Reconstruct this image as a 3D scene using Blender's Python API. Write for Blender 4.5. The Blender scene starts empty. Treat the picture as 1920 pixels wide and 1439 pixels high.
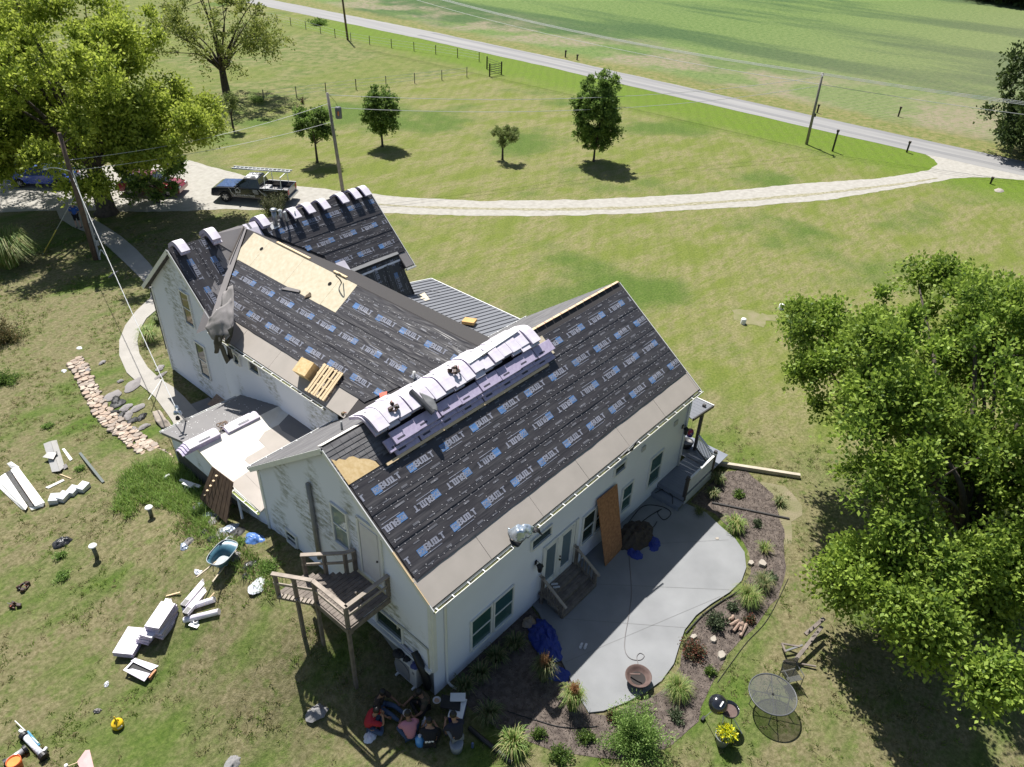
import bpy, bmesh, math, random
import numpy as np
from mathutils import Vector, Matrix, Euler
from mathutils import noise as mnoise
R = math.radians
sc = bpy.context.scene
COL = sc.collection
rng = np.random.default_rng(7)
random.seed(7)

# ------------------------------------------------------------------ camera
CAM = np.array([-9.124, -10.037, 21.115])
YAW, PITCH, ROLL, FPX = 0.696, -0.600, 0.042, 1415.8
_f = np.array([math.cos(PITCH)*math.cos(YAW), math.cos(PITCH)*math.sin(YAW), math.sin(PITCH)])
_r0 = np.array([math.sin(YAW), -math.cos(YAW), 0.0]); _u0 = np.cross(_r0, _f)
_r = math.cos(ROLL)*_r0 + math.sin(ROLL)*_u0
_u = -math.sin(ROLL)*_r0 + math.cos(ROLL)*_u0
cam = bpy.data.cameras.new('camera'); co = bpy.data.objects.new('camera', cam); COL.objects.link(co)
cam.sensor_width = 36.0; cam.lens = FPX/1920*36; cam.clip_start = .5; cam.clip_end = 6000
m = Matrix.Identity(4)
for i in range(3):
    m[i][0], m[i][1], m[i][2], m[i][3] = _r[i], _u[i], -_f[i], CAM[i]
co.matrix_world = m
sc.camera = co

# ------------------------------------------------------------------ sun, sky, exposure
SUN = Vector((0.255, 0.56, 1.0)).normalized()
sl = bpy.data.lights.new('sun', 'SUN'); so = bpy.data.objects.new('sun', sl); COL.objects.link(so)
sl.energy = 5.0; sl.angle = R(0.53); sl.color = (1.0, .97, .925)
so.rotation_euler = SUN.to_track_quat('Z', 'Y').to_euler()
w = bpy.data.worlds.new('World'); sc.world = w; w.use_nodes = True
nt = w.node_tree; nt.nodes.clear()
sky = nt.nodes.new('ShaderNodeTexSky'); sky.sky_type = 'NISHITA'; sky.sun_disc = False
sky.sun_elevation = math.asin(SUN.z); sky.sun_rotation = math.atan2(SUN.x, SUN.y)
sky.air_density = 1.0; sky.dust_density = 1.2
bg = nt.nodes.new('ShaderNodeBackground'); bg.inputs[1].default_value = 0.06
ow = nt.nodes.new('ShaderNodeOutputWorld')
nt.links.new(sky.outputs[0], bg.inputs[0]); nt.links.new(bg.outputs[0], ow.inputs[0])
sc.view_settings.view_transform = 'Standard'; sc.view_settings.look = 'None'
sc.view_settings.gamma = 1; sc.view_settings.use_curve_mapping = False
sc.view_settings.exposure = 0.6
sc.cycles.max_bounces = 6; sc.cycles.diffuse_bounces = 3; sc.cycles.glossy_bounces = 3
sc.cycles.transparent_max_bounces = 6; sc.cycles.caustics_reflective = False; sc.cycles.caustics_refractive = False

# ------------------------------------------------------------------ placing help
def sstep(a, b, x):
    t = min(1, max(0, (x-a)/(b-a))); return t*t*(3-2*t)
def hz(x, y):
    """height of the grass bank that climbs along the gable wall"""
    if x > .3 or x < -6.4 or y < .6 or y > 18: return 0.
    return 1.70*sstep(.9, 4.7, y)*(1-.75*sstep(6.5, 14.5, y))*(1-sstep(16, 18, y))*(1-sstep(1.0, 6.2, -x))
def G(u, v, z=0.0):
    """point of the place, at height z above the ground, that the surveyed photo shows at (u, v)"""
    d = _f + (u-960)/FPX*_r - (v-719.5)/FPX*_u
    p = CAM + (z-CAM[2])/d[2]*d
    if z < .6:
        for i in range(14):
            p = CAM + (.5*(z+hz(p[0], p[1]))+.5*p[2]-CAM[2])/d[2]*d
    return Vector(p)
def GX(u, v, x):
    d = _f + (u-960)/FPX*_r - (v-719.5)/FPX*_u
    return Vector(CAM + (x-CAM[0])/d[0]*d)
def GY(u, v, y):
    d = _f + (u-960)/FPX*_r - (v-719.5)/FPX*_u
    return Vector(CAM + (y-CAM[1])/d[1]*d)
def height(p, u, v):
    """height of a thing standing at p whose top the photo shows on row v"""
    for z in np.arange(0, 40, .05):
        d = np.array([p[0], p[1], z])-CAM
        if 719.5-FPX*(d@_u)/(d@_f) <= v: return float(z)
    return 40.
def PX(P):
    d = np.asarray(P, float)-CAM
    z = d@_f
    return 960+FPX*(d@_r)/z, 719.5-FPX*(d@_u)/z

# ------------------------------------------------------------------ materials
MATS = {}
def mat(name, col, rough=.6, var=None, scale=6., bump=0., bscale=40., metal=0., spec=.5, stretch=None, coords='Object', contrast=1., detail=6., trans=0., coat=0.):
    """plain procedural material: base colour mixed with var by noise, with fine relief"""
    if name in MATS: return MATS[name]
    m = bpy.data.materials.new(name); m.use_nodes = True; n = m.node_tree.nodes; l = m.node_tree.links
    b = n['Principled BSDF']; b.inputs['Roughness'].default_value = rough; b.inputs['Metallic'].default_value = metal
    b.inputs['Specular IOR Level'].default_value = spec; b.inputs['Coat Weight'].default_value = coat
    b.inputs['Base Color'].default_value = (*col, 1)
    tc = n.new('ShaderNodeTexCoord'); mp = n.new('ShaderNodeMapping'); l.new(tc.outputs[coords], mp.inputs[0])
    if stretch: mp.inputs['Scale'].default_value = stretch
    if var is not None:
        t = n.new('ShaderNodeTexNoise'); t.inputs['Scale'].default_value = scale; t.inputs['Detail'].default_value = detail
        l.new(mp.outputs[0], t.inputs[0])
        r = n.new('ShaderNodeMapRange'); r.inputs[1].default_value = .5-.25/contrast; r.inputs[2].default_value = .5+.25/contrast
        l.new(t.outputs[0], r.inputs[0])
        x = n.new('ShaderNodeMix'); x.data_type = 'RGBA'; x.inputs[6].default_value = (*col, 1); x.inputs[7].default_value = (*var, 1)
        l.new(r.outputs[0], x.inputs[0]); l.new(x.outputs[2], b.inputs['Base Color'])
    if bump:
        t2 = n.new('ShaderNodeTexNoise'); t2.inputs['Scale'].default_value = bscale; t2.inputs['Detail'].default_value = 5
        l.new(mp.outputs[0], t2.inputs[0])
        bp = n.new('ShaderNodeBump'); bp.inputs['Distance'].default_value = bump; bp.inputs['Strength'].default_value = .8
        l.new(t2.outputs[0], bp.inputs['Height']); l.new(bp.outputs[0], b.inputs['Normal'])
    if trans:
        tr = n.new('ShaderNodeBsdfTranslucent'); tr.inputs[0].default_value = (*[min(1, c*1.5) for c in col], 1)
        ms = n.new('ShaderNodeMixShader'); ms.inputs[0].default_value = trans
        o = n['Material Output']; l.new(b.outputs[0], ms.inputs[1]); l.new(tr.outputs[0], ms.inputs[2]); l.new(ms.outputs[0], o.inputs[0])
        if var is not None: l.new(x.outputs[2], tr.inputs[0])
    MATS[name] = m
    return m

# ------------------------------------------------------------------ objects
def link(o, parent=None):
    COL.objects.link(o)
    if parent is not None: o.parent = parent
    return o
def thing(name, label, cat, loc=(0, 0, 0), rz=0., group=None):
    o = bpy.data.objects.new(name, None); o.empty_display_size = .2; COL.objects.link(o)
    o.location = loc; o.rotation_euler = (0, 0, rz)
    o['label'] = label; o['category'] = cat
    if group: o['group'] = group
    return o
def tag(o, label, cat, group=None):
    o['label'] = label; o['category'] = cat
    if group: o['group'] = group
    return o
class MB:
    def __init__(s): s.v = []; s.f = []; s.m = []; s.n = 0
    def add(s, vs, fs, mi=0):
        k = len(s.v); s.v.extend([tuple(p) for p in vs]); s.f.extend([tuple(i+k for i in f) for f in fs]); s.m.extend([mi]*len(fs)); return s
    def quad(s, a, b, c, d, mi=0): return s.add([a, b, c, d], [(0, 1, 2, 3)], mi)
    def box(s, c, size, rot=None, mi=0, taper=1.0):
        x, y, z = [q/2 for q in size]
        vs = [Vector((i*x*(taper if k > 0 else 1), j*y*(taper if k > 0 else 1), k*z)) for k in (-1, 1) for j in (-1, 1) for i in (-1, 1)]
        M = rot if isinstance(rot, Matrix) else (Euler(rot).to_matrix() if rot is not None else Matrix.Identity(3))
        vs = [M @ p + Vector(c) for p in vs]
        return s.add(vs, [(0, 2, 3, 1), (4, 5, 7, 6), (0, 1, 5, 4), (2, 6, 7, 3), (0, 4, 6, 2), (1, 3, 7, 5)], mi)
    def slab(s, quad, th, mi=0):
        """thick plate under a planar polygon (counter-clockwise from outside)"""
        q = [Vector(p) for p in quad]; n = (q[1]-q[0]).cross(q[-1]-q[0]).normalized()*th; k = len(q)
        vs = q+[p-n for p in q]
        fs = [tuple(range(k)), tuple(range(2*k-1, k-1, -1))]+[(i, i+k, (i+1) % k+k, (i+1) % k) for i in range(k)]
        return s.add(vs, fs, mi)
    def beam(s, a, b, wd, ht, mi=0, up=(0, 0, 1)):
        a = Vector(a); b = Vector(b); d = b-a; L = d.length; d.normalize()
        upv = Vector(up)
        if abs(d.dot(upv)) > .98: upv = Vector((1, 0, 0))
        sd = d.cross(upv).normalized(); u2 = sd.cross(d)
        M = Matrix((d, sd, u2)).transposed()
        return s.box((a+b)/2, (L, wd, ht), M, mi)
    def tube(s, pts, r, n=8, mi=0, cap=True):
        pts = [Vector(p) for p in pts]; rs = r if isinstance(r, (list, tuple)) else [r]*len(pts)
        k = len(s.v); prev = None
        for i, p in enumerate(pts):
            d = (pts[min(i+1, len(pts)-1)]-pts[max(i-1, 0)])
            d = d.normalized() if d.length > 1e-9 else Vector((0, 0, 1))
            if prev is None: prev = Vector((1, 0, 0)) if abs(d.x) < .9 else Vector((0, 1, 0))
            a = (prev-d*prev.dot(d)).normalized(); b = d.cross(a); prev = a
            for j in range(n):
                t = 2*math.pi*j/n; s.v.append(tuple(p+(a*math.cos(t)+b*math.sin(t))*rs[i]))
        for i in range(len(pts)-1):
            for j in range(n):
                s.f.append((k+i*n+j, k+i*n+(j+1) % n, k+(i+1)*n+(j+1) % n, k+(i+1)*n+j)); s.m.append(mi)
        if cap:
            s.f.append(tuple(k+j for j in range(n-1, -1, -1))); s.m.append(mi)
            e = k+(len(pts)-1)*n; s.f.append(tuple(e+j for j in range(n))); s.m.append(mi)
        return s
    def lathe(s, prof, c=(0, 0, 0), n=20, mi=0, ax=None):
        """prof: list of (r, z)"""
        M = ax if ax is not None else Matrix.Identity(3); c = Vector(c); k = len(s.v)
        for r_, z in prof:
            for j in range(n):
                t = 2*math.pi*j/n; s.v.append(tuple(M @ Vector((r_*math.cos(t), r_*math.sin(t), z))+c))
        for i in range(len(prof)-1):
            for j in range(n):
                s.f.append((k+i*n+j, k+i*n+(j+1) % n, k+(i+1)*n+(j+1) % n, k+(i+1)*n+j)); s.m.append(mi)
        return s
    def build(s, name, mats, parent=None, smooth=False, bevel=0., loc=None):
        me = bpy.data.meshes.new(name); me.from_pydata(s.v, [], s.f)
        mats = mats if isinstance(mats, (list, tuple)) else [mats]
        for q in mats: me.materials.append(q)
        if len(mats) > 1: me.polygons.foreach_set('material_index', s.m)
        if smooth: me.polygons.foreach_set('use_smooth', [True]*len(me.polygons))
        me.update()
        o = bpy.data.objects.new(name, me); link(o, parent)
        if loc is not None: o.location = loc
        if bevel:
            bv = o.modifiers.new('bevel', 'BEVEL'); bv.width = bevel; bv.segments = 2; bv.limit_method = 'ANGLE'; bv.angle_limit = R(40)
        return o
def npmesh(name, V, F, mats, parent=None, mi=None, smooth=False):
    """fast mesh from numpy: V (n,3), F (m,k) with one k"""
    me = bpy.data.meshes.new(name); V = np.ascontiguousarray(V, dtype=np.float32); F = np.ascontiguousarray(F, dtype=np.int32); m_, k = F.shape
    me.vertices.add(len(V)); me.vertices.foreach_set('co', V.ravel())
    me.loops.add(m_*k); me.loops.foreach_set('vertex_index', F.ravel())
    me.polygons.add(m_); me.polygons.foreach_set('loop_start', np.arange(0, m_*k, k, dtype=np.int32)); me.polygons.foreach_set('loop_total', np.full(m_, k, dtype=np.int32))
    mats = mats if isinstance(mats, (list, tuple)) else [mats]
    for q in mats: me.materials.append(q)
    if mi is not None: me.polygons.foreach_set('material_index', np.ascontiguousarray(mi, dtype=np.int32))
    if smooth: me.polygons.foreach_set('use_smooth', np.ones(m_, dtype=bool))
    me.update(calc_edges=True); me.validate()
    o = bpy.data.objects.new(name, me); link(o, parent); return o
def copy_tree(o, parent=None):
    c = o.copy(); COL.objects.link(c)
    if parent is not None: c.parent = parent
    for ch in list(o.children): copy_tree(ch, c)
    return c
def poly(name, pts, z, m, parent=None, kind='structure', jitter=0., sub=1.0, th=0.):
    """ground sheet from an outline, optionally with a ragged edge or a visible thickness"""
    P = [Vector((p[0], p[1])) for p in pts]; Q = []
    for i in range(len(P)):
        a, b = P[i], P[(i+1) % len(P)]; L = (b-a).length; n = max(1, int(L/sub)) if jitter else 1
        for j in range(n):
            q = a.lerp(b, j/n)
            if jitter:
                nn = Vector((-(b-a).y, (b-a).x)).normalized(); q = q+nn*jitter*(mnoise.noise(Vector((q.x*.9, q.y*.9, 3.3)))*1.6+random.uniform(-.4, .4))
            Q.append(q)
    bm = bmesh.new(); vs = [bm.verts.new((q.x, q.y, z)) for q in Q]; f = bm.faces.new(vs); f.normal_update()
    if f.normal.z < 0: f.normal_flip()
    if th:
        r_ = bmesh.ops.extrude_face_region(bm, geom=[f])
        for e in r_['geom']:
            if isinstance(e, bmesh.types.BMVert): e.co.z += th
        for v in bm.verts: v.co.z -= th
    bmesh.ops.triangulate(bm, faces=[x for x in bm.faces if len(x.verts) > 4])
    if th: bmesh.ops.recalc_face_normals(bm, faces=bm.faces)
    me = bpy.data.meshes.new(name); bm.to_mesh(me); bm.free(); me.materials.append(m)
    o = bpy.data.objects.new(name, me); link(o, parent)
    if kind: o['kind'] = kind
    return o
def smooth_line(pts, n=6):
    """Catmull-Rom through points"""
    P = [Vector(p) for p in pts]; out = []
    for i in range(len(P)-1):
        a = P[max(i-1, 0)]; b = P[i]; c = P[i+1]; d = P[min(i+2, len(P)-1)]
        for j in range(n):
            t = j/n; out.append(.5*((2*b)+(c-a)*t+(2*a-5*b+4*c-d)*t*t+(3*b-a-3*c+d)*t**3))
    out.append(P[-1]); return out
# ------------------------------------------------------------------ ground
def ground_mat():
    m = bpy.data.materials.new('lawn_and_fields'); m.use_nodes = True; n = m.node_tree.nodes; l = m.node_tree.links
    b = n['Principled BSDF']; b.inputs['Roughness'].default_value = .9; b.inputs['Specular IOR Level'].default_value = .15
    geo = n.new('ShaderNodeNewGeometry'); sep = n.new('ShaderNodeSeparateXYZ'); l.new(geo.outputs['Position'], sep.inputs[0])
    def noise(scale, detail=4, stretch=(1, 1, 1), off=(0, 0, 0), rot=0., rough=.55):
        mp = n.new('ShaderNodeMapping'); mp.inputs['Scale'].default_value = stretch; mp.inputs['Location'].default_value = off; mp.inputs['Rotation'].default_value = (0, 0, rot)
        l.new(geo.outputs['Position'], mp.inputs[0])
        t = n.new('ShaderNodeTexNoise'); t.inputs['Scale'].default_value = scale; t.inputs['Detail'].default_value = detail; t.inputs['Roughness'].default_value = rough
        l.new(mp.outputs[0], t.inputs[0]); return t.outputs[0]
    def ramp(x, a, b_, lo=0., hi=1.):
        r = n.new('ShaderNodeMapRange'); r.inputs[1].default_value = a; r.inputs[2].default_value = b_; r.inputs[3].default_value = lo; r.inputs[4].default_value = hi
        r.interpolation_type = 'SMOOTHSTEP'; l.new(x, r.inputs[0]); return r.outputs[0]
    def mth(op, a, b_):
        k = n.new('ShaderNodeMath'); k.operation = op
        for i, q in enumerate((a, b_)):
            if isinstance(q, (int, float)): k.inputs[i].default_value = q
            else: l.new(q, k.inputs[i])
        return k.outputs[0]
    def mix(f, a, b_):
        x = n.new('ShaderNodeMix'); x.data_type = 'RGBA'
        if isinstance(f, (int, float)): x.inputs[0].default_value = f
        else: l.new(f, x.inputs[0])
        for i, q in ((6, a), (7, b_)):
            if isinstance(q, tuple): x.inputs[i].default_value = (*q, 1)
            else: l.new(q, x.inputs[i])
        return x.outputs[2]
    X, Y = sep.outputs[0], sep.outputs[1]
    # warped coordinates for soft zone limits
    wz = noise(.22, 4); Xw = mth('ADD', X, mth('MULTIPLY', mth('SUBTRACT', wz, .5), 5.)); Yw = mth('ADD', Y, mth('MULTIPLY', mth('SUBTRACT', wz, .5), 7.))
    big = noise(.075, 4, off=(3, 8, 0)); med = noise(.45, 6, off=(9, 1, 0), stretch=(.55, 1.2, 1), rot=.7); fine = noise(7., 8, rough=.7); tuft = noise(22., 6, rough=.75)
    green = mix(ramp(fine, .35, .68), (.068, .118, .018), (.130, .185, .036))
    dry = mix(ramp(fine, .32, .7), (.180, .168, .064), (.325, .285, .150))
    mowed = mix(ramp(fine, .3, .7), (.118, .158, .022), (.198, .222, .048))
    k1 = ramp(mth('ADD', mth('MULTIPLY', big, .45), mth('MULTIPLY', med, .65)), .41, .58)
    k1 = mth('MULTIPLY', k1, ramp(noise(2.4, 8, off=(4, 4, 0), rough=.72), .32, .54, .25, 1))
    dry_near = mix(ramp(fine, .32, .7), (.135, .122, .055), (.285, .245, .140))
    lawn = mix(k1, green, dry_near)
    lawn_far = mix(mth('MULTIPLY', ramp(mth('ADD', mth('MULTIPLY', big, .4), mth('MULTIPLY', med, .7)), .41, .60), ramp(noise(1.6, 8, off=(1, 9, 0), stretch=(.5, 1.4, 1), rot=.7, rough=.72), .36, .58, .1, .95)), mowed, dry)
    farf = ramp(Xw, 13., 26.)
    base = mix(farf, lawn, mix(ramp(big, .50, .64), lawn_far, green))
    # bright strip of ditch grass beside the road, and by the drive
    vivid = mix(ramp(fine, .3, .7), (.095, .165, .012), (.165, .240, .024))
    vivid = mix(mth('MULTIPLY', ramp(noise(1.1, 8, rough=.75, off=(6, 2, 0)), .42, .66), .55), vivid, (.130, .165, .035))
    ditch = mth('MULTIPLY', ramp(Xw, 59.5, 66.5), ramp(Yw, 110., 90., 0, 1))
    base = mix(ditch, base, vivid)
    # pasture beyond the fence: coarser, tan streaks
    past = mix(ramp(noise(.8, 9, stretch=(.8, 1.1, 1), rot=.8, rough=.75), .38, .62), (.105, .150, .032), (.235, .220, .095)); past = mix(mth('MULTIPLY', ramp(big, .42, .58), .5), past, mowed)
    base = mix(mth('MULTIPLY', ramp(Y, 59., 60.2), ramp(Xw, 65., 62.)), base, past)
    # dry verge past the road, then the bean field
    verge = mix(ramp(noise(1.3, 8, rough=.75), .38, .62), (.130, .165, .038), (.255, .225, .095))
    base = mix(ramp(Xw, 73., 76.), base, verge)
    soil = (.285, .235, .165)
    rowc = n.new('ShaderNodeTexWave'); rowc.inputs['Scale'].default_value = .42; rowc.inputs['Distortion'].default_value = 1.2; rowc.inputs['Detail'].default_value = 2; rowc.inputs['Detail Scale'].default_value = .3
    mpw = n.new('ShaderNodeMapping'); mpw.inputs['Rotation'].default_value = (0, 0, -.42); l.new(geo.outputs['Position'], mpw.inputs[0]); l.new(mpw.outputs[0], rowc.inputs[0])
    fgreen = mix(ramp(noise(1.5, 9, rough=.8), .36, .62), (.080, .150, .030), (.175, .235, .075))
    fdark = mix(ramp(noise(1.5, 9, rough=.8), .36, .62), (.035, .082, .026), (.082, .138, .044))
    streak = noise(.022, 5, stretch=(2.4, .55, 1), off=(2, 5, 0), rot=-.12)
    fcol = mix(ramp(streak, .46, .57), fgreen, fdark)
    fcol = mix(mth('MULTIPLY', ramp(rowc.outputs[0], .25, .8), mth('MULTIPLY', ramp(Y, 60., 5.), .55)), fcol, soil)
    fcol = mix(mth('MULTIPLY', mth('MULTIPLY', ramp(noise(.10, 5, off=(7, 7, 0)), .44, .60), ramp(Xw, 104., 88.)), ramp(noise(1.2, 8, rough=.75, off=(2, 2, 0)), .36, .6, .2, 1)), fcol, soil)
    base = mix(ramp(Xw, 79., 83.), base, fcol)
    mow = n.new('ShaderNodeTexWave'); mow.inputs['Scale'].default_value = .30; mow.inputs['Distortion'].default_value = 3.5; mow.inputs['Detail'].default_value = 3; mow.inputs['Detail Scale'].default_value = .6
    mpm = n.new('ShaderNodeMapping'); mpm.inputs['Rotation'].default_value = (0, 0, .95); l.new(geo.outputs['Position'], mpm.inputs[0]); l.new(mpm.outputs[0], mow.inputs[0])
    base = mix(mth('MULTIPLY', ramp(mow.outputs[0], .45, .75), mth('MULTIPLY', ramp(Xw, 78., 72.), .16)), base, mix(.5, base, (.03, .05, .010)))
    base = mix(ramp(noise(3.4, 10, rough=.8, off=(5, 5, 0)), .45, .62, .0, .38), base, mix(.45, base, (.035, .060, .012)))
    base = mix(ramp(noise(2.1, 10, rough=.82, off=(8, 3, 0)), .50, .66, .0, .35), base, mix(.5, base, (.30, .29, .13)))
    base = mix(ramp(tuft, .42, .68, .0, .42), base, mix(.5, base, (.02, .035, .008)))
    l.new(base, b.inputs['Base Color'])
    bp = n.new('ShaderNodeBump'); bp.inputs['Distance'].default_value = .06; bp.inputs['Strength'].default_value = .9
    l.new(mth('ADD', fine, mth('MULTIPLY', tuft, .6)), bp.inputs['Height']); l.new(bp.outputs[0], b.inputs['Normal'])
    return m
gm = ground_mat()
g = MB().quad((-900, -900, 0), (3000, -900, 0), (3000, 3000, 0), (-900, 3000, 0)).build('ground', gm); g['kind'] = 'structure'

V = []; nx_, ny_ = 40, 72
for j in range(ny_+1):
    for i in range(nx_+1):
        x = -6.6+6.8*i/nx_; y = .4+17.8*j/ny_; V.append((x, y, hz(x, y)+.003+(.03*mnoise.noise(Vector((x*1.5, y*1.5, 2))) if hz(x, y) > .05 else 0)))
g = npmesh('grass_bank', np.array(V), np.array([(j*(nx_+1)+i, j*(nx_+1)+i+1, (j+1)*(nx_+1)+i+1, (j+1)*(nx_+1)+i) for j in range(ny_) for i in range(nx_)]), gm, smooth=True); g['kind'] = 'structure'
gravel = mat('limestone_gravel', (.43, .41, .365), .95, (.31, .29, .25), 2.6, .02, 30, contrast=1.0, detail=10)
def drive_mat():
    m = bpy.data.materials.new('gravel_with_grass'); m.use_nodes = True; n = m.node_tree.nodes; l = m.node_tree.links
    return m
D_top = [G(*p) for p in [(-60, 338), (120, 318), (350, 300), (430, 322), (500, 343), (640, 358), (760, 371), (900, 377), (1100, 375), (1300, 365), (1500, 345), (1650, 335), (1740, 320), (1758, 308), (1752, 299), (1735, 290), (1700, 281)]]
D_bot = [G(*p) for p in [(2000, 352), (1920, 338), (1850, 333), (1800, 334), (1750, 342), (1700, 351), (1550, 376), (1400, 388), (1200, 400), (1050, 405), (900, 405), (720, 400), (560, 396), (420, 392), (300, 398), (150, 395), (-60, 400)]]
drive = poly('gravel_driveway', [p.xy for p in D_top]+[Vector((70.9, 9.2)), Vector((71.0, 4)), Vector((71.0, -4.))]+[p.xy for p in D_bot], .008, gravel, jitter=.10, sub=.3)
# grass that has grown up between the wheel tracks
strip = []
mid = [G(*p) for p in [(640, 378), (780, 388.5), (940, 392.5), (1050, 393), (1200, 389), (1400, 375.5), (1550, 362), (1690, 345), (1760, 334)]]
ml = smooth_line(mid, 10)
rail = []
for i, p in enumerate(ml):
    d = (ml[min(i+1, len(ml)-1)]-ml[max(i-1, 0)]).normalized(); nn = Vector((-d.y, d.x, 0)); t = i/(len(ml)-1)
    wd = .24*math.sin(math.pi*min(1, max(.04, t)))**.4*(.75+.6*random.random())
    rail.append((p+nn*wd, p-nn*wd))
ms_ = poly('grass_strip', [a.xy for a, b in rail]+[b.xy for a, b in reversed(rail)], .014, mat('track_grass', (.20, .19, .10), .95, (.36, .33, .24), 4, contrast=1.5), jitter=.06, sub=.3)
# road
road_m = mat('chip_seal_road', (.23, .226, .222), .9, (.30, .293, .28), .5, 0, 60, stretch=(2.2, .12, 1), coords='Object', contrast=1.2, detail=8)
xl = lambda y: 70.75+.0*y + (-.004*(y-40) if y > 40 else 0)
pts = [(xl(y)-(.10*(y-20)*0), y) for y in range(-60, 20, 8)]
poly('road', [(70.9, -300), (76.0, -300), (75.4, 10), (76.2, 30), (77.2, 55), (77.2, 80), (75.8, 120), (73, 170), (60, 400), (54, 400), (68, 170), (70.6, 120), (71.9, 80), (72.0, 55), (71.2, 30), (70.8, 10)], .012, road_m, jitter=.12, sub=1.5)
# darker wheel tracks worn on the road
for dx in (1.15, 3.9):
    poly('wheel_track', [(70.9+dx+a, y) for a, y in ((0, -60), (0, 10), (.45, 30), (1.2, 55), (1.2, 80))]+[(71.75+dx+a, y) for a, y in ((1.2, 80), (1.2, 55), (.45, 30), (0, 10), (0, -60))], .016,
         mat('worn_track', (.175, .174, .178), .85, (.24, .236, .23), .8, stretch=(2, .1, 1), contrast=1.1), jitter=.05, sub=1.5)

# walkway to the farmhouse
conc = mat('pale_concrete', (.40, .375, .335), .85, (.33, .31, .275), 1.6, .004, 60, detail=8)
wl = [(132, 366), (112, 374), (104, 390), (112, 410), (135, 425), (172, 440), (205, 466), (238, 497), (263, 522), (283, 545), (282, 560), (255, 585), (235, 612), (224, 640), (224, 668), (238, 700), (262, 722), (290, 745), (312, 775), (340, 815)]
wr = [(400, 800), (372, 775), (345, 745), (325, 727), (300, 712), (277, 690), (262, 665), (258, 642), (262, 620), (275, 598), (300, 577), (312, 560), (312, 540), (300, 522), (282, 497), (255, 468), (228, 445), (196, 424), (165, 405), (160, 392), (165, 378), (150, 367)]
poly('walkway', [G(*p).xy for p in wl]+[G(*p).xy for p in wr], .05, conc, th=.09)
poly('entry_slab', [(1.9, 19.4), (3.7, 19.2), (3.5, 15.6), (.4, 15.6)], .046, mat('dark_concrete', (.19, .185, .18), .8, (.25, .245, .235), 2), th=.08)  # concrete of a darker tone than the walkway

# patio
pc = mat('patio_concrete', (.275, .280, .285), .8, (.195, .20, .205), .75, .003, 80, contrast=1.0, detail=10)
pat = [(12.86, .28), (12.95, -1.15), (13.05, -1.9), (12.75, -2.75), (12.55, -3.45), (12.15, -4.05), (11.5, -4.45), (10.8, -4.62), (10.0, -4.55), (9.1, -4.32), (8.3, -4.18), (7.5, -4.2), (6.8, -4.4), (6.1, -4.62), (5.3, -4.66), (4.6, -4.5), (3.9, -4.25), (3.2, -3.9), (2.85, -3.6), (3.15, -2.9), (3.6, -2.1), (4.25, -.9), (4.7, -.1), (4.8, .28)]
poly('patio', pat, .06, pc, th=.16)
jm = mat('saw_cut_joint', (.18, .18, .18), .9)
for a, b in (((3.75, -2.0), (9.6, -4.4)), ((7.1, -.9), (10.1, -4.5)), ((9.4, -.6), (12.3, -3.3)), ((5.1, -.95), (7.6, -4.2))):
    a = Vector(a); b = Vector(b); nn = Vector((-(b-a).y, (b-a).x)).normalized()*.008
    poly('patio_joint', [a+nn, b+nn, b-nn, a-nn], .064, jm)

# mulch beds
mulch = mat('bark_mulch', (.085, .067, .057), .98, (.155, .125, .105), 5., .05, 30, contrast=2.2, detail=10)
bed1 = [(1.2, .28), (4.78, .28), (4.65, -.1), (3.6, -2.1), (2.85, -3.55), (3.2, -4.05), (4.0, -4.5), (5.2, -4.85), (6.2, -4.8), (7.0, -4.5), (8.2, -4.35), (9.2, -4.5), (10.2, -4.75), (11.4, -4.65), (12.3, -4.2), (12.9, -3.3), (13.3, -2.2), (13.2, -1.1), (15.7, -1.1), (16.6, -1.9), (16.0, -3.4), (14.4, -4.6), (12.6, -5.5), (11.0, -5.9), (9.2, -5.9), (7.6, -5.75), (6.2, -5.95), (4.9, -6.2), (3.6, -6.0), (2.6, -5.4), (1.9, -4.6), (1.2, -3.6), (.7, -2.4), (.55, -1.0), (.6, .0)]
poly('mulch_bed', bed1, .010, mulch, jitter=.06, sub=.4)
poly('bare_earth', [G(*p).xy for p in [(1372, 598), (1395, 588), (1430, 584), (1462, 592), (1458, 603), (1430, 611), (1398, 610)]], .010, mat('bare_earth_m', (.24, .21, .12), .95, (.165, .175, .055), 1.6, .03, 20, contrast=1.2, detail=10), jitter=.5, sub=.25)
poly('bare_lawn', [G(*p).xy for p in [(1330, 885), (1440, 900), (1500, 930), (1490, 1000), (1430, 1060), (1400, 1000), (1350, 950)]], .006, mat('dusty_lawn', (.24, .20, .13), .95, (.16, .16, .07), .9, .04, 14, contrast=1.8, detail=10), jitter=.5, sub=.5)

# grass blades on the near lawn (uncountable)
def inpoly(P, pts):
    x, y = P[:, 0], P[:, 1]; c = np.zeros(len(P), bool); n = len(pts)
    for i in range(n):
        x1, y1 = pts[i][0], pts[i][1]; x2, y2 = pts[(i+1) % n][0], pts[(i+1) % n][1]
        if y1 == y2: continue
        c ^= ((y1 > y) != (y2 > y)) & (x < (x2-x1)*(y-y1)/(y2-y1)+x1)
    return c
house_fp = [[(0.1, .2), (14.4, .2), (14.4, 8.7), (16.2, 8.7), (16.2, 17.2), (14.2, 17.2), (14.2, 22.7), (3.7, 22.7), (3.4, 15.5), (.1, 15.5)]]
KEEP = [pat, bed1, [G(*p).xy for p in wl]+[G(*p).xy for p in wr], [(1.9, 19.4), (3.7, 19.2), (3.5, 15.6), (.4, 15.6)]]+house_fp+[[p.xy for p in D_top]+[p.xy for p in D_bot]]
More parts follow.
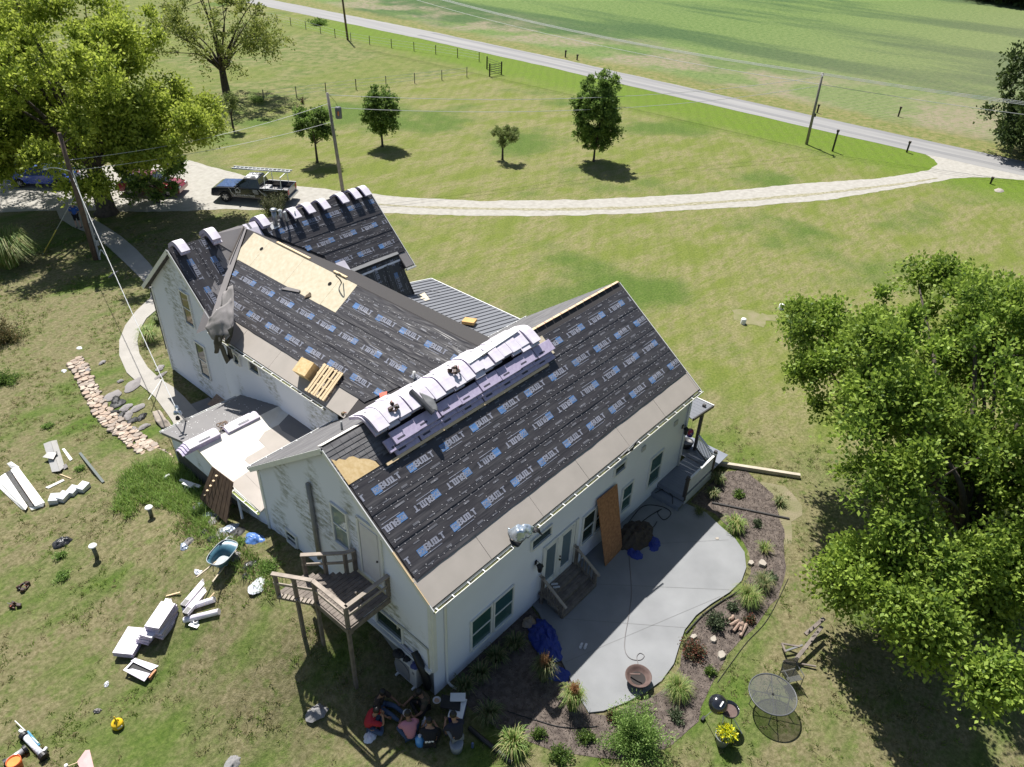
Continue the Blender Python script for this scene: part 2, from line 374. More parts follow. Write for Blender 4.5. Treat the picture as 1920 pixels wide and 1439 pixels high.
def blades(name, n, poly_, h, wd, mats_, dens=None, k=5, seed=1, lean=.5, spread=.05, patch=None):
    rg = np.random.default_rng(seed); xs = [p[0] for p in poly_]; ys = [p[1] for p in poly_]
    P = np.c_[rg.uniform(min(xs), max(xs), n), rg.uniform(min(ys), max(ys), n)]
    P = P[inpoly(P, poly_)]
    for q in KEEP: P = P[~inpoly(P, q)]
    if patch is not None:
        f = np.array([mnoise.noise(Vector((p[0]*patch, p[1]*patch, 5.))) for p in P]); P = P[rg.random(len(P)) < np.clip(.35+f*2.2, .04, 1)]
    N = len(P); P = np.repeat(P, k, 0)+rg.normal(0, spread, (N*k, 2)); M = len(P); gz = np.array([hz(p[0], p[1]) for p in P])
    a = rg.uniform(0, 2*np.pi, M); hh = h*rg.uniform(.5, 1.3, M); dx = np.cos(a)*wd/2; dy = np.sin(a)*wd/2
    ln = rg.normal(0, lean, (M, 2))*hh[:, None]
    V = np.zeros((M, 3, 3)); V[:, 0, :2] = P-np.c_[dx, dy]; V[:, 1, :2] = P+np.c_[dx, dy]; V[:, 2, :2] = P+ln; V[:, 2, 2] = hh; V[:, :, 2] += gz[:, None]
    mi = np.repeat(rg.choice(len(mats_), N, p=dens), k) if len(mats_) > 1 else None
    o = npmesh(name, V.reshape(-1, 3), np.arange(M*3).reshape(-1, 3), mats_, mi=mi); o['kind'] = 'stuff'; return o
gb1 = mat('grass_fresh', (.165, .250, .042), .7, (.22, .30, .06), 1.5, trans=.6)
gb2 = mat('grass_dry', (.36, .31, .175), .8, (.27, .25, .11), 1.2, trans=.55)
gb3 = mat('grass_deep', (.115, .180, .032), .7, (.16, .22, .045), 2, trans=.6)
nearlawn = [(-13.5, 3), (-9, -6), (-2, -12), (8, -19), (20, -22), (24, -10), (20, -2), (17, 6), (14, 28), (9, 46), (-1, 44), (-8, 28)]
for o in (blades('lawn_grass', 34000, nearlawn, .085, .030, [gb1, gb2, gb3], [.34, .44, .22], k=10, seed=3, spread=.055, lean=.8, patch=.5),):
    o['label'] = 'patchy green and straw lawn grass round the farmhouse'
# ------------------------------------------------------------------ the farmhouse
def siding_mat():
    m = mat('white_siding', (.81, .83, .90), .55, (.75, .77, .84), .8, .001, 60, detail=4)
    return m
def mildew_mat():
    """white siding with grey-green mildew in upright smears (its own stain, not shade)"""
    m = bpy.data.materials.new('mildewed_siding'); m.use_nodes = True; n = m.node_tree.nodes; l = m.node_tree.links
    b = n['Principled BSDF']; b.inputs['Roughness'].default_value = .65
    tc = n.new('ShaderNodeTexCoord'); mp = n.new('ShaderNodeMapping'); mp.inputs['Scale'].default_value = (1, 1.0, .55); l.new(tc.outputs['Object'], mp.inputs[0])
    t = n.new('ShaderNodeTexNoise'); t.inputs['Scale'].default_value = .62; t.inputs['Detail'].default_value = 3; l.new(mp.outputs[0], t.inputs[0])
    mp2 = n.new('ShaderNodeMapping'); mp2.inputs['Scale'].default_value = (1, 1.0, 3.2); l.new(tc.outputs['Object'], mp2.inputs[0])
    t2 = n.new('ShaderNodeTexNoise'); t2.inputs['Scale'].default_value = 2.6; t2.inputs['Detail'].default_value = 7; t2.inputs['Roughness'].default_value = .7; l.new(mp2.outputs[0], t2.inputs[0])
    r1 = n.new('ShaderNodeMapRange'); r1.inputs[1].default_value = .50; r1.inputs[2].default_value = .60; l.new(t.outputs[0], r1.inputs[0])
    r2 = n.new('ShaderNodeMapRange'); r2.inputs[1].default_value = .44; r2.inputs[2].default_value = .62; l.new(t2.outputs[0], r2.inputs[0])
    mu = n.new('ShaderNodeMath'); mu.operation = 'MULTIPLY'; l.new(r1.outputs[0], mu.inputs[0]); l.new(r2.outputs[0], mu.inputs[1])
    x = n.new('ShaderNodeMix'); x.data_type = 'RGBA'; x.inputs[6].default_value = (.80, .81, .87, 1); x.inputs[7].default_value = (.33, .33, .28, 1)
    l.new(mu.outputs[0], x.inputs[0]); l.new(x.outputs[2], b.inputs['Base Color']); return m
M_sid = siding_mat(); M_mil = mildew_mat()
M_found = mat('foundation_block', (.34, .335, .32), .9, (.24, .24, .225), 2, .01, 20)
M_trim = mat('white_trim', (.80, .80, .78), .45, (.72, .72, .70), 3)
M_glass = mat('window_glass', (.018, .030, .030), .06, (.035, .060, .055), .8, spec=.9)
M_glass2 = mat('window_glass_green', (.030, .085, .080), .08, (.050, .115, .110), 1.2, spec=.8)
M_glass3 = mat('door_glass', (.12, .17, .21), .08, (.16, .21, .25), 1.2, spec=.8)
M_alu = mat('gutter_white', (.82, .82, .80), .4)
M_gutin = mat('gutter_silt', (.16, .17, .06), .9, (.05, .05, .03), 3, contrast=2)
M_tan = mat('eave_membrane', (.43, .385, .34), .9, (.36, .325, .285), 1.3, .002, 60, contrast=.9, detail=9)
M_tan2 = mat('old_felt_grey', (.270, .250, .245), .9, (.215, .200, .195), 1.0, .004, 40, contrast=1.2, detail=9)
M_osb = mat('osb_board', (.72, .54, .29), .8, (.60, .42, .19), 9., .002, 60, contrast=1.6, detail=9)
M_osbp = mat('osb_pale', (.66, .59, .44), .8, (.56, .48, .33), 6., .002, 60, contrast=1.2, detail=9)
M_deck = mat('roof_sheathing_dark', (.05, .045, .045), .9)
M_shing = mat('weathered_shingle', (.185, .180, .180), .92, (.095, .092, .096), 3., .006, 50, stretch=(.35, 3, 3), contrast=1.6, detail=8)
M_metal = mat('grey_roof_metal', (.195, .200, .215), .45, (.165, .170, .185), .7, metal=.0, spec=.6)
M_wood = mat('weathered_wood', (.225, .190, .160), .85, (.135, .112, .095), 4., .004, 60, stretch=(1, 1, 1), contrast=1.6, detail=9)
M_pine = mat('fresh_pine', (.74, .58, .36), .75, (.64, .47, .27), 5.)
M_black = mat('black_metal', (.012, .012, .013), .45)

house = thing('farmhouse', 'white two-storey farmhouse with its roofs stripped and covered in black printed underlayment', 'house')
H_R = 7.535
def courses(name, P0, D, ext, z0, z1, nrm, m, ch=.13):
    """lap siding: boards of height ch along D from P0, ext(z) gives the stretch (t0, t1) at height z"""
    P0 = Vector(P0); D = Vector(D); nrm = Vector(nrm); b = MB(); z = z0
    while z < z1-1e-4:
        zt = min(z+ch, z1); a0, a1 = ext(z); c0, c1 = ext(zt)
        if a1 > a0:
            if c1 < c0: c0 = c1 = (c0+c1)/2
            p = lambda t, zz, o: P0+D*t+nrm*o+Vector((0, 0, zz))
            A, B_, C_, E_ = p(a0, z, .032), p(a1, z, .032), p(c1, zt, .004), p(c0, zt, .004)
            b.quad(A, B_, C_, E_); b.quad(p(a0, z, 0), p(a1, z, 0), B_, A)
        z = zt
    b.quad(P0+D*ext(z0)[0]+Vector((0, 0, z0)), P0+D*ext(z0)[1]+Vector((0, 0, z0)), P0+D*ext(z1-1e-3)[1]+Vector((0, 0, z1)), P0+D*ext(z1-1e-3)[0]+Vector((0, 0, z1)))
    return b.build(name, m, house)
sF, sB = .7293, .748           # slopes of the front wing's roof
zf = lambda y: 4.37+(y-.05)*sF
zb = lambda y: H_R-(y-4.39)*sB
# front wing
courses('siding_wall', (.13, .28, 0), (1, 0, 0), lambda z: (0, 14.22) if z > .001 else (0, 14.22), 0.02, 4.34, (0, -1, 0), M_sid)
def extA(z):
    y0 = max(.28, .05+(z-4.30)/sF); y1 = min(8.6, 4.39+(7.45-z)/sB)
    return (y0-.28, y1-.28)
w_ = courses('siding_wall', (.13, .28, 0), (0, 1, 0), extA, 1.18, 7.42, (-1, 0, 0), M_mil); w_['label'] = 'mildew-stained gable wall'
courses('siding_wall', (14.35, .28, 0), (0, 1, 0), extA, .1, 7.42, (1, 0, 0), M_sid)
courses('siding_wall', (.13, 8.6, 0), (1, 0, 0), lambda z: (0, 14.2), .1, 4.2, (0, 1, 0), M_sid)
fb = MB(); fb.box((.20, 4.44, .59), (.10, 8.32, 1.18)); fb.box((.5, .34, .55), (.66, .09, 1.1)); fb.build('foundation', M_found, house)
# corner boards, bottom ledge and sill line of the gable wall
for c_, s_ in (((.105, .32, 2.75), (.06, .12, 3.15)), ((.18, .245, 2.75), (.14, .06, 3.15)), ((.10, 8.55, 2.8), (.07, .13, 2.8)), ((14.36, .25, 2.2), (.14, .07, 4.2))): MB().box(c_, s_).build('corner_board', M_trim, house)
MB().box((.06, 4.4, 1.20), (.14, 8.2, .10)).build('ledge', M_trim, house)
# middle wing, back wing, side extension
courses('siding_wall', (3.5, 8.6, 0), (0, 1, 0), lambda z: (0, 8.0), 0.05, 4.9, (-1, 0, 0), M_mil)
courses('siding_wall', (10.6, 8.6, 0), (0, 1, 0), lambda z: (0, 8.0), .1, 4.9, (1, 0, 0), M_sid)
zcf = lambda y: 7.53-.948*(19.5-y)
def extC(z): 
    y0 = max(16.6, 19.5-(7.42-z)/.948); y1 = min(22.6, 19.5+(7.42-z)/.85); return (y0-16.6, y1-16.6)
courses('siding_wall', (3.8, 16.6, 0), (0, 1, 0), extC, .05, 7.38, (-1, 0, 0), M_mil)
courses('siding_wall', (13.9, 16.6, 0), (0, 1, 0), extC, .1, 7.38, (1, 0, 0), M_sid)
courses('siding_wall', (3.8, 16.6, 0), (1, 0, 0), lambda z: (0, 10.1), .1, 4.75, (0, -1, 0), M_sid)
courses('siding_wall', (3.8, 22.6, 0), (1, 0, 0), lambda z: (0, 10.1), .1, 4.8, (0, 1, 0), M_sid)
def extE(z):
    return (max(0, 10.62-(0)+0 if z < 2.42 else 12.6-(3.0-z)/.30)-10.62, min(15.3, 12.6+(3.0-z)/.30)-10.62)
courses('siding_wall', (.15, 10.62, 0), (0, 1, 0), extE, 1.35, 2.98, (-1, 0, 0), M_mil)
courses('siding_wall', (.15, 8.62, 0), (0, 1, 0), lambda z: (0, 2.0), 1.1, 2.34, (-1, 0, 0), M_mil)
courses('siding_wall', (.15, 15.3, 0), (1, 0, 0), lambda z: (0, 3.35), .1, 2.1, (0, 1, 0), M_sid)
M_stone = mat('foundation_stone', (.10, .092, .082), .95, (.055, .050, .046), 3, .04, 6)
MB().box((.24, 11.9, .67), (.14, 6.7, 1.34)).build('stone_foundation', M_stone, house)
# boards closing the corner strip beside the left wing
MB().box((3.78, 16.62, 2.9), (.1, .1, 5.6)).build('corner_board', M_trim, house); MB().box((3.78, 22.55, 2.3), (.1, .12, 4.5)).build('corner_board', M_trim, house)

# ---- roof decks (thick plates)
def deck(q, th=.16, m=None, name='roof_deck', label=None):
    o = MB().slab(q, th).build(name, m or M_deck, house)
    if label: o['label'] = label
    return o
deck([(-.02, .05, 4.37), (14.53, .05, 4.37), (14.53, 4.39, H_R), (-.02, 4.39, H_R)])
deck([(-.02, 4.39, H_R), (14.53, 4.39, H_R), (14.53, 8.88, zb(8.88)), (-.02, 8.88, zb(8.88))])
deck([(3.25, 4.6, 4.95), (7.07, 4.6, 7.50), (7.07, 19.5, 7.50), (3.25, 16.9, 4.95)])
deck([(7.07, 4.6, 7.50), (10.9, 4.6, 4.95), (10.9, 16.9, 4.95), (7.07, 19.5, 7.50)])
deck([(3.55, 16.85, zcf(16.85)), (14.18, 16.72, zcf(16.72)), (14.18, 19.5, 7.53), (3.55, 19.5, 7.53)])
deck([(13.62, 16.2, zcf(16.2)), (14.18, 16.2, zcf(16.2)), (14.18, 16.75, zcf(16.75)), (13.62, 16.75, zcf(16.75))])
deck([(3.55, 19.5, 7.53), (14.18, 19.5, 7.53), (14.18, 22.95, 4.6), (3.55, 22.95, 4.6)])
deck([(9.4, 15.28, 1.83), (13.95, 15.28, 1.83), (13.62, 16.75, 4.95), (9.4, 16.75, 4.95)], .1, label='steep lower roof slope')
MB().add([(13.93, 15.30, 1.75), (13.93, 16.6, 1.75), (13.63, 16.72, 4.85)], [(0, 1, 2)]).build('cheek', M_sid, house)
# left side extension: low gable and the shed part beside the front wing
M_white = mat('bright_sheathing', (.80, .775, .70), .85, (.70, .66, .56), 2.2, .002, 60, contrast=1.2, detail=9)
M_gfelt = mat('light_grey_felt', (.215, .207, .205), .9, (.185, .178, .176), 1.5, .003, 60)
deck([(-.1, 15.55, 2.11), (-.1, 12.6, 3.0), (3.5, 12.6, 3.0), (3.5, 15.55, 2.11)], .12, M_gfelt, 'felted_slope')
deck([(-.1, 12.6, 3.0), (-.1, 10.6, 2.40), (3.5, 12.4, 2.94), (3.5, 12.6, 3.0)], .12, M_white, 'bright_slope')
deck([(-.1, 10.6, 2.40), (-.1, 8.64, 2.40), (3.5, 8.64, 2.94), (3.5, 12.4, 2.94)], .11, M_white, 'shed_slope')
def GP(u, v, O, N):
    """point of a roof plane that the survey shows at (u, v)"""
    d = _f + (u-960)/FPX*_r - (v-719.5)/FPX*_u; N = np.array(N); t = ((np.array(O)-CAM)@N)/(d@N); return Vector(CAM+t*d)
NF = Vector((3.6, 0, .54)).cross(Vector((0, 1, 0))).normalized(); OF = (-.1, 9., 2.40)
def shed_sheet(px, m, name, h=.012, th=.008):
    q = [GP(u, v, OF, NF)+NF*h for u, v in px]
    if (q[1]-q[0]).cross(q[-1]-q[0]).dot(NF) < 0: q = q[::-1]
    MB().slab(q, th).build(name, m, house)
shed_sheet([(432, 907), (459, 889), (490, 920), (489, 961)], M_tan, 'eave_membrane')
shed_sheet([(459, 889), (476, 878), (510, 900), (503, 946), (490, 960), (490, 920)], M_tan, 'eave_membrane', .013)
shed_sheet([(476, 878), (456, 862), (497, 838), (540, 875), (510, 900)], M_tan, 'eave_membrane', .011)
shed_sheet([(497, 838), (478, 820), (523, 797), (545, 815), (600, 850), (560, 870), (540, 875)], M_tan, 'eave_membrane', .013)
shed_sheet([(523, 797), (529, 808), (600, 850), (640, 800), (600, 790), (546, 773)], M_gfelt, 'felt_sheet', .016)
# ---- underlayment strips, each with its print, in a frame of its own (x along, y down the slope, z out)
def felt_mat(name, dark):
    m = bpy.data.materials.new(name); m.use_nodes = True; n = m.node_tree.nodes; l = m.node_tree.links
    b = n['Principled BSDF']; b.inputs['Roughness'].default_value = .42; b.inputs['Specular IOR Level'].default_value = .55
    tc = n.new('ShaderNodeTexCoord'); dm = n.new('ShaderNodeMapping'); dm.inputs['Scale'].default_value = (.35, 1.6, 1); l.new(tc.outputs['Object'], dm.inputs[0])
    dn = n.new('ShaderNodeTexNoise'); dn.inputs['Scale'].default_value = 1.7; dn.inputs['Detail'].default_value = 9; dn.inputs['Roughness'].default_value = .7; l.new(dm.outputs[0], dn.inputs[0])
    dr = n.new('ShaderNodeMapRange'); dr.inputs[1].default_value = .46; dr.inputs[2].default_value = .72; dr.inputs[4].default_value = .6; l.new(dn.outputs[0], dr.inputs[0])
    dx = n.new('ShaderNodeMix'); dx.data_type = 'RGBA'; dx.inputs[6].default_value = (*dark, 1); dx.inputs[7].default_value = (*[.5*c+.065 for c in dark], 1); l.new(dr.outputs[0], dx.inputs[0]); l.new(dx.outputs[2], b.inputs['Base Color'])
    def nz(scale, st, rot, typ='RIDGED_MULTIFRACTAL', det=4):
        mp = n.new('ShaderNodeMapping'); mp.inputs['Scale'].default_value = st; mp.inputs['Rotation'].default_value = (0, 0, rot); l.new(tc.outputs['Object'], mp.inputs[0])
        t = n.new('ShaderNodeTexNoise'); t.noise_type = typ; t.inputs['Scale'].default_value = scale; t.inputs['Detail'].default_value = det; t.inputs['Distortion'].default_value = .35
        l.new(mp.outputs[0], t.inputs[0]); return t.outputs[0]
    a = nz(1.5, (.28, 2.4, 1), .10); c = nz(1.9, (.5, 2.2, 1), -.75); e = nz(3.2, (.4, 3, 1), .35)
    ad = n.new('ShaderNodeMath'); ad.operation = 'ADD'; l.new(a, ad.inputs[0]); l.new(c, ad.inputs[1])
    ad2 = n.new('ShaderNodeMath'); ad2.operation = 'MULTIPLY_ADD'; l.new(e, ad2.inputs[0]); ad2.inputs[1].default_value = .5; l.new(ad.outputs[0], ad2.inputs[2])
    bp = n.new('ShaderNodeBump'); bp.inputs['Distance'].default_value = .05; bp.inputs['Strength'].default_value = .5; l.new(ad2.outputs[0], bp.inputs['Height']); l.new(bp.outputs[0], b.inputs['Normal'])
    return m
M_felt = felt_mat('black_underlayment', (.040, .037, .040))
M_pblue = felt_mat('print_blue', (.085, .19, .40)); M_pgrey = felt_mat('print_grey', (.24, .25, .30)); M_pdim = felt_mat('print_dim', (.135, .135, .15)); M_cap = mat('nail_cap', (.42, .41, .42), .6)
FONT = {'B': ['1111.', '1...1', '1...1', '1111.', '1...1', '1...1', '1111.'], 'U': ['1...1']*6+['.111.'], 'I': ['111', '.1.', '.1.', '.1.', '.1.', '.1.', '111'], 'L': ['1...']*6+['1111'],
        'T': ['11111']+['..1..']*6, 'R': ['1111.', '1...1', '1...1', '1111.', '1.1..', '1..1.', '1...1'], 'X': ['1...1', '1...1', '.1.1.', '..1..', '.1.1.', '1...1', '1...1']}
def text_quads(s, x, y, h, out, fl=1, bold=.35):
    px = h/7; cx = x
    for ch in s:
        g_ = FONT[ch]
        for r_, row in enumerate(g_):
            c = 0
            while c < len(row):
                if row[c] == '1':
                    e = c
                    while e < len(row) and row[e] == '1': e += 1
                    out.append((cx+c*px-bold*px, cx+e*px+bold*px, y-h/2+r_*px-bold*.2*px, y-h/2+(r_+1)*px+bold*.2*px)); c = e
                else: c += 1
        cx += (len(g_[0])+1.2)*px
    return cx
def flip_rects(rs, cx, cy): return [(2*cx-b, 2*cx-a, 2*cy-d, 2*cy-c) for a, b, c, d in rs]
def logo(cx, cy, flip):
    blue, grey, wht = [(cx-.40, cx-.13, cy-.10, cy+.13)], [], []
    text_quads('RX', cx-.375, cy+.01, .15, wht, bold=.25)
    text_quads('BUILT', cx-.12, cy-.01, .19, grey, bold=.62)
    grey.append((cx-.30, cx+.40, cy+.155, cy+.175))
    if flip: blue, grey, wht = flip_rects(blue, cx, cy), flip_rects(grey, cx, cy), flip_rects(wht, cx, cy)
    return blue, grey, wht
def wrinkle(x, y, sd):
    return .007*mnoise.noise(Vector((x*.7, y*3.0, sd)))+.006*mnoise.noise(Vector((x*2.3+y*1.5, y*4-x, sd+9)))
def strip(O, A, Dn, s0, s1, a0, a1, flip, seed, name='underlayment_strip', phase=0., period=1.32, parent=None, lift=0., prints=True):
    """one run of underlayment. O ridge point, A unit along, Dn unit down-slope; a0(s), a1(s) the ends"""
    O = Vector(O); A = Vector(A).normalized(); Dn = Vector(Dn).normalized(); N = A.cross(Dn)
    if N.z < 0: N = -N
    f0 = a0 if callable(a0) else (lambda s: a0); f1 = a1 if callable(a1) else (lambda s: a1)
    sc_ = (s0+s1)/2; am = (f0(sc_)+f1(sc_))/2
    C0 = O+A*am+Dn*sc_
    M = Matrix((A, Dn, N)).transposed().to_4x4(); M.translation = C0
    L = f1(sc_)-f0(sc_); nx = max(4, int(L/.16)); ny = 9; W = s1-s0
    V = []; 
    for j in range(ny+1):
        s = s0+W*j/ny; b0, b1 = f0(s), f1(s)
        for i in range(nx+1):
            t = i/nx; x = b0+(b1-b0)*t; ed = 0
            yy = s-sc_
            if j == ny: yy += .025*mnoise.noise(Vector((x*1.3, seed, 0)))
            if i in (0, nx): ed = .03*mnoise.noise(Vector((s*4, seed+i, 2)))
            V.append((x-am+ed, yy, .022+lift+.020*j/ny+wrinkle(x-am, yy, seed)))
    F = [(j*(nx+1)+i, j*(nx+1)+i+1, (j+1)*(nx+1)+i+1, (j+1)*(nx+1)+i) for j in range(ny) for i in range(nx)]
    if A.cross(Dn).dot(N) < 0: F = [f[::-1] for f in F]; 
    Mx = Matrix((A, Dn, A.cross(Dn))).transposed().to_4x4(); Mx.translation = C0
    zs = 1 if A.cross(Dn).dot(N) > 0 else -1
    V = [(x, y, z*zs) for x, y, z in V]
    o = npmesh(name, np.array(V), np.array(F), M_felt, smooth=True); o.matrix_world = Mx
    if parent is not None: o.parent = parent
    if not prints: return o
    b = MB(); hgt = lambda x, y: (.027+lift+.020*(y+W/2)/W+wrinkle(x, y, seed)+.003)*zs
    # the rolls read one way from the street: letters run with +A when not flipped
    def put(rs, mi, dz=0.):
        for x0, x1, y0, y1 in rs:
            if f0(sc_+y0)-am+.02 > x0 or f1(sc_+y0)-am-.02 < x1: 
                x0 = max(x0, f0(sc_+y0)-am+.03); x1 = min(x1, f1(sc_+y0)-am-.03)
                if x1 <= x0+.01: continue
            y0 = max(-W/2+.01, y0); y1 = min(W/2-.02, y1)
            if y1 <= y0: continue
            n_ = max(1, int((x1-x0)/.09))
            for k_ in range(n_):
                u0 = x0+(x1-x0)*k_/n_; u1 = x0+(x1-x0)*(k_+1)/n_
                q = [(u0, y0), (u1, y0), (u1, y1), (u0, y1)]
                if zs < 0: q = q[::-1]
                b.add([(a, c, hgt(a, c)+dz*zs) for a, c in q], [(0, 1, 2, 3)], mi)
    rd = random.Random(int(seed*13)); x = -L/2-.6+phase
    while x < L/2+.6:
        bl, gr, wh = logo(x, 0., flip); put(bl, 0); put(gr, 1); put(wh, 1, .002)
        # small print between the big logos: short dim lines
        for yy in (-.36, .35):
            put([(x+.35+rd.uniform(-.1, .1), x+.62, yy-.035, yy+.03)], 2)
            put([(x-.35, x-.12, yy+.05, yy+.09)], 2)
        x += period
    put([(-L/2, L/2, -.455, -.447)], 2); put([(-L/2, L/2, .405, .412)], 2)
    # cap nails
    for yy, st in ((-.46, .26), (.44, .24), (.36, .45), (-.36, .5), (.15, .8), (-.18, .85)):
        x = -L/2+rd.random()*.2
        while x < L/2:
            cx, cy = x, yy+rd.uniform(-.02, .02)
            put([(cx-.013, cx+.013, cy-.013, cy+.013)], 3, .004); x += st*rd.uniform(.8, 1.25)
    p = b.build('print', [M_pblue, M_pgrey, M_pdim, M_cap], o); p['kind'] = 'stuff'
    return o
dA = Vector((0, -4.34, -3.165)).normalized()
for k_, (s0, s1, fl) in enumerate([(.30, 1.29, True), (1.24, 2.36, False), (2.31, 3.42, True), (3.37, 4.50, False)]):
    a0 = .06 if k_ else (lambda s: .06 if s > 1.26 else (1.15 if s > .95 else 8.55))
    if k_ == 0:
        strip((0, 4.39, H_R), (1, 0, 0), dA, .36, 1.29, 8.62, 14.45, True, 11., phase=.28, parent=house)
        strip((0, 4.39, H_R), (1, 0, 0), dA, 1.0, 1.29, 1.15, 8.65, True, 12., parent=house, prints=False)
    else:
        ph = {1: .12, 2: -.25, 3: .18}[k_]
        strip((0, 4.39, H_R), (1, 0, 0), dA, s0, s1, .05, 14.46, fl, 20.+k_, phase=ph, parent=house)
    
dB = Vector((-3.82, 0, -2.55)).normalized(); OB = (7.07, 0, 7.50)
zB = lambda s: 7.50-s*.5552
vA = lambda s: max(4.7, 4.39+(H_R-zB(s))/sB+.28)       # valley against the front wing
vC = lambda s: 19.5-(7.53-zB(s))/.948-.45               # valley against the back wing
strip(OB, (0, -1, 0), dB, .06, 1.48, lambda s: -11.48, lambda s: -vA(s), False, 31., phase=.2, parent=house)
strip(OB, (0, -1, 0), dB, 1.42, 2.62, lambda s: -vC(s), lambda s: -vA(s), True, 32., phase=.5, parent=house)
strip(OB, (0, -1, 0), dB, 2.57, 3.72, lambda s: -vC(s)-.0, lambda s: -vA(s)-.1, False, 33., phase=.1, parent=house)
dC = Vector((0, -2.5, -2.37)).normalized(); OC = (0, 19.5, 7.53)
vB = lambda s: 7.07+(s*.69)/ .667+.15     # right of the middle wing's valley
vL = lambda s: 7.07-(s*.69)/.667-.75
for k_, (s0, s1, fl, ph) in enumerate([(.03, 1.52, False, .15), (1.47, 2.50, True, .45), (2.45, 3.74, False, .0)]):
    strip(OC, (1, 0, 0), dC, s0, s1, lambda s: min(vB(s), 9.9), 14.12, fl, 41.+k_, phase=ph, parent=house)
# upright strips on the back wing, left of the valley, and on the steep slope
dCx = Vector((0, -2.5, -2.37)).normalized()
def vstrip(x0, x1, s0, s1, seed, flip=False, phase=0., O=OC, Dn=dC):
    # x runs down the slope here
    e = Vector((-1, 0, 0))
    return strip(Vector(O)+Vector((1, 0, 0))*((x0+x1)/2)+e*0, Dn, e, -(x1-x0)/2, (x1-x0)/2, s0, s1, flip, seed, phase=phase, parent=house, period=1.35)
vstrip(3.60, 4.68, .02, 3.40, 51., False, .35)
vstrip(4.62, 5.60, .02, 2.15, 52., False, .55)
vstrip(5.55, 6.45, .02, .80, 53., False, .2)
dD = Vector((0, -1.47, -3.12)).normalized()
vstrip(12.55, 13.66, .10, 3.35, 54., False, .35, O=(0, 16.75, 4.95), Dn=dD)
vstrip(11.45, 12.58, .10, 3.40, 55., False, .9, O=(0, 16.75, 4.95), Dn=dD)
vstrip(9.6, 11.48, .10, 3.40, 56., False, 1.2, O=(0, 16.75, 4.95), Dn=dD)
# ridge drip of the break
MB().beam((9.5, 16.80, 5.02), (13.66, 16.80, 5.02), .20, .03, up=(0, -.5, .8)).build('drip_edge', mat('dull_aluminium', (.25, .25, .25), .6), house)

# ---- eave membranes in panels, sheathing panels, old shingle courses
def panel(O, A, Dn, a0, a1, s0, s1, m, name, lift=.012, th=.012):
    O = Vector(O); A = Vector(A); Dn = Vector(Dn); N = A.cross(Dn)
    if N.z < 0: N = -N
    q = [O+A*a0+Dn*s1+N*lift, O+A*a1+Dn*s1+N*lift, O+A*a1+Dn*s0+N*lift, O+A*a0+Dn*s0+N*lift]
    if (q[1]-q[0]).cross(q[3]-q[0]).dot(N) < 0: q = q[::-1]
    return MB().slab(q, th).build(name, m, house)
x = -.02; k_ = 0
while x < 14.5:
    L_ = min(2.4, 14.5-x); panel((0, 4.39, H_R), (1, 0, 0), dA, x+.006, x+L_-.006, 4.40, 5.34, M_tan, 'eave_membrane', .012+.002*(k_ % 2)); x += L_; k_ += 1
y = 7.9; k_ = 0
while y < 16.4:
    L_ = min(2.3, 16.6-y); panel(OB, (0, 1, 0), dB, y+.006, y+L_-.006, 3.62, 4.58, M_tan, 'eave_membrane', .010+.002*(k_ % 2)); y += L_; k_ += 1
panel((0, 19.5, 7.53), (1, 0, 0), dC, 13.66, 14.16, 3.78, 4.54, M_tan2, 'eave_membrane')
# bare board on the middle wing ridge
for a0, a1, s1 in ((11.5, 12.45, 1.40), (12.46, 14.88, 1.46), (14.89, 17.3, 1.46), (17.31, 18.55, 1.46)):
    panel(OB, (0, 1, 0), dB, a0, a1, .02, s1, M_osbp, 'osb_panel', .016, .012)
for (yy, ss) in ((17.42, .52), (12.75, .50)):
    q = Vector(OB)+Vector((0, yy, 0))+dB*ss+Vector((-.0, 0, .024)); 
    ax = Matrix((Vector((0, 1, 0)), dB, Vector((0, 1, 0)).cross(dB))).transposed()
    MB().lathe([(.09, 0), (.09, .004), (.0, .004)], q, 14, ax=ax).build('vent_hole', mat('hole_black', (.006, .005, .005), 1.), house)
# pine edge strips and a torn felt edge along that ridge
MB().beam((7.12, 16.9, 7.56), (7.12, 14.6, 7.56), .10, .05).build('ridge_board', M_pine, house)
MB().beam((7.10, 13.0, 7.56), (7.10, 12.2, 7.56), .10, .05).build('ridge_board', M_pine, house)
# bare board on the front wing near the apex and leftover shingles
ragged = [(.02, 1.27), (1.13, 1.27), (1.10, 1.10), (.98, .95), (.86, .86), (.74, .80), (.62, .64), (.5, .60), (.36, .62), (.22, .50), (.12, .52), (.02, .40)]
N_A = Vector((1, 0, 0)).cross(dA); N_A = -N_A if N_A.z < 0 else N_A
MB().slab([Vector((0, 4.39, H_R))+Vector((1, 0, 0))*a+dA*s+N_A*.034 for a, s in ragged], .012).build('osb_panel', M_osb, house)
rd = random.Random(4)
for i in range(8):
    s0 = .02+i*.15; xe = 2.0
    x = -.02
    while x < xe:
        L_ = rd.choice((.3, .3, .22)); 
        q = [Vector((0, 4.39, H_R))+Vector((1, 0, 0))*a+dA*s+N_A*h for a, s, h in ((x+.004, s0+.15, .030), (x+L_-.004, s0+.15, .030), (x+L_-.004, s0-.02, .012), (x+.004, s0-.02, .012))]
        if s0 < .95: MB().slab(q, .008).build('old_shingle', M_shing, house)
        x += L_
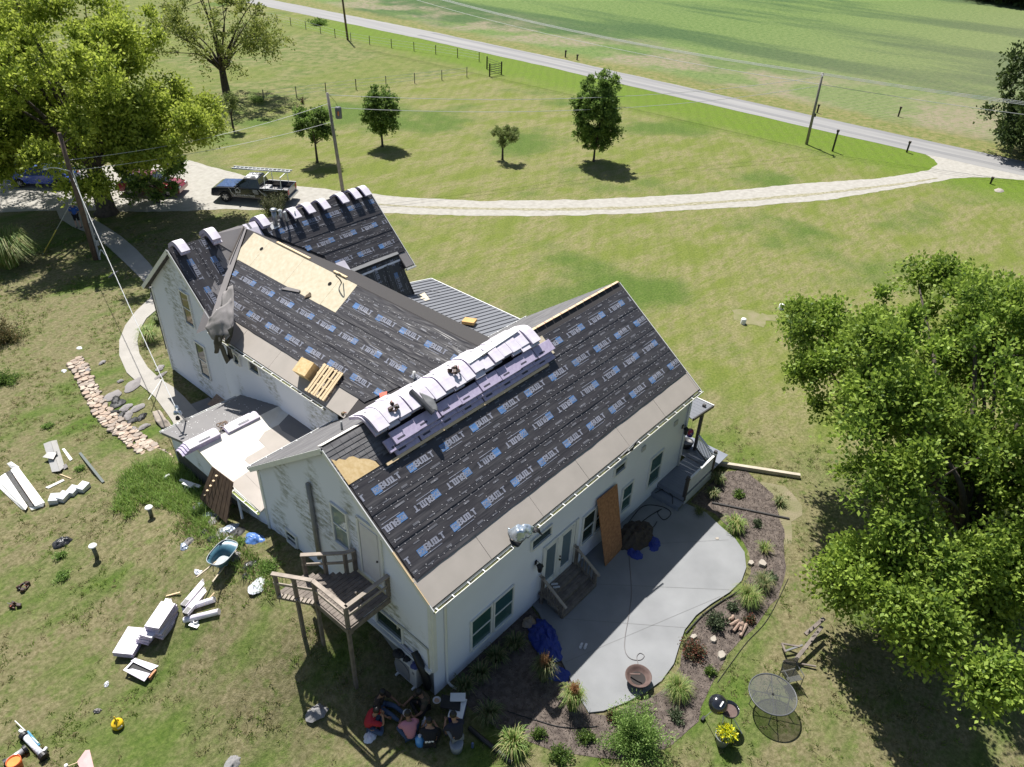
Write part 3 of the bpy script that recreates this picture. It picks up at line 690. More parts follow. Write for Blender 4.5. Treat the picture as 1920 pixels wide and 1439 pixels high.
# old grey courses on the back slope of the front wing
dA2 = Vector((0, 4.49, zb(8.88)-H_R)).normalized(); N_2 = Vector((1, 0, 0)).cross(dA2); N_2 = -N_2 if N_2.z < 0 else N_2
for i in range(27):
    s0 = .03+i*.205
    q = [Vector((0, 4.39, H_R))+Vector((1, 0, 0))*a+dA2*s+N_2*h for a, s, h in ((-.02, s0+.22, .032), (14.5, s0+.22, .032), (14.5, s0-.02, .012), (-.02, s0-.02, .012))]
    MB().slab(q[::-1], .01).build('shingle_course', M_shing, house)
# white membrane strip left of the ridge stack, copper-coloured ridge slot at the right
MB().slab([(.05, 4.44, H_R+.05), (1.9, 4.44, H_R+.05), (1.9, 4.72, H_R-.14), (.05, 4.72, H_R-.14)], .01).build('ridge_flap', mat('pale_flap', (.72, .68, .62), .7), house)
for i in range(12):
    x0 = 8.9+i*.465
    MB().beam((x0, 4.37, H_R+.035), (x0+.44, 4.37, H_R+.035), .10, .02).build('ridge_board', mat('copper_pine', (.55, .30, .17), .6, (.75, .55, .36), 4) if i % 3 else M_pine, house)
# rake trims
for a, b_ in (((-.03, .02, 4.36), (-.03, 4.39, 7.56)), ((14.545, .02, 4.36), (14.545, 4.39, 7.56)), ((-.03, 8.9, 4.18), (-.03, 4.39, 7.56)), ((14.545, 8.9, 4.18), (14.545, 4.39, 7.56)),
              ((3.53, 16.9, 5.10), (3.53, 19.5, 7.55)), ((3.53, 22.98, 4.62), (3.53, 19.5, 7.55)), ((14.2, 16.2, 4.43), (14.2, 19.5, 7.55))):
    a = Vector(a)-Vector((0, 0, .11)); b_ = Vector(b_)-Vector((0, 0, .11)); MB().beam(a, b_, .03, .17).build('rake_board', M_trim, house)
# fresh pine strip on the lower rake
MB().beam((-.045, .75, 4.91), (-.045, 1.55, 5.5), .05, .04).build('rake_board', M_pine, house)
MB().beam((-.045, .15, 4.47), (-.045, .72, 4.89), .03, .03).build('rake_board', M_pine, house)
# soffit of the left gable
MB().slab([(3.55, 19.5, 7.36), (3.79, 19.5, 7.36), (3.79, 22.9, 4.48), (3.55, 22.9, 4.48)][::-1], .02).build('soffit', M_trim, house)
MB().slab([(-.02, 4.39, 7.36), (.13, 4.39, 7.36), (.13, 8.8, 4.07), (-.02, 8.8, 4.07)][::-1], .02).build('soffit', M_trim, house)

# ---- gutters: trough, silt, straps
def gutter(a, b, out, name='gutter', wd=.13, straps=True, m_in=M_gutin):
    a = Vector(a); b = Vector(b); out = Vector(out).normalized(); up = Vector((0, 0, 1))
    mb = MB()
    prof = [(0, 0), (0, -.09), (wd*.75, -.10), (wd, -.03), (wd, .0), (wd-.014, 0), (wd-.014, -.028), (wd*.72, -.085), (.012, -.08), (.012, 0)]
    va = [a+out*p+up*q for p, q in prof]; vb = [b+out*p+up*q for p, q in prof]; k = len(prof)
    mb.add(va+vb, [(i, (i+1) % k, (i+1) % k+k, i+k) for i in range(k)]+[tuple(range(k-1, -1, -1)), tuple(range(k, 2*k))])
    o = mb.build(name, M_alu, house)
    MB().quad(a+out*.012-up*.055, b+out*.012-up*.055, b+out*(wd*.86)-up*.055, a+out*(wd*.86)-up*.055).build('silt', m_in, o)
    if straps:
        L_ = (b-a).length; n_ = max(2, int(L_/.62)); d = (b-a).normalized(); s_ = MB()
        for i in range(n_+1):
            p = a+d*(.12+(L_-.24)*i/n_); s_.beam(p-out*.02+up*.004, p+out*wd+up*.004, .03, .006)
        s_.build('gutter_strap', M_alu, o)
    return o
gutter((-.04, .04, 4.33), (14.57, .04, 4.33), (0, -1, 0))
gutter((-.06, 8.89, 4.15), (14.5, 8.89, 4.15), (0, 1, 0), m_in=M_shing)
gutter((3.24, 8.9, 4.92), (3.24, 16.6, 4.92), (-1, 0, 0))
gutter((-.12, 15.56, 2.10), (3.3, 15.56, 2.10), (0, 1, 0), wd=.10)
gutter((-.11, 10.35, 2.36), (-.11, 8.60, 2.36), (-1, 0, 0), m_in=mat('mossy_silt', (.17, .22, .05), .9, (.3, .34, .12), 5))
gutter((13.6, 16.19, 4.37), (14.22, 16.19, 4.37), (0, -1, 0), straps=False)
# downspouts
def downspout(pts, r=.045, m=M_alu):
    return MB().tube(pts, r, 8).build('downspout', m, house, smooth=True)
downspout([(.62, -.03, 4.24), (.62, .1, 4.02), (.62, .22, 3.85), (.62, .22, .25), (.66, .1, .1), (.72, -.1, .06)])
downspout([(-.17, 9.95, 2.28), (-.17, 9.95, .5), (-.3, 9.9, .25), (-.5, 9.85, .2)], .05)
downspout([(14.28, .2, 4.2), (14.28, .2, .5)], .04)
downspout([(3.74, 22.66, 4.5), (3.74, 22.66, 1.2)], .035, M_black)
# grey flue pipe up the gable
MB().tube([(.02, 5.46, 5.55), (.02, 5.46, 2.3)], .075, 10).build('flue_pipe', mat('grey_pipe', (.22, .215, .21), .6, (.3, .295, .29), 3), house, smooth=True)

# ---- windows and doors
def window(c, w, h, axis, out, panes=1, glass=M_glass, name='window', mull=True, label=None, fw=.07):
    """axis: unit vector along the wall; out: outward. One object with frame, pane and rail parts."""
    c = Vector(c); ax = Vector(axis); out = Vector(out); up = Vector((0, 0, 1))
    fr = MB(); M = Matrix((ax, out, up)).transposed()
    for sx in (-1, 1): fr.box(c+ax*sx*(w/2+fw/2)+out*.035, (fw, .07, h+2*fw), M)
    fr.box(c+up*(h/2+fw/2)+out*.035, (w, .07, fw), M); fr.box(c-up*(h/2+fw/2)+out*.045, (w, .11, fw), M)
    o = fr.build(name, M_trim, house, bevel=.004)
    for i in (0, 1) if mull else (0,):
        hh = h/2-.03 if mull else h
        cz = c+up*((h/4+.005)*(1 if i else -1) if mull else 0)+out*(.034 if i else .022)
        MB().box(cz, (w-.01, .012, hh), M).build('pane', glass, o)
    if mull: MB().box(c+out*.045, (w, .03, .045), M).build('sash_rail', M_trim, o)
    if label: o['label'] = label
    return o
F_ = (0, -1, 0); X_ = (1, 0, 0); Y_ = (0, 1, 0); L_out = (-1, 0, 0)
window((2.16, .26, 1.36), .86, 1.34, X_, F_, glass=M_glass2); window((3.20, .26, 1.34), .86, 1.34, X_, F_, glass=M_glass2)
window((4.98, .26, 3.22), .95, .34, X_, F_, mull=False); window((9.42, .26, 3.40), .62, .30, X_, F_, mull=False)
window((7.75, .26, 1.70), .66, 1.30, X_, F_); window((8.55, .26, 1.70), .66, 1.30, X_, F_)
window((10.25, .26, 1.42), .62, 1.20, X_, F_, glass=M_glass2); window((12.22, .26, 1.60), .82, 1.42, X_, F_, glass=M_glass2)
window((.11, 4.1, 4.60), .66, 1.50, Y_, L_out, glass=mat('pale_glass', (.16, .20, .22), .05, (.30, .36, .40), .9, spec=.9, contrast=1.5))
window((.11, 7.12, 2.0), .50, .44, Y_, L_out); window((.11, 2.15, 1.80), 1.15, .62, Y_, L_out, mull=False)
window((3.48, 15.18, 4.12), .38, .46, Y_, L_out, mull=False, name='octagon_window'); window((3.48, 13.9, 4.28), .62, .40, Y_, L_out, mull=False)
window((3.78, 19.38, 4.68), .66, 1.55, Y_, L_out, glass=mat('painted_reflection_glass', (.05, .06, .035), .05, (.15, .13, .07), .7, spec=.9, contrast=1.6)); window((3.78, 19.0, 2.15), .70, 1.70, Y_, L_out)  # upper pane: green-brown reflections painted into the glass colour
# octagon ring over the little window
MB().lathe([(.24, 0), (.30, 0), (.30, .05), (.24, .05), (.24, 0)], (3.42, 15.18, 4.12), 8, ax=Matrix(((0, 0, -1), (0, 1, 0), (1, 0, 0)))).build('round_trim', M_trim, house)
# french doors
fd = MB()
M_ = Matrix.Identity(3)
for x0, x1 in ((5.14, 5.22), (5.93, 6.10), (6.80, 6.88)): fd.box(((x0+x1)/2, .235, 1.50), (x1-x0, .08, 2.05))
fd.box((6.01, .235, 2.56), (1.74, .08, .08)); fd.box((6.01, .235, .52), (1.74, .10, .10))
for cx in (5.575, 6.45):
    fd.box((cx-.30, .225, 1.5), (.09, .05, 1.9)); fd.box((cx+.30, .225, 1.5), (.09, .05, 1.9)); fd.box((cx, .225, .68), (.55, .05, .22)); fd.box((cx, .225, 2.44), (.55, .05, .13))
fdo = fd.build('french_door', M_trim, house, bevel=.004)
for cx in (5.575, 6.45): MB().box((cx, .232, 1.56), (.53, .015, 1.64)).build('pane', M_glass3, fdo)
MB().lathe([(0, -.02), (.035, -.015), (.04, .02), (.0, .03)], (6.02, .13, 1.42), 10).lathe([(0, -.02), (.03, -.015), (.03, .02), (.0, .03)], (6.02, .13, 1.58), 10).build('handle', mat('dark_brass', (.05, .045, .03), .35, metal=.6), fdo)
MB().box((7.03, .23, 1.52), (.16, .05, 2.1)).build('door_trim', M_trim, house)
# gable door to the deck
gd = MB().box((.10, 2.72, 4.50), (.06, .86, 2.16)).build('side_door', mat('door_white', (.72, .70, .72), .5, (.66, .64, .66), 3), house, bevel=.004)
MB().box((.06, 2.72, 4.50), (.02, .74, 2.0)).build('door_panel', MATS['door_white'], gd)
for (c_, s_) in (((.09, 2.23, 4.5), (.08, .08, 2.3)), ((.09, 3.21, 4.5), (.08, .08, 2.3)), ((.09, 2.72, 5.65), (.08, 1.06, .08))): MB().box(c_, s_).build('door_trim', M_trim, house)
MB().lathe([(0, -.03), (.03, -.02), (.03, .02), (0, .03)], (.03, 2.40, 4.42), 10).build('handle', M_black, gd)
# small grey vent boxes on the front wall
for x_, z_ in ((11.0, 3.35), (13.35, 3.25)):
    MB().box((x_, .24, z_), (.26, .06, .22)).build('wall_vent', mat('vent_grey', (.50, .50, .49), .7), house, bevel=.01)

# roof tops: pipes
MB().tube([(8.55, 19.18, 7.2), (8.55, 19.18, 7.95)], .11, 14).lathe([(.16, 0), (.17, .05), (.11, .10), (0, .11)], (8.55, 19.18, 7.93), 14).build('chimney_pipe', mat('galvanised', (.45, .46, .47), .35, (.32, .33, .34), 3, metal=.7), house, smooth=True)
MB().slab([(8.25, 18.75, 6.86), (8.9, 18.75, 6.86), (8.9, 19.3, 7.38), (8.25, 19.3, 7.38)], .01).build('pipe_flashing', M_alu, house)
MB().tube([(9.15, 19.2, 7.2), (9.15, 19.2, 7.62), (9.1, 19.15, 7.72), (9.0, 19.1, 7.70)], .05, 10).build('vent_pipe', M_alu, house, smooth=True)
MB().tube([(9.0, 19.4, 7.35), (9.0, 19.4, 7.66)], .06, 10).lathe([(.0, .10), (.10, .04), (.10, -.02), (.0, -.03)], (9.0, 19.4, 7.72), 12).build('vent_cap', M_alu, house, smooth=True)
MB().tube([(9.58, 19.1, 7.1), (9.58, 19.1, 7.66)], .035, 10).build('vent_pipe', mat('pvc_white', (.78, .77, .73), .5), house, smooth=True)
MB().tube([(5.32, 6.45, 6.0), (5.32, 6.45, 6.62)], .05, 10).build('vent_pipe', MATS['pvc_white'], house, smooth=True)
MB().tube([(1.55, 5.6, 6.55), (1.55, 5.6, 6.98)], .035, 8).build('vent_pipe', mat('grey_pvc', (.3, .31, .30), .6), house, smooth=True)
MB().tube([Vector((7.0, 10.02, 7.3))+dB*.45-Vector((0, 0, 0)), Vector((7.0, 10.02, 7.34))+dB*.45+Vector((-.07, 0, .08))], .10, 10).build('vent_boot', M_black, house)

# ---- valley liner between back wing and middle wing, and the torn felt hanging there
vt = [Vector((7.07, 19.5, 7.52)), Vector((3.25, 16.80, 4.96))]
vd = (vt[1]-vt[0])
liner = []
for t in np.linspace(0, 1.02, 10):
    c = vt[0]+vd*t
    lw = .95*(1-t*.55) if t < .35 else .45
    yC = c.y; xC = c.x-lw; pC = Vector((xC, yC, c.z+.05+.0))           # up the back wing side: same y, same height
    yB = c.y-.40; pB = Vector((c.x, yB, c.z+.055))
    liner.append((pC, c+Vector((0, 0, .045)), pB))
b = MB()
for i in range(len(liner)-1):
    for j in range(2): b.quad(liner[i][j], liner[i][j+1], liner[i+1][j+1], liner[i+1][j])
b.build('valley_liner', M_tan2, house)
b = MB(); b.slab([Vector((5.35, 19.46, 7.57)), Vector((6.0, 18.72, 6.86)), Vector((7.25, 19.35, 7.50)), Vector((6.9, 19.5, 7.58))], .01).build('liner_patch', M_tan2, house)
MB().beam(Vector((7.02, 19.25, 7.60)), Vector((5.6, 18.42, 6.72)), .05, .03).build('liner_edge', mat('felt_edge', (.09, .075, .065), .9), house)
def crumple(name, pts_grid, m, parent=house, amp=.05, sub=7, seed=1., th=True, smooth=True, loc=None):
    """a rumpled sheet through a grid of points (rows of points)"""
    rows = len(pts_grid); cols = len(pts_grid[0]); V = []; nr = (rows-1)*sub; nc = (cols-1)*sub
    P = [[Vector(p) for p in r_] for r_ in pts_grid]
    for i in range(nr+1):
        u = i/sub; iu = min(int(u), rows-2); fu = u-iu
        for j in range(nc+1):
            v = j/sub; jv = min(int(v), cols-2); fv = v-jv
            p = (P[iu][jv]*(1-fu)+P[iu+1][jv]*fu)*(1-fv)+(P[iu][jv+1]*(1-fu)+P[iu+1][jv+1]*fu)*fv
            q = Vector((p.x*2.6+seed, p.y*2.6, p.z*2.6)); r2 = q*2.7
            d = mnoise.noise_vector(q)*amp+mnoise.noise_vector(r2)*amp*.45
            d += Vector((0, 0, 1))*(abs(mnoise.noise(q*1.7))*amp*1.2)
            V.append(p+d)
    F = [(i*(nc+1)+j, i*(nc+1)+j+1, (i+1)*(nc+1)+j+1, (i+1)*(nc+1)+j) for i in range(nr) for j in range(nc)]
    o = npmesh(name, np.array([tuple(v) for v in V]), np.array(F), m, smooth=smooth, parent=parent)
    if th:
        s = o.modifiers.new('thickness', 'SOLIDIFY'); s.thickness = .012
    return o
crumple('torn_felt', [[GX(392, 600, 3.2), GX(416, 575, 3.5), GX(436, 560, 3.9)], [GX(384, 615, 3.0), GX(414, 605, 3.1), GX(438, 600, 3.4)], [GX(400, 640, 2.9), GX(418, 640, 2.95), GX(437, 622, 3.1)]], M_tan2, amp=.06, seed=2)
crumple('torn_felt', [[GX(418, 548, 4.3), GX(437, 535, 4.2)], [GX(414, 590, 3.4), GX(438, 590, 3.5)], [GX(424, 640, 2.95), GX(437, 628, 3.1)]], M_tan2, amp=.06, seed=5)
M_bf = mat('torn_black_felt', (.012, .012, .013), .6)
crumple('torn_felt', [[GX(404, 628, 2.95), GX(420, 628, 2.95)], [GX(402, 645, 2.9), GX(416, 645, 2.9)], [GX(402, 662, 2.9), GX(409, 662, 2.9)]], M_bf, amp=.03, seed=7)
crumple('torn_felt', [[GX(411, 650, 2.85), GX(419, 646, 2.85)], [GX(418, 668, 2.85), GX(425, 664, 2.85)], [GX(425, 683, 2.85), GX(433, 676, 2.85)]], M_bf, amp=.02, seed=9)
crumple('torn_felt', [[GX(425, 650, 2.9), GX(434, 655, 2.9)], [GX(427, 664, 2.9), GX(436, 665, 2.9)], [GX(429, 676, 2.9), GX(437, 672, 2.9)]], M_bf, amp=.02, seed=13)
crumple('torn_felt', [[GX(425, 620, 3.1), GX(438, 612, 3.15)], [GX(422, 638, 3.0), GX(436, 632, 3.05)], [GX(424, 645, 3.0), GX(431, 645, 3.0)]], M_bf, amp=.03, seed=11)
crumple('torn_felt', [[(6.4, 5.6, 6.75), (6.0, 6.6, 6.6)], [(5.6, 6.2, 6.2), (5.3, 6.9, 6.25)]], M_tan2, amp=.03, seed=15)
crumple('torn_felt', [[(4.9, 6.9, 5.95), (5.2, 7.4, 5.95)], [(4.2, 7.4, 5.5), (4.35, 8.0, 5.5)]], M_tan2, amp=.03, seed=17)

# ---- metal porch roof behind, panel by panel
pw = .305; y = 9.0; k_ = 0
while y < 17.1:
    q = [(16.2, y+.004, 2.55), (16.2, y+pw-.004, 2.55), (10.75, y+pw-.004, 3.55), (10.75, y+.004, 3.55)]
    MB().slab(q, .02).beam(Vector((16.2, y, 2.565)), Vector((10.75, y, 3.565)), .022, .045).build('metal_panel', M_metal, house); y += pw; k_ += 1
MB().beam((16.22, 8.9, 2.53), (16.22, 17.15, 2.53), .05, .10).build('porch_fascia', M_alu, house)
MB().beam((10.8, 17.16, 3.53), (16.2, 17.16, 2.53), .05, .08).build('porch_fascia', M_trim, house)
for y_ in (9.3, 12.0, 14.6, 17.0): MB().box((16.05, y_, 1.25), (.12, .12, 2.5)).build('porch_post', M_trim, house)
MB().box((13.3, 13.0, .2), (5.2, 8.0, .4)).build('porch_floor', M_wood, house)
# ------------------------------------------------------------------ things lying on the roofs
M_wrap = mat('bundle_wrap_white', (.78, .75, .78), .5, (.60, .54, .63), 2.2, contrast=1.3, detail=8)
M_lil = mat('bundle_side_lilac', (.50, .44, .58), .55, (.42, .36, .50), 9., contrast=1.4)
def ridge_bundle(name, label, c, along, w_, prof, th=.09, group=None, printed=True, mats_=None):
    """a shingle bundle bent over a ridge: c ridge point, along unit vector, prof = [(across, height)] path"""
    t = thing(name, label, 'bundle', c, 0, group); A = Vector(along); S = Vector((0, 0, 1)).cross(A).normalized()
    pts = [S*a+Vector((0, 0, h)) for a, h in prof]; top = []; bot = []
    for i, p in enumerate(pts):
        d = (pts[min(i+1, len(pts)-1)]-pts[max(i-1, 0)]).normalized(); n_ = A.cross(d)
        if n_.z < 0: n_ = -n_
        bot.append(p); top.append(p+n_*th)
    b = MB(); k = len(pts); ring = []
    for sgn in (-1, 1):
        for q in (bot, top): ring.append([p+A*sgn*w_/2 for p in q])
    v = ring[0]+ring[1]+ring[2]+ring[3]; f = []; mi = []
    B0, T0, B1, T1 = 0, k, 2*k, 3*k
    for i in range(k-1):
        b.add([v[T0+i], v[T0+i+1], v[T1+i+1], v[T1+i]], [(0, 1, 2, 3)], 0); b.add([v[B0+i], v[B1+i], v[B1+i+1], v[B0+i+1]], [(0, 1, 2, 3)], 1)
        b.add([v[B0+i], v[B0+i+1], v[T0+i+1], v[T0+i]], [(0, 1, 2, 3)], 1); b.add([v[B1+i], v[T1+i], v[T1+i+1], v[B1+i+1]], [(0, 1, 2, 3)], 1)
    for i in (0, k-1): b.add([v[B0+i], v[T0+i], v[T1+i], v[B1+i]], [(0, 1, 2, 3)], 1)
    b.build('wrapper', mats_ or [M_wrap, M_lil], t)
    if printed:
        i = int(k*.62); u0 = top[i]; u1 = top[i+1]
        e = MB(); n2 = A.cross(u1-u0).normalized(); n2 = -n2 if n2.z < 0 else n2
        e.quad(u0-A*w_*.2+n2*.004, u0-A*w_*.02+n2*.004, u1-A*w_*.02+n2*.004, u1-A*w_*.2+n2*.004)
        e.build('wrapper_print', M_pdim, t)
    return t
def arc(half, drop, th0=0., n=10, shift=0.):
    """path over a ridge whose two sides fall by slope drop"""
    o = []
    for i in range(n+1):
        a = -half+2*half*i/n+shift; o.append((a, th0-drop*(math.sqrt(a*a+.02)-.14)))
    return o
# bundles over the back wing's ridge (ridge runs along x)
cxs = [(13.80, 1), (13.17, 1), (12.40, 1), (11.28, 1), (10.42, 1), (9.62, 1), (7.92, 2), (7.35, 0), (5.50, 3), (4.02, 2)]
names_ = ['shingle bundle at the far right end of the back ridge', 'shingle bundle on the back ridge, second from the far right end', 'shingle bundle on the back ridge, third from the far right end',
          'shingle bundle on the back ridge, fourth from the far right end', 'second shingle bundle right of the vent pipes on the back ridge', 'shingle bundle on the back ridge just right of the vent pipes',
          'bundle on the back ridge just left of the chimney pipe', 'flat tilted shingle bundle at the top of the bare board, left of the chimney pipe',
          'shingle bundle on the back ridge left of the grey valley felt', 'shingle bundle on the left gable peak']
for (x_, n_), lb in zip(cxs, names_):
    for j in range(max(1, n_)):
        h0 = .05+.10*j
        l2 = lb if n_ < 2 else lb+[', bottom of its stack', ', second in its stack', ', top of its stack'][j if j < n_-1 else 2]
        if n_ == 0: h0 = .07
        ridge_bundle('shingle_bundle', l2, (x_+random.uniform(-.03, .03), 19.5-.05-(.35 if n_ == 0 else 0)+random.uniform(-.04, .04), 7.55+(-.30 if n_ == 0 else 0)), (1, 0, 0), .40 if n_ else .62, arc(.50, .74, h0) if n_ else [(-.50, -.42), (-.2, -.16), (.1, .12), (.35, .28)], group='shingle bundles along the back ridge')
t_ = ridge_bundle('shingle_bundle', 'bundle bent over the edge above the steep dark slope', (10.35, 16.72, 5.06), (1, 0, 0), .52, [(.42, .38), (.2, .19), (.02, .04), (-.12, -.10), (-.24, -.32), (-.40, -.68), (-.44, -.78)][::-1], .10)
# stack on the front wing's ridge: a lower row down the slope and two layers bent over the ridge
OA = Vector((0, 4.39, H_R)); nx_ = 16; x0, x1 = 1.42, 8.72
stk = 'stacked shingle bundles on the front ridge'
pl = MB().box((0, 0, 0), (7.4, .09, .05)).build('support_plank', M_pine)
pl.location = OA+dA*1.36+N_A*.10+Vector((5.0, 0, 0)); pl.rotation_euler = (math.atan2(-dA.z, -dA.y)*1, 0, 0); tag(pl, 'long pine plank holding the bundle stack on the front slope', 'plank')
wds = (x1-x0)/nx_
def lowbundle(x, s_c, h, label, w2=.915, grp=stk):
    """a straight bundle lying along the slope, its long side parallel to the ridge"""
    t = thing('shingle_bundle', label, 'bundle', OA+Vector((x, 0, 0))+dA*s_c+N_A*(h+.03), 0, grp)
    M = Matrix((Vector((1, 0, 0)), dA, Vector((1, 0, 0)).cross(dA))).transposed()
    b = MB().box((0, 0, 0), (w2, .42, .085), M); o = b.build('wrapper', M_lil, t, bevel=.012)
    q = MB(); n3 = N_A*.0445
    def P_(a, c): return Vector((a, 0, 0))+dA*c+n3
    q.quad(P_(-.34, .12), P_(-.05, .12), P_(-.05, .06), P_(-.34, .06)).build('wrapper_print', MATS['bundle_print'] if 'bundle_print' in MATS else mat('bundle_print', (.07, .065, .09), .5), t)
    return t
ord_ = ['first', 'second', 'third', 'fourth', 'fifth', 'sixth', 'seventh', 'eighth', 'ninth', 'tenth', 'eleventh', 'twelfth', 'thirteenth', 'fourteenth', 'fifteenth', 'sixteenth']
for i in range(8):
    xx = x0+.75+i*.925
    if xx > x1+.1: break
    for lv, (sc2, hh) in enumerate(((1.10, .05), (.94, .14), (.82, .23))):
        lowbundle(xx+(.06, -.16, .10)[lv]+random.uniform(-.03, .03), sc2+random.uniform(-.015, .015), hh+.02, 'lilac bundle below the front ridge, %s row, %s from the left end' % (['lowest', 'middle', 'upper'][lv], ord_[i]))
for i in range(nx_):
    xx = x0-.02+(i+.5)*wds
    for lv in (0, 1):
        sh = random.uniform(-.03, .03); pr = []
        for a, h in arc(.52, .58, 0, 9, .0):
            pr.append((-a, h))
        r0 = ridge_bundle('shingle_bundle', 'white bundle bent over the front ridge, %s layer, %s from the left' % (['lower', 'upper'][lv], ord_[i]), OA+Vector((xx+random.uniform(-.01, .01)+.05*lv, -.06+sh*2.2, .19+.105*lv+random.uniform(-.015, .025)*lv)), (1, 0, 0), wds-.028, [(a, h) for a, h in arc(.55+random.uniform(-.06, .06), .62)], .092, stk, printed=(lv == 1 and i % 2 == 0))
def GT(u, v, up=.0):
    z = 7.8
    for i in range(12):
        p = G(u, v, z); z = .5*z+.5*(H_R+.38+up-.6*(math.sqrt((p.y-4.33)**2+.02)-.14))
    return G(u, v, z)
# board end, plank and tools on the stack
b = MB().slab([OA+Vector((9.28, 0, 0))+dA*s+Vector((a, 0, 0))+N_A*.07 for a, s in ((-.42, 1.12), (.02, 1.12), (.02, .36), (-.42, .36))], .02).build('board_offcut', M_osbp); tag(b, 'short pale board standing out at the right end of the bundle stack', 'board')
fp = lambda u, v, z: G(u, v, z)
b = MB().beam(GT(878, 681, .03), GT(971, 619, .05), .13, .03).build('metal_flashing', mat('pale_metal', (.70, .71, .70), .35, metal=.3)); tag(b, 'long pale metal flashing lying on the bundles of the front ridge', 'flashing')
b = MB().beam(GT(905, 668, .04), GT(945, 637, .04), .05, .03).build('pry_bar', M_black); tag(b, 'dark bar lying beside the pale flashing on the front ridge', 'bar')
b = MB().tube([GT(770, 733, .09), GT(812, 775, .09)], .085, 12).build('felt_roll', mat('roll_black', (.045, .046, .050), .4, (.08, .08, .085), 4)); tag(b, 'black roll of felt lying across the front ridge bundles', 'roll')
o = crumple('felt_offcut', [[GT(786, 736, .05), GT(812, 748, .05)], [GT(798, 755, .06), GT(820, 765, .03)], [GT(808, 770, .04), GT(822, 772, .02)]], mat('dusty_felt', (.14, .14, .14), .5, (.24, .24, .24), 5), None, .03, 6, 4.); tag(o, 'dusty black felt sheet draped beside the roll on the front ridge', 'felt')
def tool_belt(label, p, sz=.22, seed=1, cols=((.03, .02, .018), (.10, .05, .03)), cat='tool belt'):
    t = thing('tool_belt', label, cat, p, seed); rg = random.Random(seed)
    lea = mat('belt_leather%d' % (seed % 3), cols[0], .5, cols[1], 14, contrast=1.6)
    pts = [(math.cos(a)*sz*.8, math.sin(a)*sz*.55, .05+.02*math.sin(3*a)) for a in np.linspace(0, 5.4, 16)]
    MB().tube(pts, .028, 6).build('belt', lea, t, smooth=True)
    for i in range(3):
        a = i*2.0+rg.random(); c = Vector((math.cos(a)*sz*.7, math.sin(a)*sz*.5, .07))
        MB().box(c, (.13, .10, .13), (rg.uniform(-.5, .5), rg.uniform(-.5, .5), a), taper=1.15).build('pouch', lea, t, bevel=.02)
    for i in range(3):
        a = rg.uniform(0, 6); c = Vector((math.cos(a)*sz*.6, math.sin(a)*sz*.5, .12))
        MB().tube([c, c+Vector((rg.uniform(-.12, .12), rg.uniform(-.12, .12), .05))], .012, 6).build('tool_handle', mat('tool_steel', (.4, .4, .41), .4, metal=.6) if i else mat('tool_red', (.45, .10, .05), .5), t)
    return t
tool_belt('dark tool belt on the front ridge bundles near the left end', GT(737, 767), .22, 1)
tool_belt('dark tool belt on the middle of the front ridge bundles', GT(851, 697), .24, 2)
tool_belt('tool belt with brass fittings in the gutter valley where the two wings meet', G(650, 776, 4.95), .20, 3, ((.03, .02, .012), (.30, .20, .07)))
# shovel with red blade
sh = thing('roofing_shovel', 'orange-bladed shovel leaning over the front ridge bundles', 'shovel', G(740, 745, 7.7))
b0 = G(728, 739, 7.25)-sh.location; b1 = GT(768, 764, .03)-sh.location
MB().tube([b0, b1], .014, 6).build('handle', mat('grey_fibreglass', (.25, .25, .25), .5), sh)
MB().slab([b0+Vector((-.10, -.05, 0)), b0+Vector((.05, .12, .02)), b0+Vector((-.12, .30, -.06)), b0+Vector((-.26, .10, -.08))], .012).build('blade', mat('orange_red', (.62, .10, .05), .5), sh)
# boxes, board and pallet on the roofs
b = thing('osb_box', 'plywood box standing on the eave of the middle wing beside the pallet', 'box', Vector(OB)+Vector((0, 10.62, 0))+dB*3.86)
Mb = Matrix.Rotation(math.atan2(-dB.z, -dB.x), 3, 'Y')
for c_, s_ in (((0, 0, .46), (.60, .66, .02)), ((-.29, 0, .23), (.02, .66, .44)), ((.29, 0, .23), (.02, .66, .44)), ((0, -.32, .23), (.58, .02, .44)), ((0, .32, .23), (.58, .02, .44))):
    MB().box(c_, s_).build('panel', M_osb, b)
b.rotation_euler = (0, -.585, 0.1)
pal = thing('pallet', 'bare pine pallet lying on the tan eave of the middle wing', 'pallet', Vector(OB)+Vector((0, 9.62, 0))+dB*3.88+Vector((-.05, 0, .05)))
for i, (dy, wd) in enumerate(((-.50, .10), (-.38, .10), (-.21, .10), (-.02, .10), (.10, .10), (.27, .10), (.42, .13))): MB().box((0, dy, .10), (1.22, wd, .02)).build('slat', M_pine, pal, bevel=.003)
for dx in (-.55, -.18, .2, .55): MB().box((dx, 0, .045), (.05, 1.05, .09)).build('runner', M_pine, pal)
pal.rotation_euler = (0, -.585, .06)
b = MB().box((0, 0, 0), (.66, .60, .14)).build('cardboard_box', mat('plywood_brown', (.62, .38, .14), .7, (.52, .30, .10), 6), bevel=.008); b.location = GP(880, 606, (16.2, 12, 2.6), (1., 0, 5.45))+Vector((0, 0, .09)); b.rotation_euler = (0, .18, .5); tag(b, 'flat brown box on the grey metal porch roof', 'box')
for i, (a_, c_, lb) in enumerate((((856, 625), (884, 642), 'pine plank lying at the foot of the middle wing, left one of two'), ((900, 645), (923, 634), 'pine plank lying by the valley, right one of two'))):
    b = MB().beam(G(*a_, 3.35), G(*c_, 3.35), .20, .06).build('plank', M_osb); tag(b, lb, 'plank', 'planks on the porch roof')
b = MB().slab([G(783, 555, 3.0), G(796, 549, 3.0), G(806, 562, 3.0), G(785, 568, 3.0)], .012).build('plywood_offcut', M_osbp); tag(b, 'pale plywood offcut on the porch roof beside the steep dark slope', 'board')
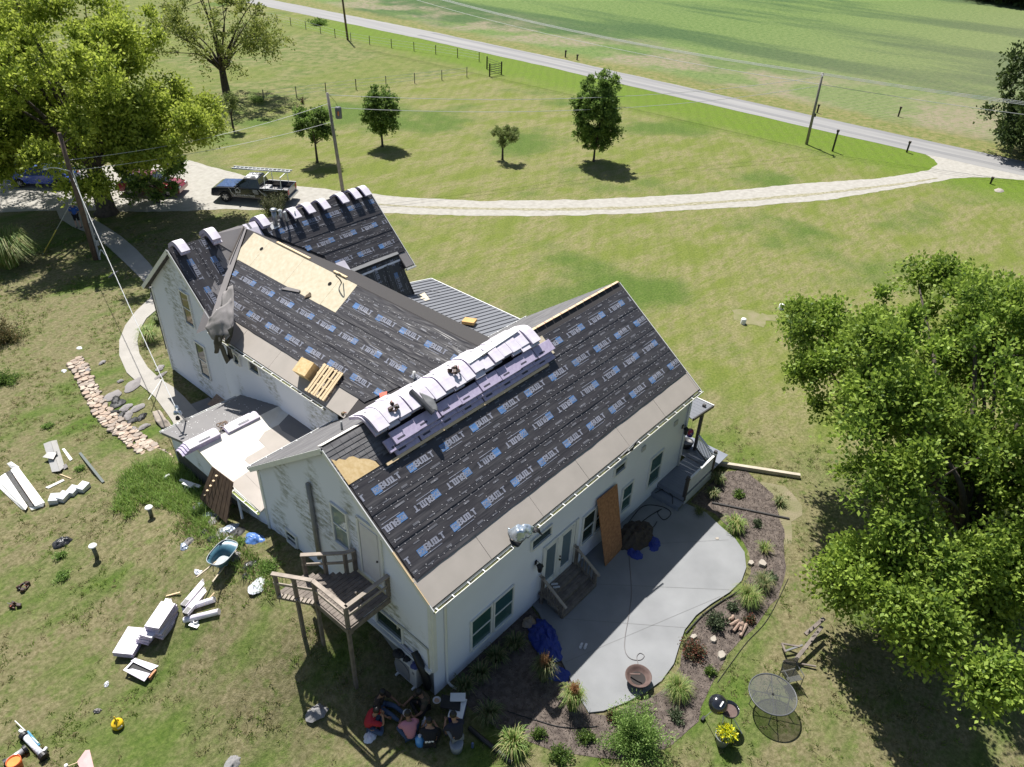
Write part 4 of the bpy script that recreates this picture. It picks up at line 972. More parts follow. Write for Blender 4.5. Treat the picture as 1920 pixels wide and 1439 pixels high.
b = MB().tube(smooth_line([G(776, 549, 3.1), G(790, 548, 3.05), G(803, 545, 3.05), G(815, 547, 3.0), G(826, 548, 3.0)], 5), .015, 5).build('cord', M_black); tag(b, 'thin black cord on the grey metal porch roof', 'cord')
# small scraps on the bare board
b = MB().slab([GP(527, 545, OB, (-2.55, 0, 3.82)), GP(540, 541, OB, (-2.55, 0, 3.82)), GP(564, 547, OB, (-2.55, 0, 3.82)), GP(561, 551, OB, (-2.55, 0, 3.82))], .03).build('scrap', M_tan2); b.location = (0, 0, .05); tag(b, 'grey felt scrap at the lower edge of the bare board', 'scrap')
o = crumple('scrap', [[GP(575, 556, OB, (-2.55, 0, 3.82)), GP(582, 550, OB, (-2.55, 0, 3.82))], [GP(570, 562, OB, (-2.55, 0, 3.82)), GP(584, 558, OB, (-2.55, 0, 3.82))]], mat('rusty_rag', (.10, .07, .04), .8), None, .06, 5, 8.); o.location = (0, 0, .06); tag(o, 'dark crumpled scrap on the lower edge of the bare board', 'scrap')
# hose standing at the right corner of the bare board
b = MB().tube(smooth_line([G(641, 520, 7.6), G(636, 514, 7.9), G(630, 517, 7.7), G(640, 530, 7.4), G(641, 560, 6.9), G(645, 575, 6.6)], 6), .025, 6).build('safety_rope', M_black); tag(b, 'black rope hanging over the right corner of the bare board', 'rope')
# foil-faced bag on the eave, bracket on the gutter
M_foil = mat('foil_bag', (.62, .70, .78), .22, (.35, .42, .50), 4, metal=.6, bump=.03, bscale=8)
ft = thing('foil_bag', 'crumpled silver and black bag caught on the front gutter', 'bag', G(985, 1003, 4.5))
L0 = ft.location
crumple('foil', [[G(952, 990, 4.7)-L0, G(970, 985, 4.9)-L0, G(990, 984, 4.9)-L0, G(1000, 990, 4.7)-L0], [G(953, 1005, 4.5)-L0, G(968, 1000, 4.95)-L0, G(985, 998, 4.95)-L0, G(998, 1002, 4.6)-L0], [G(957, 1014, 4.45)-L0, G(970, 1016, 4.6)-L0, G(982, 1014, 4.6)-L0, G(990, 1008, 4.5)-L0]], M_foil, ft, .09, 7, 3.)
crumple('liner', [[G(985, 984, 4.75)-L0, G(1003, 988, 4.7)-L0, G(1016, 1000, 4.5)-L0], [G(996, 1000, 4.65)-L0, G(1006, 1000, 4.6)-L0, G(1018, 1004, 4.4)-L0]], M_bf, ft, .06, 7, 6.)
crumple('liner', [[G(955, 1012, 4.45)-L0, G(975, 1018, 4.4)-L0, G(982, 1014, 4.4)-L0], [G(960, 1024, 4.35)-L0, G(972, 1025, 4.35)-L0, G(978, 1018, 4.35)-L0]], M_bf, ft, .04, 6, 9.)
br = thing('roof_bracket', 'black bracket standing on the front gutter near the right end', 'bracket', G(1178, 842, 4.45)); L0 = br.location
MB().beam(G(1164, 856, 4.42)-L0, G(1196, 824, 4.6)-L0, .05, .03).beam(G(1164, 856, 4.42)-L0, G(1186, 843, 4.40)-L0, .05, .03).beam(G(1186, 843, 4.40)-L0, G(1196, 824, 4.6)-L0, .04, .03).build('frame', M_black, br)
# bundles and rope on the left extension
for (a_, b_, lb, n_) in (((345, 822), (405, 800), 'longer stack of white shingle bundles on the ridge of the low extension', 4), ((418, 790), (480, 770), 'white shingle bundle on the ridge of the low extension, right of the rope', 2)):
    P0 = GP(a_[0], a_[1], (0, 12.6, 3.0), (0, .0, 1)); 
    xa = GY(a_[0], a_[1], 12.7).x; xb = GY(b_[0], b_[1], 12.7).x
    for j in range(n_):
        l3 = ('white bundle in the longer stack on the low extension' if n_ == 4 else 'white bundle right of the rope on the low extension')+', layer %s from the roof' % ['one', 'two', 'three', 'four'][j]
        dx = .10*(n_-1-j)*(1 if n_ == 4 else .3)
        t = thing('shingle_bundle', l3, 'bundle', ((xa+xb)/2-.0, 12.72, 3.02+.02), 0, 'bundles on the low extension'); hw = abs(xb-xa)/2
        sub = .055
        b = MB(); pr = [(-.26, -.10), (-.13, -.04), (0, -.0), (.13, -.04), (.26, -.10)]
        for i in range(4):
            for zz, mi in ((sub*(j+1), 0),):
                p = [Vector((-hw-dx, pr[i][0], pr[i][1]+zz)), Vector((hw, pr[i][0], pr[i][1]+zz)), Vector((hw, pr[i+1][0], pr[i+1][1]+zz)), Vector((-hw-dx, pr[i+1][0], pr[i+1][1]+zz))]
                b.slab(p, sub*.92, 0 if j == n_-1 else 1)
        b.build('wrapper', [M_wrap, M_lil], t)
        if j == n_-1: MB().quad((-.2, -.20, sub*(j+1)-.06), (.25, -.20, sub*(j+1)-.06), (.25, -.13, sub*(j+1)-.035), (-.2, -.13, sub*(j+1)-.035)).build('wrapper_print', M_pdim, t)
rt = thing('rope_coil', 'tangled brown rope between the white bundles on the low extension', 'rope', G(419, 803, 3.0)); rg = random.Random(5)
MB().tube(smooth_line([(rg.uniform(-.22, .22), rg.uniform(-.22, .22), .06+rg.uniform(0, .14)) for i in range(16)], 5), .018, 5).build('coil', mat('rope_brown', (.16, .10, .07), .8, (.32, .25, .18), 20), rt)
MB().tube(smooth_line([(0, 0, .08), tuple(G(405, 817, 2.85)-rt.location), tuple(G(392, 828, 2.8)-rt.location), tuple(G(394, 838, 2.75)-rt.location), tuple(G(399, 829, 2.8)-rt.location)], 5), .014, 5).build('tail', mat('rope_yellow', (.55, .52, .16), .7), rt)
# white debris crumbs on the grey slope
b = MB(); rg = random.Random(9)
for i in range(90):
    x = rg.uniform(0.1, 3.3); y = rg.uniform(13.2, 15.3); z = 3.0-(y-12.6)*.3017+.012; s_ = rg.uniform(.012, .03)
    b.box((x, y, z), (s_, s_, .01), (0, 0, rg.random()*3))
o = b.build('debris_crumbs', M_alu); o['kind'] = 'stuff'; o['label'] = 'white crumbs of torn shingle on the grey felt of the low extension'
# service mast with insulators and the twisted line arriving there
mst = thing('service_mast', 'power service mast with silver clamps at the eave of the low extension', 'service mast', (.95, 15.5, 2.1)); L0 = Vector((.95, 15.5, 2.1))
mast_top = G(333, 772, 3.3)
MB().tube([Vector((0, 0, 0)), mast_top-L0], .035, 8).build('mast', mat('galv2', (.5, .5, .5), .4, metal=.6), mst)
for i, (du, dv) in enumerate(((-4, 2), (4, 2), (0, 12), (-2, -8))):
    p = G(333+du, 772+dv, 3.3)-L0; MB().lathe([(0, -.10), (.09, -.06), (.07, .04), (0, .12)], p, 8).build('clamp', M_foil if i != 2 else M_black, mst)
MB().box((0, 0, .02), (.34, .30, .05)).build('boot', M_black, mst)
# ------------------------------------------------------------------ deck, steps, porch
rails_c = M_wood
M_wlit = mat('lit_wood', (.40, .34, .28), .85, (.27, .23, .19), 4., .003, 60, contrast=1.4)  # paler copy of the weathered wood, sunlight painted into its colour
dk = thing('deck', 'raised weathered wood deck at the upper gable door', 'deck', (0, 2.7, 0))
D0 = Vector((0, 2.7, 0)); zd = 3.22
outl = [(-1.48, 1.98), (.02, 1.98), (.02, 3.55), (-.22, 3.62), (-1.12, 4.50), (-2.10, 4.50), (-1.50, 3.45)]
# deck boards, one by one, run across the deck (along x)
def span(yv):
    xs = []
    n_ = len(outl)
    for i in range(n_):
        (x1, y1), (x2, y2) = outl[i], outl[(i+1) % n_]
        if (y1 > yv) != (y2 > yv): xs.append(x1+(yv-y1)/(y2-y1)*(x2-x1))
    return (min(xs), max(xs)) if len(xs) >= 2 else None
y = 2.0
while y < 4.49:
    s_ = span(y+.065)
    if s_: MB().box(((s_[0]+s_[1])/2, y+.065-2.7, zd), (s_[1]-s_[0], .128, .035)).build('deck_board', M_wood, dk)
    y += .14
def rim(a, b, z=zd-.12, h=.2): MB().beam(Vector((*a, z))-D0, Vector((*b, z))-D0, .04, h).build('rim_board', M_wood, dk)
for a, b in (((-1.48, 1.97), (.05, 1.97)), ((-1.50, 1.98), (-1.52, 3.45)), ((-1.52, 3.45), (-2.12, 4.5)), ((-2.12, 4.5), (-1.1, 4.52))): rim(a, b)
def post(p, z0, z1, w_=.10):
    if z0 == 0: z0 = hz(p[0], p[1])-.1
    MB().box((p[0], p[1]-2.7, (z0+z1)/2), (w_, w_, z1-z0)).build('post', M_wood, dk)
for p, z0 in (((-1.45, 2.03), 0), ((-1.50, 3.42), 0), ((-2.08, 4.47), zd-.2), ((.06, 2.03), zd), ((-.22, 3.62), zd-.9), ((-1.10, 4.48), zd-1.0), ((-.66, 4.05), zd-.2), ((.03, 3.52), zd), ((-1.8, 3.95), 0)): post(p, z0, zd+.86)
def rail(a, b, z, wd=.13, ht=.04, m=M_wlit, nm='rail'): MB().beam(Vector((*a, z))-D0, Vector((*b, z))-D0, wd, ht).build(nm, m, dk)
for a, b in (((-1.46, 2.02), (.10, 2.02)), ((-1.46, 1.98), (-1.50, 3.45)), ((-1.50, 3.45), (-2.14, 4.52)), ((-1.16, 4.5), (-.22, 3.62)), ((-.22, 3.62), (.06, 3.5))):
    rail(a, b, zd+.87)
    for zz in (.46,): rail(a, b, zd+zz, .035, .09, M_wlit, 'mid_rail')
MB().beam(Vector((-.55, 2.45, zd+.03))-D0, Vector((-.95, 2.2, zd+.9))-D0, .05, .05).build('brace', M_wood, dk)
for i in range(9):
    p = Vector((-1.52-.062*i, 3.5+.108*i, zd+.004))-D0; MB().beam(p, p+Vector((-.14, -.06, 0)), .085, .03).build('deck_board', M_wlit, dk)  # board ends in the paler wood that has sunlight painted in
# beam under the outer edge
MB().beam(Vector((-1.35, 2.0, zd-.28))-D0, Vector((-1.4, 3.4, zd-.28))-D0, .08, .16).build('beam', M_wood, dk)

st = thing('patio_steps', 'weathered wooden steps with slanted rails below the french doors', 'steps', (6.0, -.3, 0)); S0 = Vector((6.0, -.3, 0))
for i, (y0, y1, z) in enumerate(((.22, -.22, .46), (-.22, -.56, .31), (-.56, -.90, .17))):
    for j in range(3):
        w_ = (y0-y1)/3; MB().box(((5.02+6.98)/2-6.0, y0-w_*(j+.5)+.3, z), (1.96, w_-.012, .04)).build('tread_board', M_wood, st)
    MB().box((0, y1+.3+.01, z-.09), (1.94, .02, .14)).build('riser', M_wood, st)
for x_ in (5.05, 6.95):
    MB().box((x_-6, .12+.3-.05, .72), (.09, .09, 1.32)).box((x_-6, -.82+.3, .38), (.09, .09, .62)).build('newel', M_wood, st)
    MB().beam(Vector((x_, .20, 1.38))-S0, Vector((x_, -.98, .66))-S0, .10, .045).build('hand_rail', M_wlit, st)
    MB().beam(Vector((x_, .12, .62))-S0, Vector((x_, -.84, .18))-S0, .05, .09).build('lower_rail', M_wood, st)
    for i in range(6):
        t = (i+.8)/6.6; MB().beam(Vector((x_, .12-.95*t, .60-.42*t))-S0, Vector((x_, .12-.95*t, 1.28-.64*t))-S0, .03, .03).build('baluster', M_wood, st)
# pair of sandals on the steps, another by the patio
def sandals(label, p, rz):
    t = thing('sandals', label, 'sandals', p, rz)
    for s in (-1, 1):
        out = [(.0, -.12), (.04, -.10), (.045, 0), (.05, .08), (.02, .13), (-.02, .13), (-.04, .08), (-.03, 0), (-.035, -.10)]
        MB().slab([(x+s*.07, y+s*.02, .03) for x, y in out], .025).build('sole', mat('sandal_white', (.62, .62, .64), .6), t)
        MB().tube([(s*.07-.045, .04, .03), (s*.07, .05, .075), (s*.07+.045, .04, .03)], .012, 6).build('strap', MATS['sandal_white'], t)
sandals('white sandals on the top wooden step', G(1042, 1099, .49), .9)
sandals('pale shoes side by side on the shaded concrete patio', G(1094, 1212, .07), 1.9)

# porch at the right end
po = thing('side_porch', 'grey porch with white balusters at the right end of the house', 'porch', (14, 0, 0)); P0 = Vector((14, 0, 0))
M_pf = mat('porch_grey', (.215, .235, .28), .7, (.175, .19, .225), 2)
M_dark = mat('dark_post', (.055, .050, .048), .6)
nb = 14
for i in range(nb):
    MB().box((12.80+(i+.5)*.165-14+.0, -.35, .45), (.160, 1.26, .035)).build('floor_board', M_pf, po)
MB().box((1.75, .6, .45), (1.4, 3.2, .035)).build('side_floor', M_pf, po)
MB().box((12.78-14, -.35, .35), (.03, 1.28, .18)).build('riser', M_pf, po)
MB().box((12.55-14, -.40, .22), (.42, 1.28, .04)).box((12.34-14, -.40, .11), (.03, 1.26, .2)).build('lower_step', M_pf, po)
for a in np.arange(12.86, 15.1, .095): MB().box((a-14, -1.0, .22), (.075, .02, .42)).build('skirt_board', M_trim, po)
for p, z1 in (((12.84, -.96), 1.35), ((15.05, -.96), 1.35), ((15.75, .25), 2.75)): MB().box((p[0]-14, p[1], (z1+.2)/2+.1), (.12, .12, z1-.1)).build('post', M_dark, po)
for p in ((12.84, -.96), (15.05, -.96)): MB().box((p[0]-14, p[1], 1.37), (.17, .17, .04), taper=.8).build('post_cap', M_trim if p[0] > 13 else M_dark, po)
for a, b in (((12.9, -.96), (15.0, -.96)), ((15.05, -.9), (15.75, .2))):
    A_ = Vector((*a, 0)); B_ = Vector((*b, 0)); L_ = (B_-A_).length
    MB().beam(A_+Vector((0, 0, 1.28))-P0, B_+Vector((0, 0, 1.28))-P0, .09, .05).build('top_rail', M_trim, po)
    MB().beam(A_+Vector((0, 0, .60))-P0, B_+Vector((0, 0, .60))-P0, .05, .06).build('bottom_rail', M_trim if a[0] < 15 else M_dark, po)
    n_ = int(L_/.105)
    for i in range(n_):
        q = A_.lerp(B_, (i+.5)/n_)-P0; MB().box((q.x, q.y, .94), (.035, .035, .66)).build('baluster', M_trim, po)
q = [(14.35, .05, 3.0), (16.15, .05, 2.72), (16.15, 3.0, 2.72), (14.35, 3.0, 3.0)]
for i in range(7):
    x0_ = 14.35+.26*i; zz = lambda x: 3.0-(x-14.35)*.155
    MB().slab([Vector((x0_+.004, .05, zz(x0_)))-P0, Vector((x0_+.256, .05, zz(x0_+.26)))-P0, Vector((x0_+.256, 3.0, zz(x0_+.26)))-P0, Vector((x0_+.004, 3.0, zz(x0_)))-P0], .02).build('metal_panel', M_metal, po)
MB().beam(Vector((16.18, .0, 2.72))-P0, Vector((16.18, 3.0, 2.72))-P0, .05, .08).build('fascia', M_trim, po)
MB().beam(Vector((14.4, .02, 2.95))-P0, Vector((16.2, .02, 2.68))-P0, .05, .12).build('fascia', M_dark, po)
b = thing('hanging_ornament', 'round red and blue starred ornament hanging under the porch roof', 'ornament', G(1294, 812, 2.0))
MB().lathe([(0, -.20), (.12, -.16), (.16, 0), (.12, .15), (0, .19)], (0, 0, 0), 12).build('body', mat('ornament_red', (.40, .03, .04), .4, (.03, .03, .25), 3, contrast=4), b, smooth=True)
for k_ in range(5): MB().lathe([(0, 0), (.02, 0), (0, .02)], (-.12+.04*(k_ % 3)-.02, -.10+.02*k_-.03, .05+.04*(k_ % 2)), 5).build('star', M_trim, b)
MB().tube([(0, 0, .18), (0, 0, .75)], .006, 4).build('cord', M_black, b)
b = thing('planter', 'black planter bowl on the porch beside the dark corner post', 'planter', G(1286, 838, .47))
MB().lathe([(0, .02), (.22, .02), (.30, .30), (.27, .32), (.20, .28), (0, .26)], n=16).build('bowl', M_black, b, smooth=True)
def lantern(label, p):
    b = thing('wall_lantern', label, 'lantern', p)
    MB().box((0, -.02, .05), (.09, .03, .18)).tube([(0, -.02, .1), (0, -.12, .16), (0, -.2, .10)], .012, 6).build('bracket', M_black, b)
    MB().lathe([(0, .14), (.03, .12), (.13, .02), (.11, .0), (.10, -.02), (.07, -.24), (.03, -.28), (0, -.29)], (0, -.2, .0), 6).build('shade', M_black, b)
    MB().lathe([(.088, -.04), (.066, -.22)], (0, -.2, 0), 6).build('pane', M_glass, b)
lantern('black lantern left of the french doors', Vector((4.78, .25, 2.15))); lantern('black lantern at the right end of the front wall', Vector((14.02, .25, 2.65)))

# ------------------------------------------------------------------ by the front wall
b = thing('osb_sheet', 'orange-brown particle board leaning against the front wall', 'board', (8.75, -.5, .06))
MB().slab([Vector((7.95, -.60, .07))-b.location, Vector((9.12, -.55, .07))-b.location, Vector((9.30, .17, 2.75))-b.location, Vector((8.05, .17, 2.80))-b.location], .02).build('sheet', mat('osb_weathered', (.42, .20, .09), .85, (.28, .13, .06), 10, .002, 50, contrast=1.8), b)
def heap(name, label, cat, c, rx, ry, h, m, seed=1., amp=.09, n=22, rz=0, drape=.5):
    """a rumpled heap of cloth or foil, resting on the ground"""
    V = []; F = []
    for i in range(n+1):
        for j in range(n+1):
            u = -1+2*i/n; v = -1+2*j/n; k = math.sqrt(u*u+v*v); 
            sc_ = 1 if k < 1e-6 else max(abs(u), abs(v))/k
            x = u*sc_; y = v*sc_; r2 = math.sqrt(x*x+y*y); a = math.atan2(y, x)
            ed = 1+.28*mnoise.noise(Vector((math.cos(a)*1.3+seed, math.sin(a)*1.3, seed)))
            q = Vector((x*2.1+seed, y*2.1, seed)); zz = h*max(0, 1-r2**2.2)*(.55+.9*abs(mnoise.noise(q)))+abs(mnoise.noise(q*2.3))*amp*(1.1-r2)+.012
            V.append((x*rx*ed+mnoise.noise(q*1.9)*amp*.5, y*ry*ed+mnoise.noise(q*2.1+Vector((5, 0, 0)))*amp*.5, zz if r2 < .98 else .006))
    F = [(i*(n+1)+j, (i+1)*(n+1)+j, (i+1)*(n+1)+j+1, i*(n+1)+j+1) for i in range(n) for j in range(n)]
    o = npmesh(name, np.array(V), np.array(F), m, smooth=True); o.location = c; o.rotation_euler = (0, 0, rz); tag(o, label, cat); return o
M_btarp = mat('blue_tarp', (.012, .028, .20), .5, (.018, .045, .30), 3, bump=.04, bscale=12); M_camo = mat('brown_tarp', (.045, .035, .028), .8, (.085, .06, .04), 6, bump=.03, bscale=10)
M_silv = mat('silver_wrap', (.50, .56, .66), .32, (.34, .39, .50), 4, metal=.35, bump=.02, bscale=14); M_blubag = mat('blue_plastic', (.05, .13, .36), .35, (.12, .24, .55), 4, bump=.02, bscale=10)
M_whbag = mat('white_plastic', (.78, .79, .82), .4, (.66, .68, .74), 6, bump=.02, bscale=18); M_blkpl = mat('black_plastic', (.02, .02, .022), .3, (.05, .05, .055), 5, bump=.03, bscale=14)
heap('brown_tarp', 'dark brown tarp heaped against the front wall beside the leaning board', 'tarp', (9.95, -.55, .06), .95, .62, .42, M_camo, 2., .2, 34)
heap('blue_tarp', 'small blue tarp end sticking out of the brown heap', 'tarp', (10.15, -1.3, .06), .42, .22, .12, M_btarp, 3., rz=.5)
heap('blue_tarp', 'blue tarp flap under the leaning board', 'tarp', (9.2, -1.05, .06), .26, .3, .10, M_btarp, 5.)
heap('blue_tarp', 'big blue tarp heaped on the patio edge left of the wooden steps', 'tarp', G(1023, 1200, .06), .50, .80, .34, M_btarp, 4., .17, 34, rz=-.5)
heap('blue_tarp', 'blue tarp tail lying behind the orange grass clumps', 'tarp', G(1040, 1262, .03), .30, .5, .15, M_btarp, 7., rz=.4)
heap('grey_rag', 'grey and tan rag heap beside the steps', 'rag', G(992, 1168, .05), .26, .22, .16, mat('tan_rag', (.30, .27, .25), .8, (.42, .28, .14), 6), 6.)
# hose and cords on the patio
def cord(name, label, px, z=.075, r=.016, m=M_black, cat='hose', zs=None):
    p = [G(u, v, zs[i] if zs else z) for i, (u, v) in enumerate(px)]; o = MB().tube(smooth_line(p, 8), r, 6).build(name, m, smooth=True); tag(o, label, cat); return o
cord('black_hose', 'black hose looping on the shaded patio by the side porch', [(1175, 985), (1205, 950), (1240, 950), (1258, 962), (1245, 975), (1233, 962), (1240, 955), (1215, 970), (1200, 985), (1222, 990), (1232, 978)])
cord('black_hose', 'black hose lying over the porch step', [(1228, 925), (1245, 918), (1260, 930), (1261, 945)], zs=[.3, .3, .3, .3])
cord('garden_hose', 'thin grey hose running across the patio to the fire bowl', [(1185, 1005), (1180, 1040), (1183, 1085), (1184, 1120), (1178, 1160), (1172, 1195), (1172, 1220), (1182, 1235), (1200, 1238), (1208, 1230), (1200, 1225), (1194, 1232), (1197, 1248), (1199, 1262)], .072, .013, mat('hose_grey', (.16, .15, .15), .5))
cord('bed_hose', 'dark hose snaking through the mulch bed', [(905, 1300), (935, 1325), (970, 1340), (1010, 1352), (1045, 1362), (1080, 1365), (1120, 1362)], .03, .016)
# fire bowl
fb_ = thing('fire_bowl', 'rusty brown round fire bowl on the patio', 'fire pit', G(1195, 1278, .06))
M_rust = mat('rust', (.085, .050, .042), .75, (.13, .085, .072), 7, contrast=1.5)
MB().lathe([(0, .10), (.20, .12), (.33, .24), (.40, .30), (.42, .30), (.42, .285), (.34, .20), (.22, .08), (0, .06)], n=28).build('bowl', M_rust, fb_, smooth=True)
MB().lathe([(0, .135), (.24, .16)], n=20).build('ash', mat('ash', (.035, .03, .028), .95), fb_)
for a in range(3): MB().tube([(math.cos(a*2.1)*.25, math.sin(a*2.1)*.25, .12), (math.cos(a*2.1)*.32, math.sin(a*2.1)*.32, 0)], .02, 6).build('leg', M_rust, fb_)
MB().beam((-.1, .25, .25), (.0, -.05, .42), .05, .02).build('tongs', M_rust, fb_)
# kettle grill
gr = thing('kettle_grill', 'black kettle grill with its lid hung open beside the bowl', 'grill', G(1372, 1362, 0)); L0 = gr.location
c1 = G(1368, 1330, .75)-L0; c2 = G(1347, 1321, .95)-L0
M_enam = mat('black_enamel', (.015, .016, .020), .15, spec=.8, coat=.6)
MB().lathe([(0, -.26), (.16, -.22), (.26, -.10), (.29, .02), (.275, .02), (.24, -.08), (.14, -.17), (0, -.19)], c1, 24).build('bowl', M_enam, gr, smooth=True)
MB().lathe([(0, -.10), (.25, -.08)], c1, 20).build('grate', M_rust, gr)
axl = Euler((.45, -.35, 0)).to_matrix()
MB().lathe([(.29, -.04), (.28, .05), (.20, .16), (.08, .21), (0, .215)], c2, 24, ax=axl).build('lid', M_enam, gr, smooth=True)
MB().beam(c2+axl @ Vector((-.09, 0, .25)), c2+axl @ Vector((.09, 0, .25)), .04, .03).build('handle', M_alu, gr)
for a in range(3): MB().tube([c1+Vector((math.cos(a*2.1+.5)*.15, math.sin(a*2.1+.5)*.15, -.22)), Vector((math.cos(a*2.1+.5)*.34, math.sin(a*2.1+.5)*.34, 0))], .014, 6).build('leg', M_alu, gr)
MB().tube([c2+Vector((-.25, .05, -.1)), G(1322, 1345, .1)-L0], .012, 6).build('hook', M_alu, gr)
MB().box(G(1318, 1348, .05)-L0, (.16, .08, .1)).build('wheel_block', M_black, gr)
# pot with yellow flowers
pt_ = thing('flower_pot', 'tall grey pot of bright yellow flowers on the lawn beside the grill', 'flower pot', G(1352, 1395, 0))
MB().lathe([(0, 0), (.15, 0), (.23, .40), (.25, .44), (.22, .44), (.20, .38), (0, .36)], n=18).build('pot', mat('pot_grey', (.17, .19, .17), .7), pt_, smooth=True)
# round glass table
tb = thing('patio_table', 'round grey mesh-topped table standing on the lawn', 'table', G(1450, 1342, 0)); zt = .72
ctr = G(1449, 1302, zt)-tb.location
M_mesh = bpy.data.materials.new('table_mesh'); M_mesh.use_nodes = True
_n = M_mesh.node_tree.nodes; _l = M_mesh.node_tree.links; _b = _n['Principled BSDF']; _b.inputs['Base Color'].default_value = (.09, .093, .095, 1); _b.inputs['Roughness'].default_value = .35
_t = _n.new('ShaderNodeBsdfTransparent'); _m = _n.new('ShaderNodeMixShader'); _m.inputs[0].default_value = .38; _l.new(_b.outputs[0], _m.inputs[1]); _l.new(_t.outputs[0], _m.inputs[2]); _l.new(_m.outputs[0], _n['Material Output'].inputs[0])
tb.location = tb.location+Vector((ctr.x, ctr.y, 0)); M_frame = mat('table_frame', (.10, .105, .11), .4)
MB().lathe([(0, zt), (.70, zt)], n=48).build('mesh_top', M_mesh, tb)
MB().lathe([(.69, zt-.02), (.72, zt-.02), (.72, zt+.02), (.69, zt+.02), (.69, zt-.02)], n=48).build('rim', M_frame, tb, smooth=True)
for a in range(4): MB().tube([(0, 0, zt-.02), (math.cos(a*1.57+.5)*.69, math.sin(a*1.57+.5)*.69, zt-.015)], .014, 6).tube([(math.cos(a*1.57+.5)*.5, math.sin(a*1.57+.5)*.5, zt-.02), (math.cos(a*1.57+.5)*.56, math.sin(a*1.57+.5)*.56, 0)], .014, 6).build('leg', M_frame, tb)
MB().lathe([(.03, zt-.02), (.035, zt+.03), (.015, zt+.03)], n=10).build('umbrella_socket', M_black, tb)
# two folding chairs in the shade behind the table and broken timber frame
def chair(label, p, rz):
    c = thing('patio_chair', label, 'chair', p, rz)
    for s in (-1, 1): MB().tube([(s*.26, .22, 0), (s*.26, .20, .42), (s*.27, .24, .9)], .014, 6).build('rear_leg', M_frame, c); MB().tube([(s*.26, -.24, 0), (s*.26, -.22, .62), (s*.26, .22, .64)], .014, 6).build('front_leg', M_frame, c)
    MB().slab([(-.25, -.22, .44), (.25, -.22, .44), (.25, .22, .42), (-.25, .22, .42)], .01).build('seat', M_mesh, c); MB().slab([(-.26, .20, .46), (.26, .20, .46), (.26, .26, .92), (-.26, .26, .92)], .01).build('backrest', M_mesh, c)
chair('grey patio chair half in the tree shade behind the round table', G(1478, 1282, 0), -.6)
fr_ = thing('broken_bench', 'broken weathered wooden bench frame at the edge of the tree shade', 'bench', G(1505, 1225, 0)); L0 = fr_.location
MB().beam(G(1490, 1240, .25)-L0, G(1541, 1175, .5)-L0, .12, .05).build('long_board', M_wood, fr_)
for a, b_ in (((1466, 1207), (1500, 1213)), ((1470, 1222), (1505, 1210)), ((1466, 1207), (1473, 1223))): MB().beam(G(*a, .15)-L0, G(*b_, .25)-L0, .06, .04).build('slat', M_frame if a[1] > 1215 else M_wood, fr_)
MB().beam(G(1470, 1240, .05)-L0, G(1530, 1250, .1)-L0, .05, .05).build('leg', M_wood, fr_); MB().beam(G(1510, 1190, .3)-L0, G(1545, 1160, .5)-L0, .12, .08).build('arm', M_wood, fr_)
# firewood ring, rocks, landscape timbers, drain pipe
rg = random.Random(21)
wd_ = thing('firewood_pile', 'small pile of split firewood in the mulch bed', 'firewood', G(1382, 1178, .02)); M_log = mat('split_log', (.26, .17, .13), .85, (.36, .27, .21), 8, contrast=1.5)
for i in range(8): 
    MB().tube([(rg.uniform(-.35, .1), -.25+.09*i, .06+.07*(i % 3)), (rg.uniform(.15, .4), -.2+.075*i+rg.uniform(-.1, .1), .06+.08*(i % 2))], .055, 7).build('log', M_log, wd_)
M_rock = mat('pale_rock', (.40, .36, .30), .85, (.32, .28, .24), 4, .01, 20)
def rock(b, c, s, sd, mi=0, flat=.45):
    rg_ = random.Random(sd); n_ = rg_.randint(5, 7); top = []; bot = []
    a0_ = rg_.random()*6
    for i in range(n_):
        a = a0_+2*math.pi*i/n_+rg_.uniform(-.25, .25); r_ = s*rg_.uniform(.75, 1.1)
        top.append((c[0]+math.cos(a)*r_*.86, c[1]+math.sin(a)*r_*.86*.8, c[2]+s*flat*rg_.uniform(.8, 1.1))); bot.append((c[0]+math.cos(a)*r_, c[1]+math.sin(a)*r_*.8, c[2]-.02))
    k = len(top); b.add(top+bot, [tuple(range(k))]+[(i, i+k, (i+1) % k+k, (i+1) % k) for i in range(k)], mi); return b
for i, (u, v, s_, lb) in enumerate(((1428, 1058, .22, 'pale broken flagstone in the bed beside the patio curve'), (1408, 1057, .17, 'thin pale stone leaning on the broken flagstone'), (1353, 1230, .20, 'cream flat stone in the mulch below the firewood'), (1337, 1200, .16, 'white rock beside the dark red shrub'), (1300, 1195, .15, 'small tan rock between the patio and the shrub'), (1344, 1011, .10, 'small white stone by the patio step'))):
    o = rock(MB(), (0, 0, 0), s_, 50+i).build('rock', M_rock); o.location = G(u, v, .03); tag(o, lb, 'rock')
for a, b_, z, m_, lb in (((1338, 868), (1500, 893), .10, M_pine, 'pale landscape timber from the porch corner across the lawn'), ((1335, 943), (1480, 973), .03, M_dark, 'black drain pipe running from the porch towards the tree')):
    A_ = G(*a, z); B_ = G(*b_, z)
    o = (MB().beam(A_, B_, .16, .18) if m_ is M_pine else MB().tube([A_, B_], .05, 10)).build('landscape_timber' if m_ is M_pine else 'drain_pipe', mat('pale_timber', (.52, .46, .36), .8, (.40, .35, .27), 3) if m_ is M_pine else m_); tag(o, lb, 'timber' if m_ is M_pine else 'pipe')
o = MB().tube(smooth_line([G(880, 1365, .08), G(900, 1382, .09), G(935, 1410, .08), G(960, 1430, .08)], 6), .075, 10).build('drain_pipe', mat('ribbed_black', (.02, .02, .02), .5)); tag(o, 'black corrugated drain pipe running through the lower bed', 'pipe')
cord('bed_edging', 'thin black edging along the outer side of the mulch bed', [(1478, 1085), (1440, 1160), (1400, 1205), (1370, 1245), (1345, 1280)], .02, .010, M_black, 'edging')
